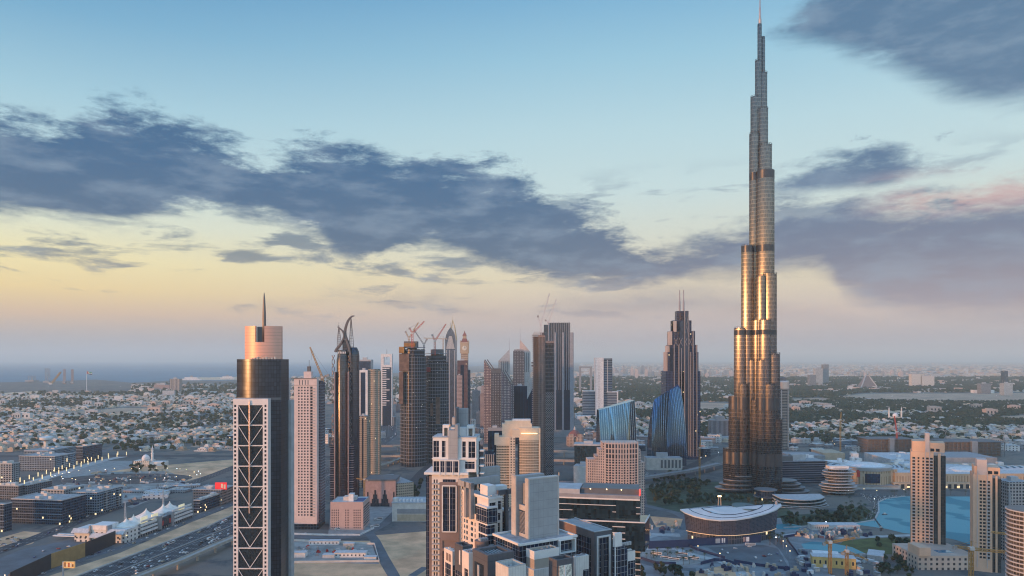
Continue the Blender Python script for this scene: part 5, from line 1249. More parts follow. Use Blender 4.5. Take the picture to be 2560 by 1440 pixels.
def curved_terrace():
    D = 1065; f = Fr(2020, D); z = f.z; r = f.thing('curved_building', 'low curved building with white bands between the hall and the round terraces', 'building')
    for q in range(5):
        y0 = 1277-q*7; zt = max(1.5, z(1283-q*8.2)); 
        p = arcpts(f.sx(1952+q*2), 14, f.sx(2092-q*3), 26, 14+q, 18)
        MB().prism(p+[(f.sx(2085), 50), (f.sx(1960), 46)], max(0, zt-4.2) if q else 0, zt-1).build('glazed_storey', MT['office_glass'], r, auto=30)
        MB().prism([(x, y-1.2) for x, y in p]+[(f.sx(2086), 50.5), (f.sx(1959), 46.5)], zt-1, zt).build('white_band', MT['pale_grey'], r, auto=30)
curved_terrace()
# ---------------------------------------------------------------- shopping mall by the lake
def mall():
    D = 1240; f = Fr(2175, D); z, sx = f.z, f.sx; r = f.thing('shopping_mall', 'sprawling sand-coloured mall with pale ribbed vault roofs behind the lake', 'mall')
    sm = facade('mall_stone', (.45,.355,.25), (.25,.18,.11), 5.0, 26, .3, .8, rg=.7, var=.3); rf = MT['roof_light']; al = mat('vault_metal', (.50,.53,.55), .4, .3, var=.06)
    MB().box(sx(2145), sx(2560), 30, 150, 0, 22).build('rear_block', [MT['sandstone'], ][0], r)
    for a, b, y0, y1, h in ((2236,2300,-2,30,27),(2300,2450,4,40,24),(2450,2600,-6,40,26),(2216,2245,2,40,32)):
        MB().box(sx(a), sx(b), y0, y1, 0, h, 0, 1).build('stone_front', [sm, rf], r)
    panes(r, 'arcade', [(sx(2232+q*14.6), sx(2240+q*14.6), -8.2, -8, .5, 8) for q in range(24)], MT['glass_dark'])
    MB().box(sx(2228), sx(2600), -8, -2, 0, 11).build('lower_front', MT['sandstone'], r)
    panes(r, 'shop_light', [(sx(2230+q*31), sx(2237+q*31), -8.5, -8.3, 2, 5) for q in range(11)], mat('shop_glow', (.8,.6,.4), .5, emit=(1,.7,.35), es=1.0))
    # curved glazed drum
    cx = sx(2183); MB().cyl(cx, 26, [(36, 0), (36, 30)], 48, sx=1.1).build('corner_drum', sm, r, auto=30); MB().cyl(cx, 26, [(37, 30), (39, 36)], 48, sx=1.1).build('drum_roof', al, r, auto=30)
    MB().cyl(cx-2, 14, [(25, 10), (25, 26)], 40, sx=1.05).build('drum_glazing', blueg, r, auto=30); MB().cyl(cx+1, 30, [(30, 36), (26, 38)], 40, sx=1.1).build('drum_dome', MT['white_steel'], r, auto=30)
    # vaults
    def vault(x0, y0, x1, y1, rad, h, nb, nm='vault_roof'):
        A, B = Vector((x0,y0,0)), Vector((x1,y1,0)); d = (B-A).normalized(); n = Vector((-d.y, d.x, 0)); rings = []
        for q in range(nb+1):
            c = A.lerp(B, q/nb); rings.append([tuple(c+n*(rad*math.cos(t))+Vector((0,0,h+rad*.42*math.sin(t)))) for t in [math.pi*i/10 for i in range(11)]])
        v = MB().loft(rings, 0, caps=True, closed=False).build(nm, al, r, auto=30)
        for q in range(1, nb, 2):
            c = A.lerp(B, q/nb); e = A.lerp(B, (q+.9)/nb); mb = MB()
            for i in range(2, 8):
                t0, t1 = math.pi*i/10, math.pi*(i+1)/10; g = lambda cc, t: tuple(cc+n*(rad*1.01*math.cos(t))+Vector((0,0,h+rad*.43*math.sin(t)+.15)))
                mb.face([g(c,t0), g(e,t0), g(e,t1), g(c,t1)])
            mb.build('skylight', MT['glass_blue'], v)
    vault(sx(2085), 190, sx(2180), 70, 17, 22, 20); vault(sx(2222), 70, sx(2300), 60, 16, 24, 14); vault(sx(2525), 50, sx(2640), 60, 16, 24, 12)
    MB().cyl(sx(2190), 100, [(34, 0), (34, 24), (28, 26)], 40, sx=1.5).build('low_dome', rf, r, auto=30); MB().cyl(sx(2195), 160, [(30, 0), (30, 22)], 36, sx=1.6).build('roof_disc', MT['white_steel'], r, auto=30)
    MB().cyl(sx(2420), 70, [(40, 0), (40, 24), (34, 27)], 40, sx=1.6).build('low_dome', rf, r, auto=30); MB().cyl(sx(2460), 40, [(22, 0), (22, 27), (18, 29)], 36, sx=1.6).build('roof_disc', MT['white_steel'], r, auto=30)
    for a, b, y0, y1, h, m in ((2060,2160,140,210,20,MT['roof_light']),(2110,2215,240,300,24,MT['mid_grey']),(2215,2280,250,310,28,MT['sandstone']),(2365,2560,180,290,24,MT['roof_light']),(2480,2640,150,240,32,MT['mid_grey']),(2350,2480,110,170,23,MT['roof_light'])):
        MB().box(sx(a), sx(b), y0, y1, 0, h).build('roof_block', m, r)
    R = random.Random(4)
    panes(r, 'roof_unit', [(x, x+R.uniform(5,14), y, y+R.uniform(4,9), 20, R.uniform(24,30)) for x, y in [(sx(R.uniform(2120,2600)), R.uniform(60,290)) for _ in range(46)]], MT['white_steel'])
    MB().box(sx(2120), sx(2240), -12, 6, 0, 6).build('waterfront_terrace', MT['pale_grey'], r); MB().box(sx(2120), sx(2236), -14, 4, 6, 7).build('terrace_roof', MT['mid_grey'], r)
    MB().box(sx(2141), sx(2148), -3, -2, 20, 32).build('red_banner', MT['red_paint'], r)
mall()
def site_frame(label, D, xl, xr, yt, dep):
    f = Fr(xr, D); r = f.thing('unfinished_block', label, 'building under construction'); a = f.sx(xl); h = f.z(yt)
    n = 5; panes(r, 'floor_slab', [(a, 0, 0, dep, h*(q+1)/n-.8, h*(q+1)/n) for q in range(n)], MT['dark_concrete'])
    panes(r, 'column', [(a-a*q/14-.6, a-a*q/14+.6, .4, 1.4, 0, h) for q in range(15)], MT['dark_concrete']); MB().box(a+3, -3, 8, dep-2, 0, h-2).build('interior', MT['brown_grey'], r)
    MB().box(a*.55, a*.45, -.5, 6, 0, h+2).build('core', MT['mid_grey'], r)
site_frame('long unfinished concrete frame behind the mall with a red crane', 1690, 2170, 2290, 1098, 60)
site_frame('long unfinished concrete frame behind the mall, right of the taller beige tower', 1640, 2362, 2512, 1105, 70)
# ---------------------------------------------------------------- low blocks round the centre
r, f, z, x0 = plain('plinth_building', 'pale low building with slit windows at the foot of the larger tilted glass block', 1440, 1617, 1706, 1145, MT['off_white'], 'building', 30, parts=[('slit_window', 1652+q*9, 1657+q*9, -.3, 0, 1170, 1150, MT['dark_grey']) for q in range(6)])
plain('long_office', 'long low dark office behind the stepped beige hotel', 1300, 1436, 1510, 1115, MT['office_glass'], 'office block', 30, th=10, parts=[('roof_slab', 1434, 1511, -1.5, 31, 1115, 1111, MT['pale_grey'])])
r, f, z, x0 = plain('prow_building', 'low pale building with a pointed green roof behind the dark glass office', 1190, 1434, 1482, 1166, MT['off_white'], 'building', 26, th=14)
def palace():
    f = Fr(1438, 1830); z = f.z; r = f.thing('domed_hotel', 'small cream hotel with dark red domed roof behind the brown unfinished tower', 'hotel'); cm = facade('dome_cream', (.55,.42,.34), (.08,.06,.06), 3.5, 3.8, .4, .5)
    MB().box(-20, 22, 0, 30, 0, z(1092)).build('outer_wall', cm, r); MB().box(-16, -4, -3, 0, 0, z(1085)).build('bay', cm, r); MB().box(6, 18, -3, 0, 0, z(1085)).build('bay', cm, r)
    MB().cyl(0, 14, [(17, z(1092)), (15, z(1085)), (8, z(1078)), (3, z(1076))], 24).build('dome', MT['copper_dome'], r, auto=40); MB().cyl(0, 14, [(3, z(1076)), (2.4, z(1072)), (.4, z(1067))], 12).build('cupola', MT['off_white'], r)
    o = MB(); n = 14
    for q in range(n): o.bar((6*math.cos(math.pi*q/n), -3.6, z(1100)+9*math.sin(math.pi*q/n)), (6*math.cos(math.pi*(q+1)/n), -3.6, z(1100)+9*math.sin(math.pi*(q+1)/n)), 1.0)
    o.build('white_arch', MT['white_paint'], r)
palace()
def pink_low():
    f = Fr(908, 935, 0); z, sx = f.z, f.sx; r = f.thing('pink_block', 'low pink office block with small blue roof patch in front of the horned bronze tower', 'office block'); fh = 3.6
    zt = z(1255); a = sx(826); rects = []
    for q in range(10):
        zz = z(1274)-q*3.2
        if zz < 4: break
        for p0, w in ((829,2.4),(834.2,2.4),(839.4,2.4),(844.6,2.4),(863,1.6),(867,1.6),(871,1.6),(884,2.4),(889,2.4),(894,2.4),(899,2.4)): rects.append((sx(p0), sx(p0+w), zz-2.0, zz))
    mb = MB(); holed(mb, a, 0, 0, zt, rects, .5, FRONT()); dp = f.sy(924); mb.face([(0,0,0),(0,dp,0),(0,dp,zt),(0,0,zt)]); mb.face([(a,0,zt-1),(0,0,zt-1),(0,dp,zt-1),(a,dp,zt-1)], 1); mb.face([(a,0,0),(a,dp,0),(a,dp,zt),(a,0,zt)])
    mb.build('outer_wall', [mat('pink_wall', (.50,.36,.33), .75, var=.05), MT['roof_light']], r); panes(r, 'window', pane_boxes(rects, FRONT(), .4, .5), MT['glass_dark'])
    panes(r, 'side_strip', [(.01, .15, 2, dp-2, q, q+1.6) for q in [4+3.4*i for i in range(int((zt-6)/3.4))]], MT['glass_dark'])
    MB().box(sx(873), -2, dp*.2, dp*.75, zt-1, zt-.6).build('blue_roof', mat('blue_roof', (.05,.09,.22), .6), r); MB().box(sx(868), sx(880), 8, 18, zt-1, z(1238)).build('roof_house', MT['white_paint'], r); MB().box(sx(852), sx(884), 14, 26, zt-1, z(1247)).build('roof_house', MT['off_white'], r)
pink_low()
f = Fr(1064, 985, 0); z, sx = f.z, f.sx; r = f.thing('warehouse', 'pale flat warehouse with tan lower wall beside the white apartment tower', 'warehouse'); zt = z(1258)
MB().box(sx(980), 12, 0, 40, 0, zt).build('outer_wall', [MT['off_white']], r); MB().box(sx(993), 12, -.3, 0, 1, z(1286)).build('tan_wall', MT['sandstone'], r); MB().box(sx(993), 12, -.4, 0, z(1284), z(1272)).build('window_band', MT['mid_grey'], r)
MB().box(sx(980)-.6, 12.6, -.6, 40.6, zt, zt+1.2).build('roof_edge', MT['pale_grey'], r); panes(r, 'roof_unit', [(sx(996+q*9), sx(1001+q*9), 6, 12, zt+1, zt+4) for q in range(7)], MT['white_paint']); MB().cyl(sx(987), 6, [(4, zt), (4, zt+6), (2, zt+7)], 16).build('corner_turret', MT['off_white'], r)
f = Fr(989, 1085, 0); z, sx = f.z, f.sx; r = f.thing('brick_block', 'dull pink block with stepped dark glass notches under a small yellow crane', 'building'); zt = z(1203)
MB().box(sx(912), 0, 0, 46, 0, zt).build('outer_wall', MT['brick_pink'], r)
for c in (938, 962): 
    panes(r, 'glass_notch', [(sx(c-q*3.2-2), sx(c+q*3.2+2), -.3-.02*q, 0, 0, z(1225+q*11)) for q in range(4)], MT['glass_dark'])
panes(r, 'glass_notch', [(sx(p), sx(p+3), -.3, 0, z(1255), z(1230)) for p in (918, 983)], MT['glass_dark']); MB().box(sx(912)-.5, .5, -.5, 46.5, zt, zt+2.5).build('roof_frame', MT['dark_grey'], r)
crane('small yellow crane over the dull pink block with dark notches', 911, 1070, 1275, 1199, (891, 1196), (918, 1200), 'crane_yellow', w=1.8, t=.4)
r, f, z, x0 = plain('tan_office', 'long tan office with punched windows behind the dull pink block', 1105, 992, 1034, 1205, facade('tan_punched', (.46,.37,.28), (.06,.05,.05), 3.4, 4, .5, .45), 'office block', 90, th=-30)
# ---------------------------------------------------------------- roads, plots, water on the ground
def pl(*pts): return [P(*p) for p in pts]
def road(name, pts, w, m, z=.08):
    """strip of width w along ground points"""
    mb = MB(); n = len(pts); L, R = [], []
    for i, p in enumerate(pts):
        a = Vector(pts[max(0, i-1)]); b = Vector(pts[min(n-1, i+1)]); d = (b-a).normalized(); q = Vector((-d.y, d.x))*w/2
        L.append((p[0]+q.x, p[1]+q.y, z)); R.append((p[0]-q.x, p[1]-q.y, z))
    for i in range(n-1): mb.face([R[i], R[i+1], L[i+1], L[i]])
    return tag(mb.build(name, m), kind='structure')
def resample(pts, step):
    out = []; acc = 0.0
    for a, b in zip(pts, pts[1:]):
        a, b = Vector(a), Vector(b); L = (b-a).length; t = acc
        while t < L: out.append((a.lerp(b, t/L), (b-a).normalized())); t += step
        acc = t-L
    return out
HWY = [(-470,420),(-440,600),(-412,741),(-372,957),(-352,1200),(-348,1500),(-362,2080),(-500,2900),(-800,4200),(-1300,6000)]
asp, ab = MT['asphalt'], MT['asphalt_blue']; sandm, pav, ppav = MT['sand'], MT['paving'], MT['pale_paving']
dirt = mat('dirt', (.22,.19,.16), .95, scale=.05, var=.35, detail=9); conc = mat('site_ground', (.30,.29,.27), .95, scale=.04, var=.35, detail=9)
pit_m = mat('pit_floor', (.085,.08,.08), .95, scale=.06, var=.6, detail=9)
# left
sheet('sand_strip', pl((60,1460),(300,1382),(480,1305),(590,1262),(590,1292),(380,1372),(200,1450)), sandm, .04)
sheet('sand_plot', pl((250,1168),(420,1162),(590,1148),(590,1166),(430,1215),(300,1215),(180,1205)), sandm, .03)
sheet('site_ground', pl((130,1235),(170,1205),(250,1180),(420,1178),(470,1200),(420,1230),(330,1270),(260,1250)), conc, .035)
sheet('parking_ground', pl((0,1440),(0,1395),(60,1372),(200,1345),(285,1345),(285,1372),(130,1425),(30,1460)), ab, .05)
sheet('sand_plot', pl((0,1345),(60,1328),(110,1332),(80,1360),(0,1375)), sandm, .045)
sheet('paved_square', pl((150,1190),(260,1152),(330,1152),(330,1170),(240,1185),(180,1200)), pav, .05)
n = 40; c = P(318, 1197)
sheet('building_pit', [(c[0]+118*math.cos(2*math.pi*i/n), c[1]+62*math.sin(2*math.pi*i/n)) for i in range(n)], pit_m, .06)
road('highway', HWY, 62, asp, .09)
SERV = [P(30,1462),P(110,1432),P(230,1390),P(312,1366),P(400,1330),P(480,1298),P(590,1256)]
road('service_road', SERV, 13, ab, .08)
BACK = [P(-60,1398),P(0,1377),P(95,1343),P(190,1306),P(312,1262),P(410,1236),P(590,1166),P(720,1120)]
road('back_road', BACK, 22, asp, .07); road('cross_road', [P(-40,1141),P(250,1139),P(590,1141),P(760,1142),P(1000,1143)], 34, asp, .075)
road('suburb_road', [P(250,1130),P(340,1106),P(430,1084),P(560,1060)], 22, ab, .07)
BOUL = [P(20,1225),P(60,1212),P(130,1190),P(200,1168),P(262,1150),P(310,1141)]
road('boulevard', BOUL, 24, ppav, .07)
mk = MB()
def dashes(pts, offs, step, ln, w, z):
    for p, d in resample(pts, step):
        q = Vector((-d.y, d.x))
        for o in offs:
            a, b = p+q*(o-w/2), p+q*(o+w/2); mk.face([(b.x,b.y,z),(a.x,a.y,z),(a.x+d.x*ln,a.y+d.y*ln,z),(b.x+d.x*ln,b.y+d.y*ln,z)])
dashes(HWY[:8], [-26.5,-22.8,-19.1,-15.4,-11.7,-8,8,11.7,15.4,19.1,22.8,26.5], 16, 5, .3, .12)
dashes(HWY[:8], [-30,-3.6,3.6,30], 12, 12.2, .35, .12); dashes(SERV, [0], 12, 4, .3, .11); dashes(BACK, [-5,0,5], 14, 5, .3, .11)
tag(mk.build('road_marking', MT['white_paint']), kind='structure')
def barrier(name, label, pts, h, w, m, cat='barrier', step=None):
    """a wall following ground points; local to its first point"""
    o = pts[0]; mb = MB()
    for a, b in zip(pts, pts[1:]):
        a, b = Vector(a)-Vector(o), Vector(b)-Vector(o); d = (b-a).normalized(); q = Vector((-d.y, d.x))*w/2
        mb.prism([tuple(a+q), tuple(a-q), tuple(b-q), tuple(b+q)], 0, h)
    ob = mb.build(name, m); ob.location = (o[0], o[1], 0); return tag(ob, label, cat)
off = lambda pts, o: [tuple(Vector(p)+Vector((-d.y, d.x))*o) for p, d in resample(pts, 40)]
barrier('median_barrier', 'concrete barrier along the middle of the highway', off(HWY[:6], 0), 1.1, .8, MT['concrete'])
barrier('edge_barrier', 'white edge barrier between highway and sand strip', off(HWY[:5], 31.5), 1.2, .8, MT['off_white'])
# centre
sheet('sand_plot', pl((722,1352),(925,1352),(945,1400),(975,1450),(722,1450)), sandm, .04); sheet('sand_plot', pl((940,1338),(1066,1328),(1090,1450),(1003,1450),(960,1390)), sandm, .04)
sheet('site_ground', pl((722,1352),(930,1360),(948,1410),(722,1405)), conc, .06)
road('lot_road', [P(690,1338),P(780,1343),P(860,1343),P(915,1335),P(958,1312),P(985,1290),P(1010,1262)], 13, ab, .08)
road('lot_road', [P(922,1331),P(938,1352),P(958,1392),P(985,1440),P(992,1470)], 12, ab, .085); road('lot_road', [P(1030,1440),P(1064,1418)], 9, ab, .08)
road('city_street', [P(990,1260),P(1030,1215),P(1060,1180),P(1120,1130),P(1250,1075),P(1300,1030)], 26, asp, .07)
sheet('paving', pl((820,1340),(930,1330),(1000,1260),(960,1240),(830,1250)), pav, .03)
# right
park_m = mat('park_lawn', (.05,.075,.045), .95, scale=.06, var=.45, detail=8)
sheet('park_lawn', pl((1612,1222),(1700,1200),(1800,1205),(1960,1262),(1990,1290),(1900,1300),(1720,1290),(1620,1268)), park_m, .035)
sheet('park_lawn', pl((1950,1290),(2060,1282),(2160,1265),(2195,1290),(2150,1312),(1960,1318)), park_m, .035)
sheet('plaza', pl((1610,1330),(1680,1300),(1960,1295),(2060,1330),(2080,1460),(1600,1460)), mat('plaza_stone', (.22,.235,.245), .9, scale=.05, var=.25, detail=8), .03)
sheet('parking_lot', pl((1770,1369),(1905,1362),(1945,1372),(1972,1420),(1828,1404)), ab, .07)
sheet('sand_plot', pl((1740,1428),(1850,1405),(1890,1450),(1730,1460)), sandm, .06); sheet('site_ground', pl((1605,1376),(1700,1374),(1770,1392),(1750,1408),(1680,1420),(1600,1400)), conc, .06)
sheet('sand_plot', pl((1625,1290),(1712,1298),(1712,1316),(1640,1318)), sandm, .06)
road('curved_road', [P(1608,1262),P(1690,1282),P(1720,1298),P(1712,1325)], 14, ab, .075)
road('curved_road', [P(1600,1372),P(1690,1372),P(1730,1388),P(1800,1402),P(1850,1425),P(1860,1460)], 11, ppav, .085)
road('curved_road', [P(1700,1338),P(1640,1336),P(1600,1345)], 16, ppav, .07)
road('curved_road', [P(1930,1345),P(1965,1372),P(1990,1405),P(2005,1460)], 16, ab, .09); road('curved_road', [P(1920,1345),P(1990,1335),P(2100,1345),P(2280,1338)], 10, ppav, .08)
road('curved_road', [P(1600,1402),P(1660,1420),P(1740,1425)], 12, ab, .08)
road('mall_road', [P(1440,1180),P(1560,1192),P(1640,1196),P(1760,1180),P(1820,1160)], 22, asp, .075); road('mall_road', [P(1700,1180),P(1780,1140),P(1900,1120),P(2200,1112),P(2600,1118)], 24, asp, .07)
wm2, nt, b = pbsdf('lake_water'); tc = node(nt, 'ShaderNodeTexCoord'); v1 = noise(nt, tc.outputs['Object'], .013, 2, .4, 1.2); rp = noise(nt, tc.outputs['Object'], .6, 4, .6)
nt.links.new(mixc(nt, v1.step(.46, .5), rgb(52,130,144)+(1,), rgb(98,160,168)+(1,)), b.inputs['Base Color']); b.inputs['Roughness'].default_value = .55; b.inputs['Specular IOR Level'].default_value = .2
bp = node(nt, 'ShaderNodeBump'); bp.inputs['Strength'].default_value = .15; nt.links.new(rp.s, bp.inputs['Height']); nt.links.new(bp.outputs[0], b.inputs['Normal'])
sheet('lake', pl((2186,1301),(2196,1280),(2196,1256),(2215,1247),(2262,1241),(2600,1242),(2700,1250),(2700,1400),(2520,1385),(2450,1370),(2390,1350),(2330,1338),(2260,1333),(2215,1322),(2130,1310),(2150,1307)), wm2, .10)
sheet('canal', pl((1925,1312),(1975,1309),(2010,1316),(1990,1324),(1930,1322)), wm2, .10); sheet('pool', pl((2003,1360),(2030,1354),(2075,1357),(2130,1368),(2160,1382),(2130,1386),(2060,1376),(2010,1372)), wm2, .10)
sheet('lawn', pl((2085,1372),(2110,1352),(2180,1345),(2278,1346),(2278,1384),(2190,1387),(2140,1378)), mat('green_lawn', (.10,.115,.035), .95, scale=.08, var=.3), .07)
barrier('lake_kerb', 'pale stone kerb round the left shore of the turquoise lake', pl((2262,1241),(2215,1247),(2196,1256),(2197,1280),(2186,1301),(2150,1307),(2130,1310),(2060,1314),(1960,1320)), 1.2, 2.2, MT['pale_paving'], 'kerb')
# far bare ground
fs = mat('far_sand', (.48,.32,.22), .95, scale=.01, var=.2)
for q in (((2080,994),(2160,984),(2340,984),(2620,982),(2620,1003),(2400,1004),(2180,1000)), ((1590,1012),(1690,1006),(1860,1008),(1870,1024),(1700,1028)), ((1975,997),(2080,995),(2080,1001),(1975,1003)), ((100,1036),(300,1020),(480,1018),(300,1034)), ((2440,1045),(2620,1035),(2620,1052))): sheet('bare_land', pl(*q), fs, .3)
inl = mat('inlet_water', (.05,.13,.16), .2)
sheet('inlet', pl((-20,986),(30,981),(112,977),(120,980),(60,987),(-20,990)), inl, .5); sheet('inlet', pl((420,950),(480,944),(600,942),(600,950)), inl, .9)
def viaduct(name, label, pts, w, h, t, m, every, rail=True):
    o = pts[0]; r = thing(name, label, 'viaduct', (o[0], o[1]), 0); loc = [(p[0]-o[0], p[1]-o[1]) for p in pts]; mb = MB()
    for a, b in zip(loc, loc[1:]):
        a, b = Vector(a), Vector(b); d = (b-a).normalized(); q = Vector((-d.y, d.x))*w/2
        mb.prism([tuple(a+q), tuple(a-q), tuple(b-q), tuple(b+q)], h-t, h)
    mb.build('deck', m, r)
    for s in (-1, 1):
        mb = MB()
        for a, b in zip(loc, loc[1:]):
            a, b = Vector(a), Vector(b); d = (b-a).normalized(); q = Vector((-d.y, d.x))*s*w/2
            mb.prism([tuple(a+q*1.02), tuple(a+q*.94), tuple(b+q*.94), tuple(b+q*1.02)] if s < 0 else [tuple(a+q*.94), tuple(a+q*1.02), tuple(b+q*1.02), tuple(b+q*.94)], h, h+1.3)
        mb.build('parapet', m, r)
    for p, d in resample(loc, every)[1:]:
        MB().cyl(p.x, p.y, [(1.3, 0), (1.1, h-t-1.6), (w*.34, h-t)], 10).build('pier', m, r, auto=40)
    return r
vm = mat('viaduct_concrete', (.40,.37,.33), .8)
viaduct('metro_viaduct', 'metro viaduct on piers along the near side of the highway, bottom left', [(-395,560),(-372,690),(-352,760),(-338,840),(-322,915),(-300,1040)], 9, 9, 2.0, vm, 34)
viaduct('road_viaduct', 'lit road viaduct crossing behind the towers, upper deck', [P(900,1131),P(980,1130),P(1120,1132),P(1300,1140),P(1480,1148)], 14, 15, 2.4, vm, 45)
viaduct('road_viaduct', 'lower road viaduct crossing in front of the upper deck behind the towers', [P(900,1152),P(980,1150),P(1120,1152),P(1300,1158),P(1480,1164)], 12, 9, 2, vm, 45)
viaduct('road_viaduct', 'short curved ramp viaduct between the tan tower and the ochre-netted tower', [P(930,1176),P(970,1166),P(1010,1150)], 9, 7, 1.8, vm, 30)
viaduct('rail_viaduct', 'long dark elevated rail deck in front of the tilted glass blocks', [P(1395,1224),P(1480,1222),P(1620,1208),P(1720,1192),P(1800,1172)], 12, 12, 3, MT['mid_grey'], 40)
# ---------------------------------------------------------------- left foreground: tented mall and grey blocks
def tented_mall():
    D = DG(1358); f = Fr(312, D, 7); z, sx, sy = f.z, f.sx, f.sy; L = sy(482); a = sx(186); zt = z(1318)
    r = f.thing('tented_mall', 'white banded mall with cream tent roofs beside the highway', 'mall'); wh = MT['white_paint']
    dk = facade('mall_dark', (.36,.37,.38), (.04,.06,.09), 5, 4.6, .7, .55)
    MB().box(a, 0, 0, 26, 0, zt-4).build('end_block', facade('mall_white', (.66,.65,.63), (.05,.06,.08), 7, 5, .35, .45), r); MB().box(-34, 0, 26, L, 0, zt-5).build('long_block', dk, r)
    for q in range(4): MB().box(.05, 3.0-q*.7, 30, L*.42, 4+q*4.6, 6.2+q*4.6).build('white_band', wh, r); MB().box(.05, 3.0-q*.7, L*.66, L*.97, 4+q*4.6, 6.2+q*4.6).build('white_band', wh, r)
    for y0, y1 in ((L*.43, L*.47), (L*.62, L*.655)): MB().box(-4, 4, y0, y1, 0, zt-1).build('grey_pylon', MT['mid_grey'], r)
    MB().box(.05, 2, L*.47, L*.62, 3, zt-4).build('entrance_glass', MT['ribbed_glass'], r); panes(r, 'red_panel', [(2.0, 2.4, y, y+4, 5, 11) for y in (L*.48, L*.595)], MT['red_paint'])
    # end block canopies
    for x0, x1, h in ((a-1, a*.68, zt-7), (a*.66, a*.34, zt-12), (a*.32, 1, zt-7)):
        MB().prism([(x0,-5),(x1,-5),(x1,0),(x0,0)], h-1, [h-.4, h-.4, h+4, h+4]).build('pale_awning', MT['roof_light'], r)
    MB().box(a*.66, a*.34, -1, 20, zt-4, zt+1.5).build('roof_lantern', wh, r)
    for x in (a*.67, a*.33): MB().box(x-1, x+1, -2.5, 6, 0, zt+1).build('grey_pylon', MT['mid_grey'], r)
    panes(r, 'round_window', [(x-.9, x+.9, -.3, 0, q, q+1.8) for x in (a*.95, a*.88, a*.78, a*.2, a*.1) for q in (4, 12)], MT['glass_dark'])
    def tent(x, y, rad, h):
        rg = []
        for q in range(9):
            t = q/8; rr = rad*((1-t)**1.9)+.35; rg.append([(x+rr*math.cos(2*math.pi*i/16)*(1+.10*(i % 2)*(1-t)), y+rr*math.sin(2*math.pi*i/16)*(1+.10*(i % 2)*(1-t)), zt-4+h*t) for i in range(16)])
        MB().loft(rg).build('tent_roof', MT['fabric_white'], r, smooth=True)
    tent(-15, 24, 13, 10); tent(-15, 38, 13, 11); tent(-18, 68, 19, 12.5); tent(-17, 103, 14, 11.5); tent(-17, 118, 15, 12)
    for y in (32, 111): MB().lattice((-22, y, zt-4), (-22, y, zt+25), 2.2, .4, w2=.5).build('tent_mast', MT['pale_grey'], r)
    for y, hh in ((34, 8), (56, 7), (116, 7)):
        MB().box(-3, -2, y, y+13, zt-4, zt-4+hh).build('sign_board', mat('sign_glow', (.75,.70,.5), .5, emit=(1,.85,.5), es=.35) if 'sign_glow' not in MT else MT['sign_glow'], r)
    R = random.Random(8); panes(r, 'roof_unit', [(x, x+3, y, y+3, zt-5, zt-2.6) for x, y in [(R.uniform(-32,-6), R.uniform(26, L-6)) for _ in range(22)]], MT['pale_grey'])
    MB().box(a-34, a-1, 6, 9, 4, 5).build('walkway_roof', MT['white_steel'], r); MB().box(a-34, a-1, 14, 17, 4, 5).build('walkway_roof', MT['white_steel'], r)
tented_mall()
mat('ledge_blue', rgb(110,132,150), .7)
gb = facade('block_grey', rgb(128,146,160), rgb(20,44,68), 3.6, 3.7, .72, .62, lit=.014); gw_ = facade('block_white', rgb(150,156,160), rgb(30,48,66), 5.2, 3.7, .62, .66, lit=.014); gd_ = facade('block_dark', rgb(52,76,98), rgb(16,36,58), 2.8, 3.7, .8, .7, lit=.014); gbr = facade('block_brown', rgb(92,100,110), rgb(30,40,52), 4, 3.7, .6, .6, lit=.014)
def block(label, xc, yb, yt, xl, xr_side, th, m, roof=None, name='grey_block', n=5, group='blocks of the left quarter', frame=None, seed=0):
    D = DG(yb); f = Fr(xc, D, th); r = f.thing(name, label, 'office block', group); a = f.sx(xl); L = f.sy(xr_side); zt = f.z(yt); R = random.Random(seed+int(xc*7))
    MB().box(a, 0, 0, L, 0, zt, 0, 1).build('outer_wall', [m, roof or MT['roof_grey']], r)
    mb = MB(); mb.box(a-.4, .4, -.4, .5, zt, zt+1.3); mb.box(-.5, .4, .5, L, zt, zt+1.3); mb.box(a-.4, a+.5, .5, L, zt, zt+1.3); mb.build('parapet', MT['pale_grey'], r)
    panes(r, 'roof_unit', [(x, x+R.uniform(4,9), y, y+R.uniform(4,8), zt, zt+R.uniform(2,4.5)) for x, y in [(a*R.uniform(.25,.9), L*R.uniform(.1,.85)) for _ in range(n)]], MT['off_white'])
    if frame:
        for q in range(frame): MB().box(-.2, 1.4, L*(q+.1)/frame, L*(q+.75)/frame, 3, zt-1).build('framed_bay', MT['block_white'] if q % 2 else MT['block_grey'], r)
    panes(r, 'floor_ledge', [(a-.7, .7, -.8, 0, q*7.4+6, q*7.4+6.6) for q in range(int(zt/7.4))], MT['ledge_blue'])
    return r, f, a, L, zt
block('dark layered office block in front of the whiter blocks, left of the tented mall', 155, 1312, 1252, 28, 216, 8, gd_)
block('white-framed long block behind the tented mall', 242, 1287, 1233, 180, 306, 8, gb, frame=4)
block('low white-topped block between the dark layered block and the white-framed one', 160, 1262, 1226, 104, 210, 8, gw_)
block('brown-grey block at the left edge behind the dark layered block', 46, 1250, 1216, -20, 60, 8, gbr); block('brown-grey block beside the one at the left edge, pale roof', 70, 1247, 1214, 52, 130, 8, gbr)
block('dark office block at the left edge beside the dark layered one', 10, 1330, 1262, -60, 30, 8, gd_)
block('pale long block with stepped roof along the lit boulevard', 137, 1178, 1142, 47, 188, 6, gb, frame=3); block('dark blue end block of the boulevard row', 207, 1157, 1117, 190, 255, 10, gd_)
block('white-framed block at the near end of the boulevard row, left edge', 30, 1206, 1160, -30, 50, 6, gw_); block('grey block behind the pale long block of the boulevard row', 120, 1150, 1128, 60, 190, 4, gb)
block('dark office with tiled roof just beyond the tented mall', 500, 1282, 1252, 484, 553, 8, gd_); block('pinkish flat block under the red billboard', 553, 1264, 1226, 482, 590, 6, facade('block_pink', rgb(150,128,122), rgb(60,56,60), 4, 4.2, .7, .45))
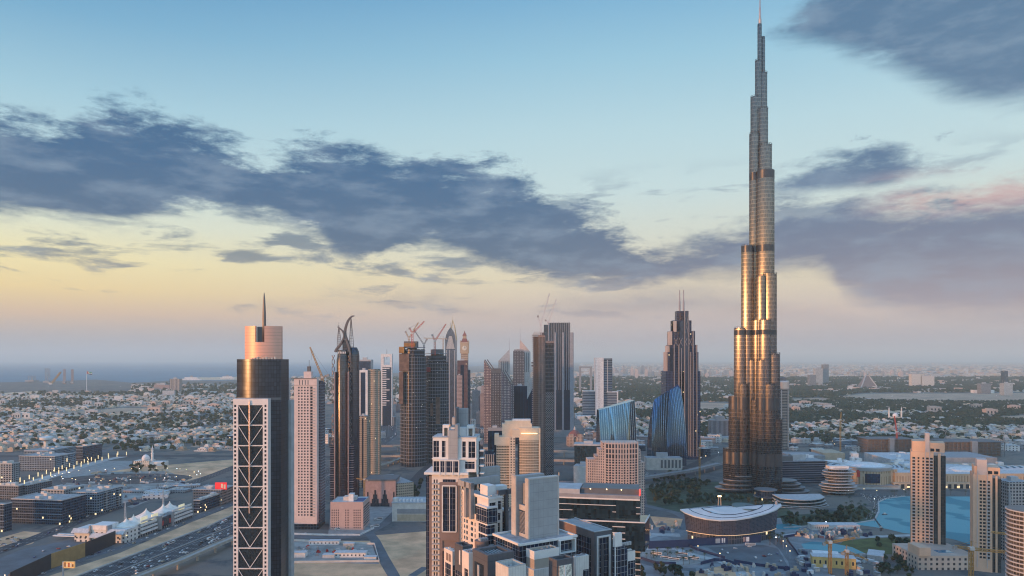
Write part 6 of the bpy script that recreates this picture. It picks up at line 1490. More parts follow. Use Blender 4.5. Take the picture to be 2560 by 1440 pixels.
def board(name, label, p0, p1, h, m, cat='hoarding', z0=0.0, t=.6):
    a, b = Vector(p0), Vector(p1); d = (b-a); L = d.length; r = thing(name, label, cat, p0, math.atan2(d.y, d.x))
    MB().box(0, L, 0, t, z0, z0+h).build('board', m, r); n = max(2, int(L/14))
    panes(r, 'post', [(L*q/n-.15, L*q/n+.15, t, t+1.6, 0, (z0+h)*.9) for q in range(n+1)], MT['dark_grey']); return r
hp = [P(26,1472),P(128,1422),P(213,1392),P(289,1360)]
board('hoarding', 'black hoarding wall at the bottom left corner', hp[0], hp[1], 16, MT['black_board']); board('hoarding', 'gold hoarding wall between two black ones', hp[1], hp[2], 16, MT['gold_board']); board('hoarding', 'black hoarding wall touching the tented mall', hp[2], hp[3], 16, MT['black_board'])
def billboard(label, px, pyb, x0, x1, y0, y1, m, art):
    D = DG(pyb); f = Fr(px, D); r = f.thing('billboard', label, 'billboard'); zb, zt = f.z(y1), f.z(y0)
    MB().cyl(0, 0, [(.9, 0), (.8, zt)], 12).build('pole', MT['pale_grey'], r, auto=40); MB().box(f.sx(x0), f.sx(x1), -.8, .8, zb, zt).build('panel', m, r)
    R = random.Random(int(px)); w = f.sx(x1)-f.sx(x0)
    for q, c in enumerate(art): 
        x = f.sx(x0)+w*(.08+.9*q/len(art)); MB().box(x, x+w*.6/len(art), -.95, -.8, zb+(zt-zb)*R.uniform(.1,.3), zb+(zt-zb)*R.uniform(.6,.92)).build('picture_patch', MT[c], r)
mat('board_red', (.6,.02,.03), .5, emit=(.9,.03,.04), es=.5); mat('board_warm', (.6,.35,.12), .5, emit=(1,.55,.2), es=.3); mat('patch_cream', (.8,.7,.5), .5); mat('patch_brown', (.18,.05,.03), .5)
billboard('lit warm billboard with dark patches on a grey pole at the bottom left', 158, 1452, 160, 187, 1404, 1420, MT['board_warm'], ['patch_brown','patch_cream','red_paint','patch_cream','patch_brown'])
billboard('bright red billboard on a roof left of the spired tower', 552, 1262, 538, 567, 1206, 1224, MT['board_red'], ['board_red','board_red','patch_cream','patch_cream'])
def mosque(label, px, pyb, s, sides=1):
    D = DG(pyb); f = Fr(px, D); r = f.thing('mosque', label, 'mosque'); w = MT['white_paint']
    MB().box(-26*s, 0, 0, 22*s, 0, 9*s).build('prayer_hall', facade('mosque_wall', (.66,.62,.55), (.1,.1,.1), 4, 8, .3, .5) if 'mosque_wall' not in MT else MT['mosque_wall'], r); MB().box(0, 24*s, 4*s, 18*s, 0, 7*s).build('side_wing', w, r)
    MB().cyl(-10*s, 10*s, [(6*s, 9*s), (6.4*s, 12*s), (5.4*s, 15*s), (3.2*s, 17.4*s), (.5*s, 18.6*s)], 20).build('dome', w, r, smooth=True)
    for k in range(sides):
        x = 3*s if k == 0 else -27*s
        MB().cyl(x, 6*s, [(1.8*s, 0), (1.8*s, 20*s), (2.5*s, 20.4*s), (2.5*s, 21.4*s), (1.4*s, 21.6*s), (1.3*s, 28*s), (1.9*s, 28.3*s), (1.1*s, 29*s), (.2*s, 34*s)], 12).build('minaret', w, r, auto=40)
mosque('small white mosque with one minaret on sandy ground, left side', 372, 1166, 1.25); mosque('pale mosque with two minarets among the trees, far right', 2254, 1052, 1.5, 2)
f = Fr(116, DG(1130)); r = f.thing('water_tower', 'white mushroom-shaped water tower among low villas', 'water tower'); h = f.z(1093)
MB().cyl(0, 0, [(4.2, 0), (3.6, h*.6), (4.2, h*.72), (14, h*.86), (14.4, h), (9, h+1.6)], 24).build('tower_body', MT['white_paint'], r, auto=35)
def flag():
    D = 5000; f = Fr(216.5, D); r = f.thing('flagpole', 'tall flagpole flying a red, green, white and black flag by the sea', 'flag'); h = f.z(928)
    MB().cyl(0, 0, [(2.2, 0), (1.2, h)], 10).build('pole', MT['white_steel'], r); w = 36; g = 18
    for nm, x0, x1, z0, z1, m in (('red_bar', 0, w*.26, 0, 1, 'red_paint'), ('green_stripe', w*.26, w, .667, 1, 'green_board'), ('white_stripe', w*.26, w, .333, .667, 'white_paint'), ('black_stripe', w*.26, w, 0, .333, 'black_board')):
        mb = MB(); n = 6; pa = lambda x, t: (1.2+x, 3*math.sin(x*.25), h-g+g*t-x*.24)
        mb.loft([[(p[0], p[1]+o, p[2]) for p in (pa(x0+(x1-x0)*q/n, z0), pa(x0+(x1-x0)*q/n, z1)) for o in (-.2, .2)][0:1]+[(pa(x0+(x1-x0)*q/n, z0)[0], pa(x0+(x1-x0)*q/n, z0)[1]+.2, pa(x0+(x1-x0)*q/n, z0)[2]), (pa(x0+(x1-x0)*q/n, z1)[0], pa(x0+(x1-x0)*q/n, z1)[1]+.2, pa(x0+(x1-x0)*q/n, z1)[2]), (pa(x0+(x1-x0)*q/n, z1)[0], pa(x0+(x1-x0)*q/n, z1)[1]-.2, pa(x0+(x1-x0)*q/n, z1)[2])] for q in range(n+1)])
        mb.build(nm, MT[m], r)
flag()
# harbour far left
f0 = lambda px, D: (U(px)*D, D)
for lab, px, D, yt, w in (('blue-grey twin-legged rig tower, taller of the harbour rigs', 119, 6600, 920, 26), ('red and white striped rig leg in the harbour, left one', 161, 6500, 923, 14), ('red and white striped rig leg in the harbour, right one', 181, 6500, 923, 12), ('short blue-grey rig by the sea, leftmost', 80, 6900, 939, 40)):
    r = thing('harbour_rig', lab, 'rig', f0(px, D), 0, 'rigs in the harbour'); h = ZA(yt, D); MB().lattice((0,0,0), (0,0,h), w, 2.6).build('lattice_leg', MT['brick_pink'] if 'red' in lab else MT['mid_grey'], r); MB().box(-w, w, -w, w, 8, 22).build('deck', MT['mid_grey'], r)
crane('large yellow leaning crane in the harbour', 128, 6300, 972, 960, (152, 930), (124, 956), 'crane_yellow', w=16, t=3.2)
plain('ribbed_tower', 'vertical-ribbed beige hotel near the sea, left of the spired tower', 4900, 424, 449, 947, facade('rib_far', (.50,.43,.38), (.10,.10,.12), 9, 90, .5, 1), 'hotel', 40)
plain('low_hall', 'low red-roofed terminal hall beside the beige hotel', 5100, 385, 424, 962, MT['brick_pink'], 'hall', 60); plain('low_hall', 'long pinkish low block in front of the beige hotel', 4300, 375, 470, 987, facade('hall_pink', (.50,.38,.32), (.12,.1,.1), 8, 12, .5, .5), 'hall', 40)
def ship(label, px, D, L, h):
    r = thing('ship', label, 'ship', (U(px)*D, D, .6), 0, 'ships off the coast'); MB().prism([(-L/2,-8),(L*.42,-8),(L/2,0),(L*.42,8),(-L/2,8)], 0, h*.4).build('hull', MT['white_paint'], r); MB().box(-L*.36, L*.28, -7, 7, h*.4, h*.8).build('superstructure', MT['white_paint'], r); MB().box(-L*.1, L*.04, -4, 4, h*.8, h*1.2).build('funnel', MT['mid_grey'], r)
ship('long white ship moored left of the spired tower', 480, 7600, 210, 40); ship('white ship partly behind the spired tower', 570, 8200, 170, 34)
# ---------------------------------------------------------------- far right landmarks
def far(label, px0, px1, yt, D, m, name='far_tower', depth=40, cat='tower'): plain(name, label, D, px0, px1, yt, m, cat, depth)
far('grey-topped far tower, shorter of the distant pair right of the supertall tower', 2038, 2057, 921, 6200, wh_f); far('slim far tower, taller of the distant pair right of the supertall tower', 2058, 2072, 911, 6300, gr_f)
far('dark square far block left of the distant pair', 2024, 2040, 937, 5600, gr_f); far('large white far block with dark centre, left of its twin', 2279, 2302, 935, 5600, MT['off_white'], 'far_block'); far('large white far block with dark centre, right of its twin', 2305, 2336, 940, 5600, MT['off_white'], 'far_block')
for px in (2290, 2320): pass
far('dark triangular-backed far tower at the right edge', 2511, 2520, 927, 5200, gd_, 'far_tower'); far('brownish far block near the right edge', 2453, 2477, 959, 4600, gr_f, 'far_block'); far('beige far block near the right edge', 2510, 2532, 958, 4400, wh_f, 'far_block'); far('low lit white far block behind the sand field', 2436, 2486, 975, 4700, MT['white_paint'], 'far_block')
f = Fr(2174, 5400); r = f.thing('pyramid_hotel', 'pale pyramid-shaped building on the far right horizon', 'hotel'); hw = f.sx(2196); zt = f.z(940)
MB().loft([[(-hw,0,0),(hw,0,0),(hw,80,0),(-hw,80,0)], [(-hw*.2,34,zt),(hw*.2,34,zt),(hw*.2,46,zt),(-hw*.2,46,zt)]]).build('pyramid_body', MT['brown_grey'], r)
for s in (-1, 1): MB().bar((s*hw*1.02,-2,0), (s*hw*.18,36,zt+2), 7).build('corner_rib', MT['pale_grey'], r)
# distant skyline: thin pale towers in the haze
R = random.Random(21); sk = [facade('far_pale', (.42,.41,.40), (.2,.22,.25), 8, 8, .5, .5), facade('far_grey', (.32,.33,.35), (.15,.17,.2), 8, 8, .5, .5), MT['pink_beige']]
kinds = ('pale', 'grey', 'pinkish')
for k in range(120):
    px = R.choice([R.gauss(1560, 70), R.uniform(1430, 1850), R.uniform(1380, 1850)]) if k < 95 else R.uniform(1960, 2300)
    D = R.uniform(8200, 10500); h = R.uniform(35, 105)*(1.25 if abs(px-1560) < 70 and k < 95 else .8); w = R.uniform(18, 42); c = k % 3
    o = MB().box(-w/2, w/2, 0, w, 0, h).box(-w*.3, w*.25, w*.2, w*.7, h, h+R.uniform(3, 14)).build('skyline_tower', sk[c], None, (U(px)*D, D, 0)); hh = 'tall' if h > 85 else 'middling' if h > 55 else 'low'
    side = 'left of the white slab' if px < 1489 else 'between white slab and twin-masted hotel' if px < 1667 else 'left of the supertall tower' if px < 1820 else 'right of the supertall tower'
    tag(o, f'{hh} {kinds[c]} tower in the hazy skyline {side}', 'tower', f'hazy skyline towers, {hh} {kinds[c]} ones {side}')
R = random.Random(5)
for k in range(26):
    px = R.uniform(1185, 1210) if k < 8 else R.uniform(1010, 1290) if k < 18 else R.uniform(690, 1000); D = R.uniform(2300, 3600); h = R.uniform(40, 110) if k < 18 else R.uniform(18, 50); w = R.uniform(18, 30); c = k % 4
    o = MB().box(-w/2, w/2, 0, w, 0, h).box(-w*.3, w*.25, w*.2, w*.7, h, h+4).build('office_tower', [wh_f, bl_f, pk_f, gr_f][c], None, (U(px)*D, D, 0))
    tag(o, f"mid-height {('white', 'blue', 'pink', 'grey')[c]} gridded tower of the highway row behind the main towers", 'office tower', f"highway row, {('white', 'blue', 'pink', 'grey')[c]} towers")
# ---------------------------------------------------------------- trees, villas, cars, lamps
R = random.Random(11)
def leafm(name, c):
    m, nt, b = pbsdf(name); oi = node(nt, 'ShaderNodeObjectInfo'); tc = node(nt, 'ShaderNodeTexCoord'); n = noise(nt, tc.outputs['Object'], .35, 3, .6)
    d = tuple(v*.55 for v in c)+(1,); u = tuple(v*1.5 for v in c)+(1,); k = n.step(.35, .65)*.6+X(nt, oi.outputs['Random'])*.4
    nt.links.new(mixc(nt, k, d, u), b.inputs['Base Color']); b.inputs['Roughness'].default_value = .85; b.inputs['Specular IOR Level'].default_value = .2; MT[name] = m; return m
lf = [leafm('leaf_green', (.040,.062,.030)), leafm('leaf_olive', (.058,.066,.034)), leafm('leaf_dark', (.028,.048,.032))]
bark = mat('bark', (.10,.075,.055), .9)
def crown_mesh(seed, rx, h0, h1, m, n=230):
    Q = random.Random(seed); mb = MB(); lumps = [(Q.uniform(-.55,.55)*rx, Q.uniform(-.55,.55)*rx, Q.uniform(h0+.2*(h1-h0), h1-.2*(h1-h0)), Q.uniform(.42,.66)*rx) for _ in range(6)]
    for i in range(n):
        cx, cy_, cz, cr = lumps[i % 6]; v = Vector((Q.gauss(0,1), Q.gauss(0,1), Q.gauss(0,1))).normalized(); p = Vector((cx,cy_,cz))+v*cr*Q.uniform(.6,1.05)*Vector((1,1,.8)).length/1.6
        a = v.cross(Vector((Q.gauss(0,1),Q.gauss(0,1),Q.gauss(0,1)))).normalized(); b = v.cross(a); s = Q.uniform(.5,1.0)*rx*.19; t = v*Q.uniform(-.3,.3)*s
        mb.face([p-a*s-b*s+t, p+a*s-b*s-t, p+a*s+b*s+t, p-a*s+b*s-t])
    return mb.mesh('crown', m)
def trunk_mesh(h, r0, rx):
    mb = MB(); mb.cyl(0, 0, [(r0*1.3, 0), (r0, h*.3), (r0*.75, h)], 7)
    for k in range(4):
        t = k*1.6; mb.bar((0,0,h*.75), (rx*.5*math.cos(t), rx*.5*math.sin(t), h*1.35), r0*.9, 0, r0*.4)
    return mb.mesh('trunk', bark)
TP = []
for k, (rx, h0, h1, m) in enumerate(((3.6,2.2,7.6,0),(4.4,2.4,8.4,2),(2.9,2,7.2,1),(4.0,2,6.6,1),(3.2,2.6,9.0,2))): TP.append((crown_mesh(k+1, rx, h0, h1, lf[m]), trunk_mesh(h0+1, .22, rx)))
shape = ('bushy', 'broad dark', 'slim olive', 'low olive', 'tall dark')
def tree(x, y, where, group):
    k = R.randrange(5); s = R.uniform(.75, 1.35); r = thing('leafy_tree', f'{shape[k]} tree {where}', 'tree', (x, y), R.uniform(0, 6.28), f'{shape[k]} {group}'); r.scale = (s, s, s*R.uniform(.85, 1.15))
    for me in TP[k]: o = bpy.data.objects.new(me.name.split('.')[0], me); C.objects.link(o); o.parent = r
def inpoly(p, poly):
    c = False; n = len(poly)
    for i in range(n):
        (xa, ya), (xb, yb) = poly[i], poly[i-1]
        if (ya > p[1]) != (yb > p[1]) and p[0] < (xb-xa)*(p[1]-ya)/(yb-ya)+xa: c = not c
    return c
def scatter(pxpoly, n, mind=4.0):
    g = [P(*q) for q in pxpoly]; xs = [q[0] for q in g]; ys = [q[1] for q in g]; out = []; tries = 0
    while len(out) < n and tries < n*60:
        tries += 1; p = (R.uniform(min(xs), max(xs)), R.uniform(min(ys), max(ys)))
        if inpoly(p, g) and all((p[0]-q[0])**2+(p[1]-q[1])**2 > mind*mind for q in out[-60:]): out.append(p)
    return out
for poly, n, where, grp in (
    ([(1622,1226),(1700,1205),(1775,1207),(1740,1240),(1700,1266),(1640,1262)], 95, 'in the park between beige hotel and supertall tower', 'trees of the park'),
    ([(1750,1240),(1850,1245),(1960,1268),(1950,1285),(1830,1258),(1700,1268)], 45, 'behind the ship-shaped hall', 'trees behind the hall'),
    ([(1960,1292),(2060,1284),(2150,1274),(2185,1290),(2140,1308),(1965,1318)], 48, 'on the lawn along the lake shore', 'trees by the lake'),
    ([(325,1164),(395,1162),(425,1172),(400,1184),(330,1184)], 26, 'in the clump below the white mosque', 'trees by the mosque'),
    ([(1600,1420),(1720,1428),(1740,1455),(1600,1460)], 16, 'at the bottom edge beside the dark glass office', 'trees at the bottom edge'),
    ([(2180,1352),(2275,1352),(2275,1384),(2190,1386)], 10, 'on the green lawn beside the taller beige tower', 'trees on the lawn'),
    ([(2200,1400),(2290,1392),(2290,1450),(2200,1450)], 18, 'near the foot of the taller beige tower', 'trees by the podium'),
    ([(1000,1262),(1040,1212),(1060,1200),(1062,1240),(1030,1290)], 22, 'along the street beside the tan office', 'street trees by the tan office'),
    ([(1605,1205),(1650,1190),(1720,1186),(1700,1200),(1640,1214)], 20, 'along the elevated rail deck', 'trees by the rail deck')):
    for x, y in scatter(poly, n, 5): tree(x, y, where, grp)
def palm_mesh():
    t = MB().cyl(0, 0, [(.3, 0), (.2, 4), (.22, 8.4)], 7).mesh('trunk', bark); mb = MB()
    for k in range(16):
        a = k*2*math.pi/16; up = .9 if k % 2 else .3; prev = None
        for q in range(5):
            u = q/4; p = Vector((math.cos(a)*3.4*u, math.sin(a)*3.4*u, 8.4+up*3*u-3.4*u*u)); w = .45*(1-u)+.08; sd = Vector((-math.sin(a), math.cos(a), 0))*w
            if prev: mb.face([prev[0]-prev[1], prev[0]+prev[1], p+sd, p-sd])
            prev = (p, sd)
    return mb.mesh('crown', lf[0]), t
pm = palm_mesh()
for poly, n, where in (([(1900,1345),(1950,1340),(1985,1360),(1960,1372),(1925,1362)], 10, 'on the paving right of the ship-shaped hall'), ([(1610,1385),(1750,1385),(1770,1400),(1690,1418),(1605,1410)], 18, 'among the parked coaches at the bottom right'), ([(2090,1240),(2160,1262),(2190,1290),(2170,1300),(2100,1280)], 14, 'beside the round terraced building'), ([(2225,1236),(2560,1238),(2560,1241),(2230,1241)], 16, 'in front of the mall arcade')):
    for x, y in scatter(poly, n, 6):
        r = thing('palm_tree', f'palm tree {where}', 'palm', (x, y), R.uniform(0, 6), f'palms {where}'); s = R.uniform(.8, 1.2); r.scale = (s, s, s)
        for me in pm: o = bpy.data.objects.new(me.name.split('.')[0], me); C.objects.link(o); o.parent = r
# villas
VC = [('white', (.60,.60,.59)), ('cream', (.62,.54,.43)), ('pinkish', (.55,.42,.36)), ('tan', (.42,.33,.25)), ('pale grey', (.45,.46,.47))]
vwin = MT['glass_dark']; VM = {}
vmat = {n: mat('villa_'+n.replace(' ', '_'), c, .8, var=.1) for n, c in VC}
vroof = {n: mat('villa_roof_'+n.replace(' ', '_'), tuple(v*.92 for v in c), .9, var=.12) for n, c in VC}
def villa_mesh(kind, cn):
    Q = random.Random(kind*9+len(cn)); mb = MB(); w, d, h = ((15,13,7.2),(20,12,6.6),(13,13,8.2),(24,15,5.2),(17,17,7.6))[kind]
    mb.box(-w/2, w/2, -d/2, d/2, 0, h, 0, 1); mb.box(-w*.3, w*.22, -d*.25, d*.4, h, h+3.0, 0, 1); mb.box(-w*.62, -w*.5, -d*.4, d*.2, 0, h*.55, 0, 1); mb.box(-w*.1, w*.3, -d*.68, -d*.5, 0, h*.5, 0, 1)
    for a, b, c, e in ((-w/2-.2, w/2+.2, -d/2-.2, -d/2+.1), (-w/2-.2, -w/2+.1, -d/2+.1, d/2)): mb.box(a, b, c, e, h-.5, h+.6)
    for i in range(5):
        x = -w*.42+i*w*.19
        for zz in (1.0, h*.55): mb.box(x, x+w*.08, -d/2-.06, -d/2, zz, zz+1.7, 2)
    for i in range(3):
        y = -d*.35+i*d*.28
        for zz in (1.0, h*.55): mb.box(-w/2-.06, -w/2, y, y+d*.1, zz, zz+1.7, 2)
    for q in range(3): mb.box(w*(.28+.06*q), w*(.32+.06*q), d*.1, d*.1+1.6, h, h+1.5, 1)
    ya, yb = d*.95, d*.9
    for a, b, c, e in ((-w*.8, w*.8, -ya, -ya+.4), (-w*.8, w*.8, yb-.4, yb), (-w*.8, -w*.8+.4, -ya+.4, yb-.4), (w*.8-.4, w*.8, -ya+.4, yb-.4)): mb.box(a, b, c, e, 0, 2.3, 0, None, False)
    if kind in (0, 4): mb.loft([[(w*.1,-d*.2,h),(w*.45,-d*.2,h),(w*.45,d*.15,h),(w*.1,d*.15,h)], [(w*.27,-d*.03,h+2.4),(w*.28,-d*.03,h+2.4),(w*.28,-d*.02,h+2.4),(w*.27,-d*.02,h+2.4)]], 1)
    return mb.mesh('villa', [vmat[cn], vroof[cn], vwin])
SANDS = [[(2080,994),(2160,982),(2340,982),(2620,980),(2620,1005),(2400,1006),(2180,1002)], [(1590,1012),(1690,1004),(1860,1006),(1870,1026),(1700,1030)], [(100,1038),(300,1018),(490,1016),(300,1036)], [(2440,1047),(2620,1033),(2620,1054)], [(-20,990),(30,979),(118,975),(122,981),(60,989)], [(2060,995),(1975,995),(1975,1003),(2080,1003)]]
def zone(px, py):
    if any(inpoly((px, py), s) for s in SANDS): return None
    if px < 590: return 'L' if py > (984 if px < 330 else 962) and py < 1128 else None
    if px < 730: return None
    if px < 1060: return 'M' if 938 < py < 1010 else None
    if px < 1440: return 'M' if 930 < py < 1015 and not (1290 < px < 1440) else None
    if px < 1830: return 'C' if 935 < py < 1108 else None
    return 'R' if 930 < py < 1106 else None
def vn(x, y, s, k):   # cheap value noise for clumping
    a = math.sin(x/s+k)+math.sin(y/s*1.3+k*2)+math.sin((x+y)/s*.7+k*3)+math.sin((x-y)/s*1.7+k)
    return a/4
cand, blocks, tmass = [], [], []
th = math.radians(9); ct, st = math.cos(th), math.sin(th)
def on_highway(x, y):
    for (xa, ya), (xb, yb) in zip(HWY, HWY[1:]):
        if ya <= y <= yb: return abs(x-(xa+(xb-xa)*(y-ya)/(yb-ya))) < 60
    return False
j = 0
for i in range(-330, 330):
    for q in range(0, 310):
        gx, gy = i*27.0, 1500+q*27.0
        if q % 4 == 3 or i % 9 == 4: continue
        x = gx*ct+gy*st*.3+R.uniform(-2.5,2.5); y = gy*ct-gx*st+R.uniform(-2,2)
        if y < 1500 or y > 8600: continue
        if y > 5200 and (i+q) % 2: continue
        px = 1280+F*x/y; 
        if not -25 < px < 2590: continue
        py = HZ+F*H/y; zn = zone(px, py)
        if not zn or on_highway(x, y): continue
        g = vn(x, y, 190, {'L':1,'M':2,'C':3,'R':4}[zn]); lim = {'L':.22,'M':.28,'C':.02,'R':-.08}[zn]
        if zn == 'R' and 1004 < py < 1030: lim = -.6
        if g > lim or R.random() < .10: 
            if R.random() < (.85 if zn in 'RC' else .75): tmass.append((x, y))
            if zn in 'RC':
                for _ in range(2): tmass.append((x+R.uniform(-14,14), y+R.uniform(-14,14)))
            if R.random() < .8: continue
        else:
            if R.random() < .34: tmass.append((x+13, y+R.uniform(-10,10)))
        cand.append((y, x, px, py, zn))
cand.sort()
pick = cand[:300]
def size_mul(y): return 1.0
for y, x, px, py, zn in pick:
    kind = R.randrange(5); cn = R.choices([c[0] for c in VC], (5,5,2.5,1.2,2))[0]
    if (kind, cn) not in VM: VM[kind, cn] = villa_mesh(kind, cn)
    o = bpy.data.objects.new('villa', VM[kind, cn]); C.objects.link(o); o.location = (x, y, 0); o.rotation_euler = (0,0,-th+R.choice((0,0,math.pi/2,math.pi))); s = R.uniform(.85, 1.2); o.scale = (s, s, R.uniform(.85, 1.25))
    kd = ('compact', 'long', 'tall narrow', 'wide low', 'square')[kind]; wh = {'L': 'in the villa suburb left of the spired tower', 'M': 'in the suburb behind the central towers', 'C': 'in the green suburb left of the supertall tower', 'R': 'in the green suburb right of the supertall tower'}[zn]
    tag(o, f'{kd} {cn} flat-roofed villa {wh}', 'villa', f'{kd} {cn} villas {wh}')
mb = MB()
for y, x, px, py, zn in cand[300:]:
    w, d, h = R.uniform(10,24), R.uniform(10,17), R.uniform(4.5,10); c = R.choices((0,1,2,3,4), (5,5,2.5,1.2,2))[0]
    if R.random() < .05 and y > 2600: w, d, h, c = w*2.2, d*1.6, R.uniform(10,26), R.choice((0,4,2))
    mb.box(x-w/2, x+w/2, y-d/2, y+d/2, 0, h, c, None, False)
    if y < 4500: mb.box(x-w*.3, x+w*.2, y-d*.2, y+d*.4, h, h+2.6, c, None, False)
    if y < 4200:
        for a, b, e in ((x-12.5, x+12.5, y-12.5), (x-12.5, x+12.5, y+12.5)): mb.face([(a,e,0),(b,e,0),(b,e,2.4),(a,e,2.4)], c)
        mb.face([(x-12.5,y-12.5,0),(x-12.5,y+12.5,0),(x-12.5,y+12.5,2.4),(x-12.5,y-12.5,2.4)], c)
    if y < 3600:
        for k in range(3): a = x-w*.4+k*w*.3; mb.face([(a,y-d/2-.08,h*.4),(a+w*.13,y-d/2-.08,h*.4),(a+w*.13,y-d/2-.08,h*.72),(a,y-d/2-.08,h*.72)], 5)
mb.build('distant_houses', [vmat[c[0]] for c in VC]+[vwin]); sh = bpy.data.objects['distant_houses']; tag(sh, 'far low houses of the suburbs fading towards the horizon', 'houses', None, 'stuff')
# city beyond, towards the horizon: flat blocks merging in the haze
mb = MB()
for _ in range(5200):
    y = 8600+R.random()**1.6*26000; px = R.uniform(1300, 2600) if R.random() < .85 else R.uniform(1180, 1500)
    if y > 11500 and px < 1450: continue
    x = U(px)*y; w, h = R.uniform(20,90), R.uniform(6,22)*(2.2 if R.random() < .12 else 1)
    mb.box(x-w/2, x+w/2, y, y+R.uniform(15,50), 0, h, R.randrange(5), None, False)
tag(mb.build('distant_city', [vmat[c[0]] for c in VC]), 'far flat city merging with the haze on the horizon', 'city', None, 'stuff')
mb = MB(); Q = random.Random(3)
blob = [(math.cos(a)*math.cos(b), math.sin(a)*math.cos(b), math.sin(b)) for b in (-.5, .25, .95) for a in [i*math.pi/3+b for i in range(6)]]
for x, y in tmass:
    for _ in range(2 if y < 4200 else 1):
        rx = Q.uniform(3.8, 7.4)*(1 if y < 4200 else 1.7); h = rx*Q.uniform(.75,1.2); cx, cy_ = x+Q.uniform(-8,8), y+Q.uniform(-8,8); m = Q.randrange(3); i0 = len(mb.v)
        for v in blob: s = Q.uniform(.75,1.2); mb.v.append((cx+v[0]*rx*s, cy_+v[1]*rx*s, h*1.05+v[2]*h*s))
        for r_ in range(2):
            for k in range(6): l = (k+1) % 6; mb.f.append((i0+r_*6+k, i0+r_*6+l, i0+r_*6+6+l, i0+r_*6+6+k)); mb.m.append(m)
        mb.f.append(tuple(i0+12+k for k in range(6))); mb.m.append(m)
tag(mb.build('distant_trees', lf), 'dark green trees between the far villas', 'trees', None, 'stuff')
# cars
CC = [('white', (.7,.7,.7), 6), ('silver', (.42,.43,.45), 3), ('black', (.02,.02,.025), 2.5), ('dark red', (.25,.02,.02), .8), ('tan', (.45,.36,.24), 1.2), ('blue', (.05,.08,.18), .8)]
paint = {n: mat('paint_'+n.replace(' ', '_'), c, .3, .1, var=.03) for n, c, _ in CC}; tyre = MT['crane_dark']
def car_mesh(kind, cn):
    mb = MB(); L, W_, H_ = ((4.6,1.85,1.45),(4.9,2.0,1.85),(12,2.5,3.1))[kind]
    prof = [[(-L/2,.35),(L/2,.35),(L/2,.75),(L*.26,.92),(L*.1,H_),(-L*.3,H_),(-L*.45,.95),(-L/2,.85)], [(-L/2,.4),(L/2,.4),(L/2,1.0),(L*.3,1.15),(L*.18,H_),(-L*.46,H_),(-L/2,1.2)], [(-L/2,.4),(L/2,.4),(L/2,2.4),(L*.47,H_),(-L*.48,H_),(-L/2,2.6)]][kind]
    n = len(prof); mb.loft([[(x, -W_/2, z) for x, z in prof], [(x, W_/2, z) for x, z in prof]], 0)
    g0, g1, z0, z1 = ((-L*.36,L*.18,.95,H_-.12),(-L*.42,L*.22,1.15,H_-.15),(-L*.46,L*.46,1.5,2.5))[kind]
    for s in (-1, 1): mb.face([(g0,s*(W_/2+.01),z0),(g1,s*(W_/2+.01),z0),(g1-.35,s*(W_/2+.01),z1),(g0+.3,s*(W_/2+.01),z1)], 1)
    mb.face([(prof[3][0]+.02,-W_*.4,prof[3][1]+.04),(prof[3][0]+.02,W_*.4,prof[3][1]+.04),(prof[4][0]+.04,W_*.38,prof[4][1]-.02),(prof[4][0]+.04,-W_*.38,prof[4][1]-.02)], 1)
    for sx_ in (-L*.3, L*.3):
        for s in (-1, 1): mb.loft([[(sx_+.34*math.cos(t), s*W_/2-.1, .34+.34*math.sin(t)) for t in [i*math.pi/4 for i in range(8)]], [(sx_+.34*math.cos(t), s*W_/2+.04, .34+.34*math.sin(t)) for t in [i*math.pi/4 for i in range(8)]]], 2)
    return mb.mesh(('car','car','bus')[kind], [paint[cn], vwin, tyre])
CM = {}
def car(x, y, ang, where, kind=None, cn=None, z=.1):
    k = R.choices((0,1), (3,2))[0] if kind is None else kind; cn = cn or R.choices([c[0] for c in CC], [c[2] for c in CC])[0]
    if (k, cn) not in CM: CM[k, cn] = car_mesh(k, cn)
    nm = ('car', 'large car', 'bus')[k]; o = bpy.data.objects.new(('parked_car' if 'parked' in where else 'car') if k < 2 else 'bus', CM[k, cn]); C.objects.link(o); o.location = (x, y, z); o.rotation_euler = (0,0,ang)
    tag(o, f'{cn} {nm} {where}', 'bus' if k == 2 else 'car', f'{cn} {nm}s {where}')
def traffic(pts, lanes, y0, y1, n, where, z=.12):
    sm = [(p, d) for p, d in resample(pts, 9) if y0 < p.y < y1]; used = set()
    while n > 0 and len(used) < len(sm)*len(lanes)*.8:
        i, l = R.randrange(len(sm)), R.randrange(len(lanes))
        if (i, l) in used: continue
        used.add((i, l)); p, d = sm[i]; q = Vector((-d.y, d.x)); c = p+q*lanes[l]; a = math.atan2(d.y, d.x)+(math.pi if lanes[l] > 0 else 0)
        car(c.x, c.y, a, where, z=z); n -= 1
        if R.random() < .045: car(c.x+d.x*9, c.y+d.y*9, a, where, 2, 'white', z); used.add((i+1, l))
LN = [-24.6,-21,-17.3,-13.5,-9.8,-6]; LN = LN+[-v for v in LN]
traffic(HWY, LN, 640, 1090, 112, 'on the highway left of the spired tower'); traffic(HWY, LN, 1900, 3000, 60, 'on the far highway between the central towers')
traffic(SERV, [-3.2, 3.2], 700, 1090, 16, 'on the service road below the tented mall'); traffic(BACK, [-6,-2.5,2.5,6], 800, 1200, 16, 'on the road behind the tented mall')
for x, y in scatter([(60,1385),(190,1352),(280,1350),(150,1400),(60,1425)], 7, 8): car(x, y, R.uniform(0, 3), 'parked on the lot behind the hoardings')
for x, y in scatter([(-5,1350),(50,1340),(70,1346),(30,1362),(-5,1366)], 14, 5): car(x, y, .3, 'parked on sand at the left edge')
for x, y in scatter([(1790,1372),(1940,1372),(1955,1405),(1840,1398)], 6, 12): car(x, y, R.choice((0,1.57)), 'parked on the big empty lot')
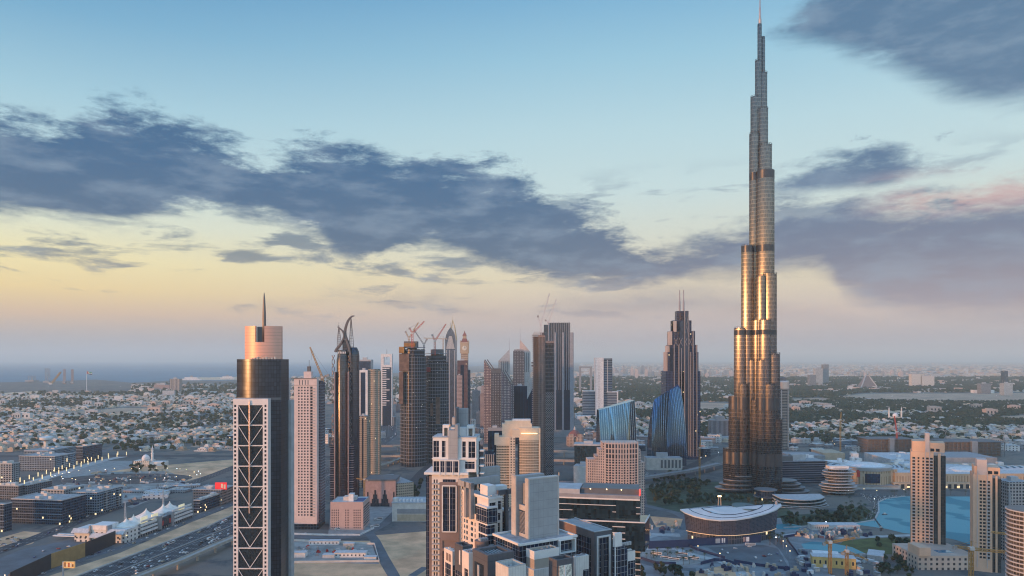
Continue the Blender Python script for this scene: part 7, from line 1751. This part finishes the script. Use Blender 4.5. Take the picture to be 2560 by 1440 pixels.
for x, y in scatter([(1440,1172),(1560,1186),(1640,1190),(1760,1174),(1810,1158),(1640,1184)], 26, 6): car(x, y, .1, 'on the street in front of the tilted glass blocks')
for x, y in scatter([(1640,1385),(1750,1388),(1740,1404),(1650,1404)], 6, 9): car(x, y, -.4, 'parked on the coach lot', 2, 'white')
for x, y in ((P(1838,1372)), (P(1874,1368)), (P(1925,1388))): car(x, y, 0, 'parked near the ship-shaped hall', 0, 'white')
car(*P(1876,1364), 0, 'parked in front of the ship-shaped hall', 2, 'white')
for p in ((764,1336),(848,1325),(937,1318),(946,1300)): car(*P(*p), .6, 'by the pink block in the centre', 2 if p[0] > 840 else 1, 'white')
# lamps
pole = MT['pale_grey']; lpm = MB().cyl(0, 0, [(.35, 0), (.3, 11)], 8).mesh('pole', MT['tan']); lgm = MB().box(-.55, .55, -.55, .55, 4, 11.5).mesh('light_panel', mat('post_glow', (.7,.55,.3), .5, emit=(1,.78,.42), es=.9))
for p, d in resample(BOUL, 30):
    q = Vector((-d.y, d.x))
    for s in (-11, 11):
        r = thing('light_post', 'glowing light post along the paved boulevard beside the grey blocks', 'light post', (p.x+q.x*s, p.y+q.y*s), 0, 'light posts of the boulevard')
        for me in (lpm, lgm): o = bpy.data.objects.new(me.name.split('.')[0], me); C.objects.link(o); o.parent = r
slm = MB().cyl(0, 0, [(.14, 0), (.1, 9)], 6).mesh('pole', pole); hdm = MB().box(-.35, .35, -.35, .35, 8.9, 9.4).mesh('lamp_head', MT['lamp_white']); hdw = MB().box(-.35, .35, -.35, .35, 8.9, 9.4).mesh('lamp_head', MT['lamp_glow'])
def lamp(x, y, where, warm=False):
    r = thing('street_lamp', f'lit street lamp {where}', 'street lamp', (x, y), 0, f'lamps {where}')
    for me in (slm, hdw if warm else hdm): o = bpy.data.objects.new(me.name.split('.')[0], me); C.objects.link(o); o.parent = r
for k in range(34):
    a = 2*math.pi*k/34; lamp(c_[0]+128*math.cos(a)+R.uniform(-9,9), c_[1]+70*math.sin(a)+R.uniform(-6,6), 'round the dark building pit', k % 3 > 0) if (c_ := P(318,1197)) else 0
for p, w in (((2192,1240),1),((2186,1262),0),((2065,1322),0),((2160,1236),1),((1958,1372),1),((1966,1385),1),((1975,1398),1),((1940,1362),0),((2260,1238),1),((2300,1240),1),((1745,1385),1),((1800,1404),1),((2120,1240),0)): lamp(*P(*p), 'in the plazas around lake and hall', bool(w))
for p, d in resample(SERV, 55): lamp(p.x-d.y*8, p.y+d.x*8, 'along the service road by the highway', True)
for k in range(40): 
    px, py = R.uniform(1440, 1800), R.uniform(960, 1160) if k % 2 else R.uniform(935, 985); lamp(*P(px, py), 'among the far villas near the tilted glass blocks', k % 2 == 0)
for k in range(30): lamp(*P(R.uniform(0, 580), R.uniform(950, 1000)), 'near the harbour on the left', k % 2 == 0)
for k in range(24): lamp(*P(R.uniform(2100, 2500), R.uniform(936, 1000)), 'around the far sand field on the right', False)
# ---------------------------------------------------------------- sites in the lower middle and lower right
def shed(name, label, px0, px1, yb, h, dep, m, th=0, group=None, vault=False, win=True):
    f = Fr(px1, DG(yb), th); r = f.thing(name, label, 'shed', group); a = f.sx(px0)
    if vault: MB().loft([[(x, dep/2-dep/2*math.cos(t), h*.55+h*.45*math.sin(t)) for t in [math.pi*i/10 for i in range(11)]]+[(x,dep,0),(x,0,0)] for x in (a, 0)]).build('body', m, r, auto=40)
    else: MB().box(a, 0, 0, dep, 0, h).build('body', m, r); MB().box(a-.4, .4, -.4, dep+.4, h, h+.5).build('roof', MT['roof_light'], r)
    if win: panes(r, 'window', [(a+(0-a)*(q+.3)/8, a+(0-a)*(q+.62)/8, -.06, .02, h*.35, h*.7) for q in range(8)], MT['glass_dark'])
    return r
shed('site_shed', 'long white shed with dark roof edge in the walled sand compound', 772, 847, 1362, 4, 9, MT['white_paint']); shed('site_shed', 'white gabled shed at the front of the walled sand compound', 836, 914, 1394, 5, 10, MT['white_paint']); shed('site_shed', 'small white shed near the spired tower in the sand compound', 731, 763, 1394, 5, 9, MT['white_paint'], win=False); shed('site_shed', 'grey lean-to between the white sheds of the compound', 806, 836, 1396, 3.5, 8, MT['roof_light'], win=False); shed('site_shed', 'low white shed by the compound gate', 910, 940, 1400, 3, 7, MT['white_paint'], win=False); shed('site_shed', 'cream shed behind the long white one', 858, 884, 1366, 3, 7, MT['off_white'])
barrier('compound_wall', 'white wall round the sand compound', pl((722,1408),(948,1405),(936,1362),(722,1352)), 2.4, .6, MT['off_white'], 'wall'); barrier('plot_wall', 'low white wall in front of the pink block', pl((722,1336),(820,1339),(900,1339),(935,1322)), 2.2, .6, MT['white_paint'], 'wall')
for k, (x, y) in enumerate(scatter([(740,1368),(920,1372),(930,1392),(740,1390)], 26, 3)):
    s = R.uniform(2, 6); c = ('red_paint','roof_light','mid_grey','sandstone')[k % 4]; o = MB().box(-s/2, s/2, -1.2, 1.2, 0, R.uniform(1, 2.6)).box(-s*.2, s*.3, -.8, .8, 1, 3).build('material_stack', MT[c], None, (x, y, .07), rot=R.uniform(0, 3)); tag(o, f"{('red','pale','grey','sand-coloured')[k % 4]} stack of site material inside the walled compound", 'material stack', f"{('red','pale','grey','sand-coloured')[k % 4]} stacks in the compound")
for k, (x, y) in enumerate(scatter([(150,1232),(190,1200),(260,1176),(420,1176),(480,1200),(420,1226),(330,1266),(250,1246)], 110, 4)):
    nm, c = (('blue','navy_board'),('pale','roof_light'),('grey','mid_grey'),('sand-coloured','sandstone'),('dark','dark_grey'))[k % 5]; w = R.uniform(3, 12); o = MB().box(-w/2, w/2, -1.4, 1.4, 0, R.uniform(.8, 3)).box(-w*.3, w*.05, -1, 1, .8, 3.4).build('material_stack', MT[c], None, (x, y, .07), rot=R.uniform(0, 3)); tag(o, f'{nm} material stack on the site around the dark building pit', 'material stack', f'{nm} stacks around the pit')
board('hoarding', 'navy hoarding with pictures in front of the ship-shaped hall, left part', P(1622,1372), P(1722,1368), 9, MT['navy_board']); hb = board('hoarding', 'navy hoarding with pictures in front of the ship-shaped hall, right part', P(1722,1366), P(1902,1356), 9, MT['navy_board'])
for k, (a, b, c) in enumerate(((1768,1780,'pale_grey'),(1784,1788,'white_paint'),(1790,1793,'white_paint'),(1804,1812,'ribbed'),(1818,1822,'white_paint'),(1834,1846,'brick_pink'),(1848,1856,'white_paint'))):
    x0, x1 = (U(a)*900-P(1722,1366)[0]), (U(b)*900-P(1722,1366)[0]); MB().box(x0, x1, -.12, 0, 2, 7.5).build('picture_patch', MT['ribbed_glass'] if c == 'ribbed' else MT[c], hb)
def curve_board(label, pts, h): barrier('site_fence', label, pl(*pts), h, .4, MT['navy_board'], 'fence')
curve_board('navy fence curving past the big empty parking lot', ((1720,1366),(1742,1376),(1775,1386),(1812,1397)), 3); curve_board('navy fence around the sand mound at the bottom', ((1752,1412),(1785,1403),(1812,1404),(1850,1416),(1848,1424)), 3.4); curve_board('navy fence of the coach lot', ((1602,1398),(1640,1410),(1690,1412)), 3); curve_board('dark fence along the road right of the big lot', ((1968,1352),(1990,1380),(2008,1410),(2030,1445)), 3); curve_board('dark fence below the big empty lot', ((1835,1405),(1900,1416),(1968,1424)), 3); curve_board('navy fence beside the canal', ((1960,1345),(2000,1338),(2060,1346)), 3)
shed('worker_camp', 'long yellow site building below the small pool', 2031, 2140, 1424, 11, 14, MT['yellow_paint'], th=14); shed('worker_camp', 'white vaulted site building behind the yellow one', 2032, 2098, 1404, 9, 14, MT['white_paint'], th=14, vault=True); shed('worker_camp', 'grey warehouse roof right of the yellow site building', 2168, 2208, 1408, 7, 26, MT['roof_grey'], th=30, win=False); shed('worker_camp', 'flat white site office left of the lake behind the lawn', 2030, 2072, 1326, 7, 14, MT['off_white']); shed('worker_camp', 'long white roof beside the site office at the lake', 2068, 2150, 1322, 4, 18, MT['white_paint'], win=False)
for k, (x, y) in enumerate(scatter([(2005,1378),(2160,1390),(2200,1412),(2190,1450),(2010,1450),(1985,1392)], 44, 5)):
    c = ('off_white','white_paint','roof_grey','navy_board')[k % 4]; w = R.uniform(4, 9); o = MB().box(-w/2, w/2, -1.6, 1.6, 0, R.uniform(2.4, 3.4)).box(-w*.52, w*.52, -1.7, 1.7, 3.4, 3.6).build('site_cabin', MT[c], None, (x, y, .05), rot=R.choice((.2, 1.8))); nm = ('cream','white','grey','navy')[k % 4]; tag(o, f'{nm} portable cabin around the yellow site building', 'cabin', f'{nm} cabins of the site camp')
for k, (x, y) in enumerate(scatter([(1610,1312),(1690,1306),(1700,1330),(1620,1345)], 16, 5)+scatter([(1980,1330),(2140,1325),(2190,1340),(2080,1350),(1990,1345)], 40, 5)+scatter([(1750,1412),(1840,1412),(1990,1420),(2000,1450),(1750,1450)], 34, 5)):
    c = ('off_white','mid_grey','navy_board','sandstone')[k % 4]; w = R.uniform(3, 10); o = MB().box(-w/2, w/2, -1.3, 1.3, 0, R.uniform(1.5, 4)).box(-w*.3, w*.1, -1.0, 1.0, 1.5, 4.6).build('site_container', MT[c], None, (x, y, .05), rot=R.uniform(0, 3)); nm = ('white','grey','navy','tan')[k % 4]; tag(o, f'{nm} container on the plots around the ship-shaped hall', 'container', f'{nm} containers around the hall')
g2 = 'orange cranes at the bottom right'
crane('orange tower crane with raised jib in front of the small pool', 2075, 745, 1450, 1356, (2138, 1344), (2060, 1358), 'crane_yellow', group=g2, w=2.4, t=.5); crane('shorter orange crane mast right of the raised-jib crane', 2117, 740, 1452, 1378, (2170, 1400), (2108, 1382), 'crane_yellow', group=g2, w=2.4, t=.5)
crane('orange tower crane in front of the shorter beige tower, jib to the right edge', 2428, 640, 1470, 1372, (2566, 1385), (2386, 1366), 'crane_yellow', group=g2, w=2.6, t=.5); crane('orange crane whose jib crosses the shorter beige tower, mast off the right edge', 2600, 655, 1470, 1345, (2478, 1330), (2640, 1350), 'crane_yellow', group=g2, w=2.4, t=.45)
crane('thin red crane rising from the unfinished frame behind the mall', 2242, 1700, 1125, 1080, (2236, 1040), (2250, 1084), 'crane_red', w=2.6, t=.6); crane('white-red lattice mast crane right of the supertall tower', 2101, 1560, 1128, 1050, (2103, 1030), (2108, 1052), 'crane_yellow', w=2.2, t=.45); crane('small yellow crane in front of the twin-masted hotel podium', 1749, 1330, 1200, 1120, (1752, 1096), (1744, 1122), 'crane_yellow', w=2.2, t=.5)
crane('dark crawler crane leaning over the lake shore', 2202, 900, 1328, 1318, (2184, 1292), (2208, 1322), 'crane_dark', w=1.6, t=.35)
# statue-like frame behind the hall
f = Fr(1799, 1010); r = f.thing('arched_sculpture', 'small lit arch-shaped sculpture behind the ship-shaped hall', 'sculpture'); h = f.z(1242)
for s in (-1, 1): MB().bar((s*3,0,0), (s*1.2,0,h), 1.6, 0, .8).build('leg', MT['sandstone'], r)
MB().box(-2.4, 2.4, -.6, .6, h, h+1.6).build('top_beam', MT['lamp_glow'], r)
# crowd along the shore
mb = MB()
for x, y in scatter([(2140,1232),(2200,1240),(2290,1240),(2560,1242),(2262,1240),(2196,1254),(2192,1280),(2178,1296),(2160,1300),(2186,1262)], 320, .4):
    mb.cyl(x, y, [(.22, .1), (.28, 1.3), (.12, 1.45), (.16, 1.75)], 5, R.randrange(3))
tag(mb.build('crowd', [MT['dark_grey'], MT['navy_board'], MT['white_paint']]), 'crowd of people along the lake promenade', 'crowd', None, 'stuff')
r = thing('small_boat', 'small dark boat on the turquoise lake', 'boat', P(2212, 1287)+(.1,), .3); MB().prism([(-4,-1.4),(3,-1.4),(5,0),(3,1.4),(-4,1.4)], 0, 1.1).build('hull', MT['dark_grey'], r); MB().box(-2, 1.5, -1, 1, 1.1, 2.8).build('canopy', MT['off_white'], r)

# low buildings filling the plots between the landmarks
lbm = [('white', wh_f), ('blue-grey', MT['block_grey']), ('pinkish', pk_f), ('dark', MT['block_dark']), ('grey', gr_f), ('sand-coloured', MT['mall_white'] if 'mall_white' in MT else wh_f)]
for poly, n, where, hm_ in (([(1640,1108),(1780,1100),(1815,1118),(1760,1150),(1650,1165)], 16, 'between tilted glass blocks and supertall tower', 14), ([(1440,1090),(1500,1082),(1630,1095),(1625,1130),(1590,1150),(1510,1150),(1440,1120)], 14, 'around the tilted glass blocks', 20),
    ([(260,1088),(480,1075),(580,1085),(580,1126),(300,1126)], 22, 'between the cross road and the villa suburb', 8), ([(740,1060),(830,1040),(990,1040),(1000,1120),(760,1130)], 16, 'behind the pink-white and horned towers', 22), ([(1120,1060),(1200,1050),(1290,1070),(1290,1110),(1130,1130)], 14, 'behind the white apartment tower', 22),
    ([(340,1230),(430,1212),(480,1208),(470,1225),(380,1250)], 10, 'on the site between dark pit and tented mall', 5), ([(1960,1108),(2160,1104),(2160,1128),(1980,1130)], 12, 'behind the mall near the supertall tower', 9), ([(2500,1112),(2600,1112),(2600,1130),(2510,1130)], 5, 'at the right edge behind the mall', 9), ([(0,1068),(230,1066),(250,1110),(0,1112)], 16, 'at the near edge of the left suburb', 8), ([(1820,1285),(1835,1280),(1840,1290)], 0, '', 5)):
    for k, (x, y) in enumerate(scatter(poly, n, 34)):
        nm, m_ = lbm[R.randrange(6)]; w, d, h = R.uniform(18, 46), R.uniform(14, 26), R.uniform(.6, 1.5)*hm_; r = thing('low_building', f'{nm} low building {where}', 'building', (x, y), -math.radians(8)+R.choice((0, .5, -.4)), f'{nm} low buildings {where}')
        MB().box(-w/2, w/2, -d/2, d/2, 0, h, 0, 1).build('outer_wall', [m_, MT['roof_light' if k % 2 else 'roof_grey']], r)
        panes(r, 'roof_unit', [(a, a+R.uniform(2,5), b, b+R.uniform(2,4), h, h+R.uniform(1.2,3)) for a, b in [(R.uniform(-w*.45, w*.35), R.uniform(-d*.4, d*.25)) for _ in range(4)]], MT['off_white'])
# ---------------------------------------------------------------- haze
hm = bpy.data.materials.new('haze_air'); hm.use_nodes = True; nt = hm.node_tree; nt.nodes.clear()
pv = node(nt, 'ShaderNodeVolumePrincipled'); pv.inputs['Density'].default_value = 4.8e-5; pv.inputs['Color'].default_value = (.85,.97,.94,1)
pv.inputs['Anisotropy'].default_value = 0.0
om = node(nt, 'ShaderNodeOutputMaterial'); nt.links.new(pv.outputs[0], om.inputs['Volume'])
hz = MB().box(-69000, 69000, -2900, 69000, -1.5, 860).build('haze', hm); tag(hz, None, None, None, 'stuff')
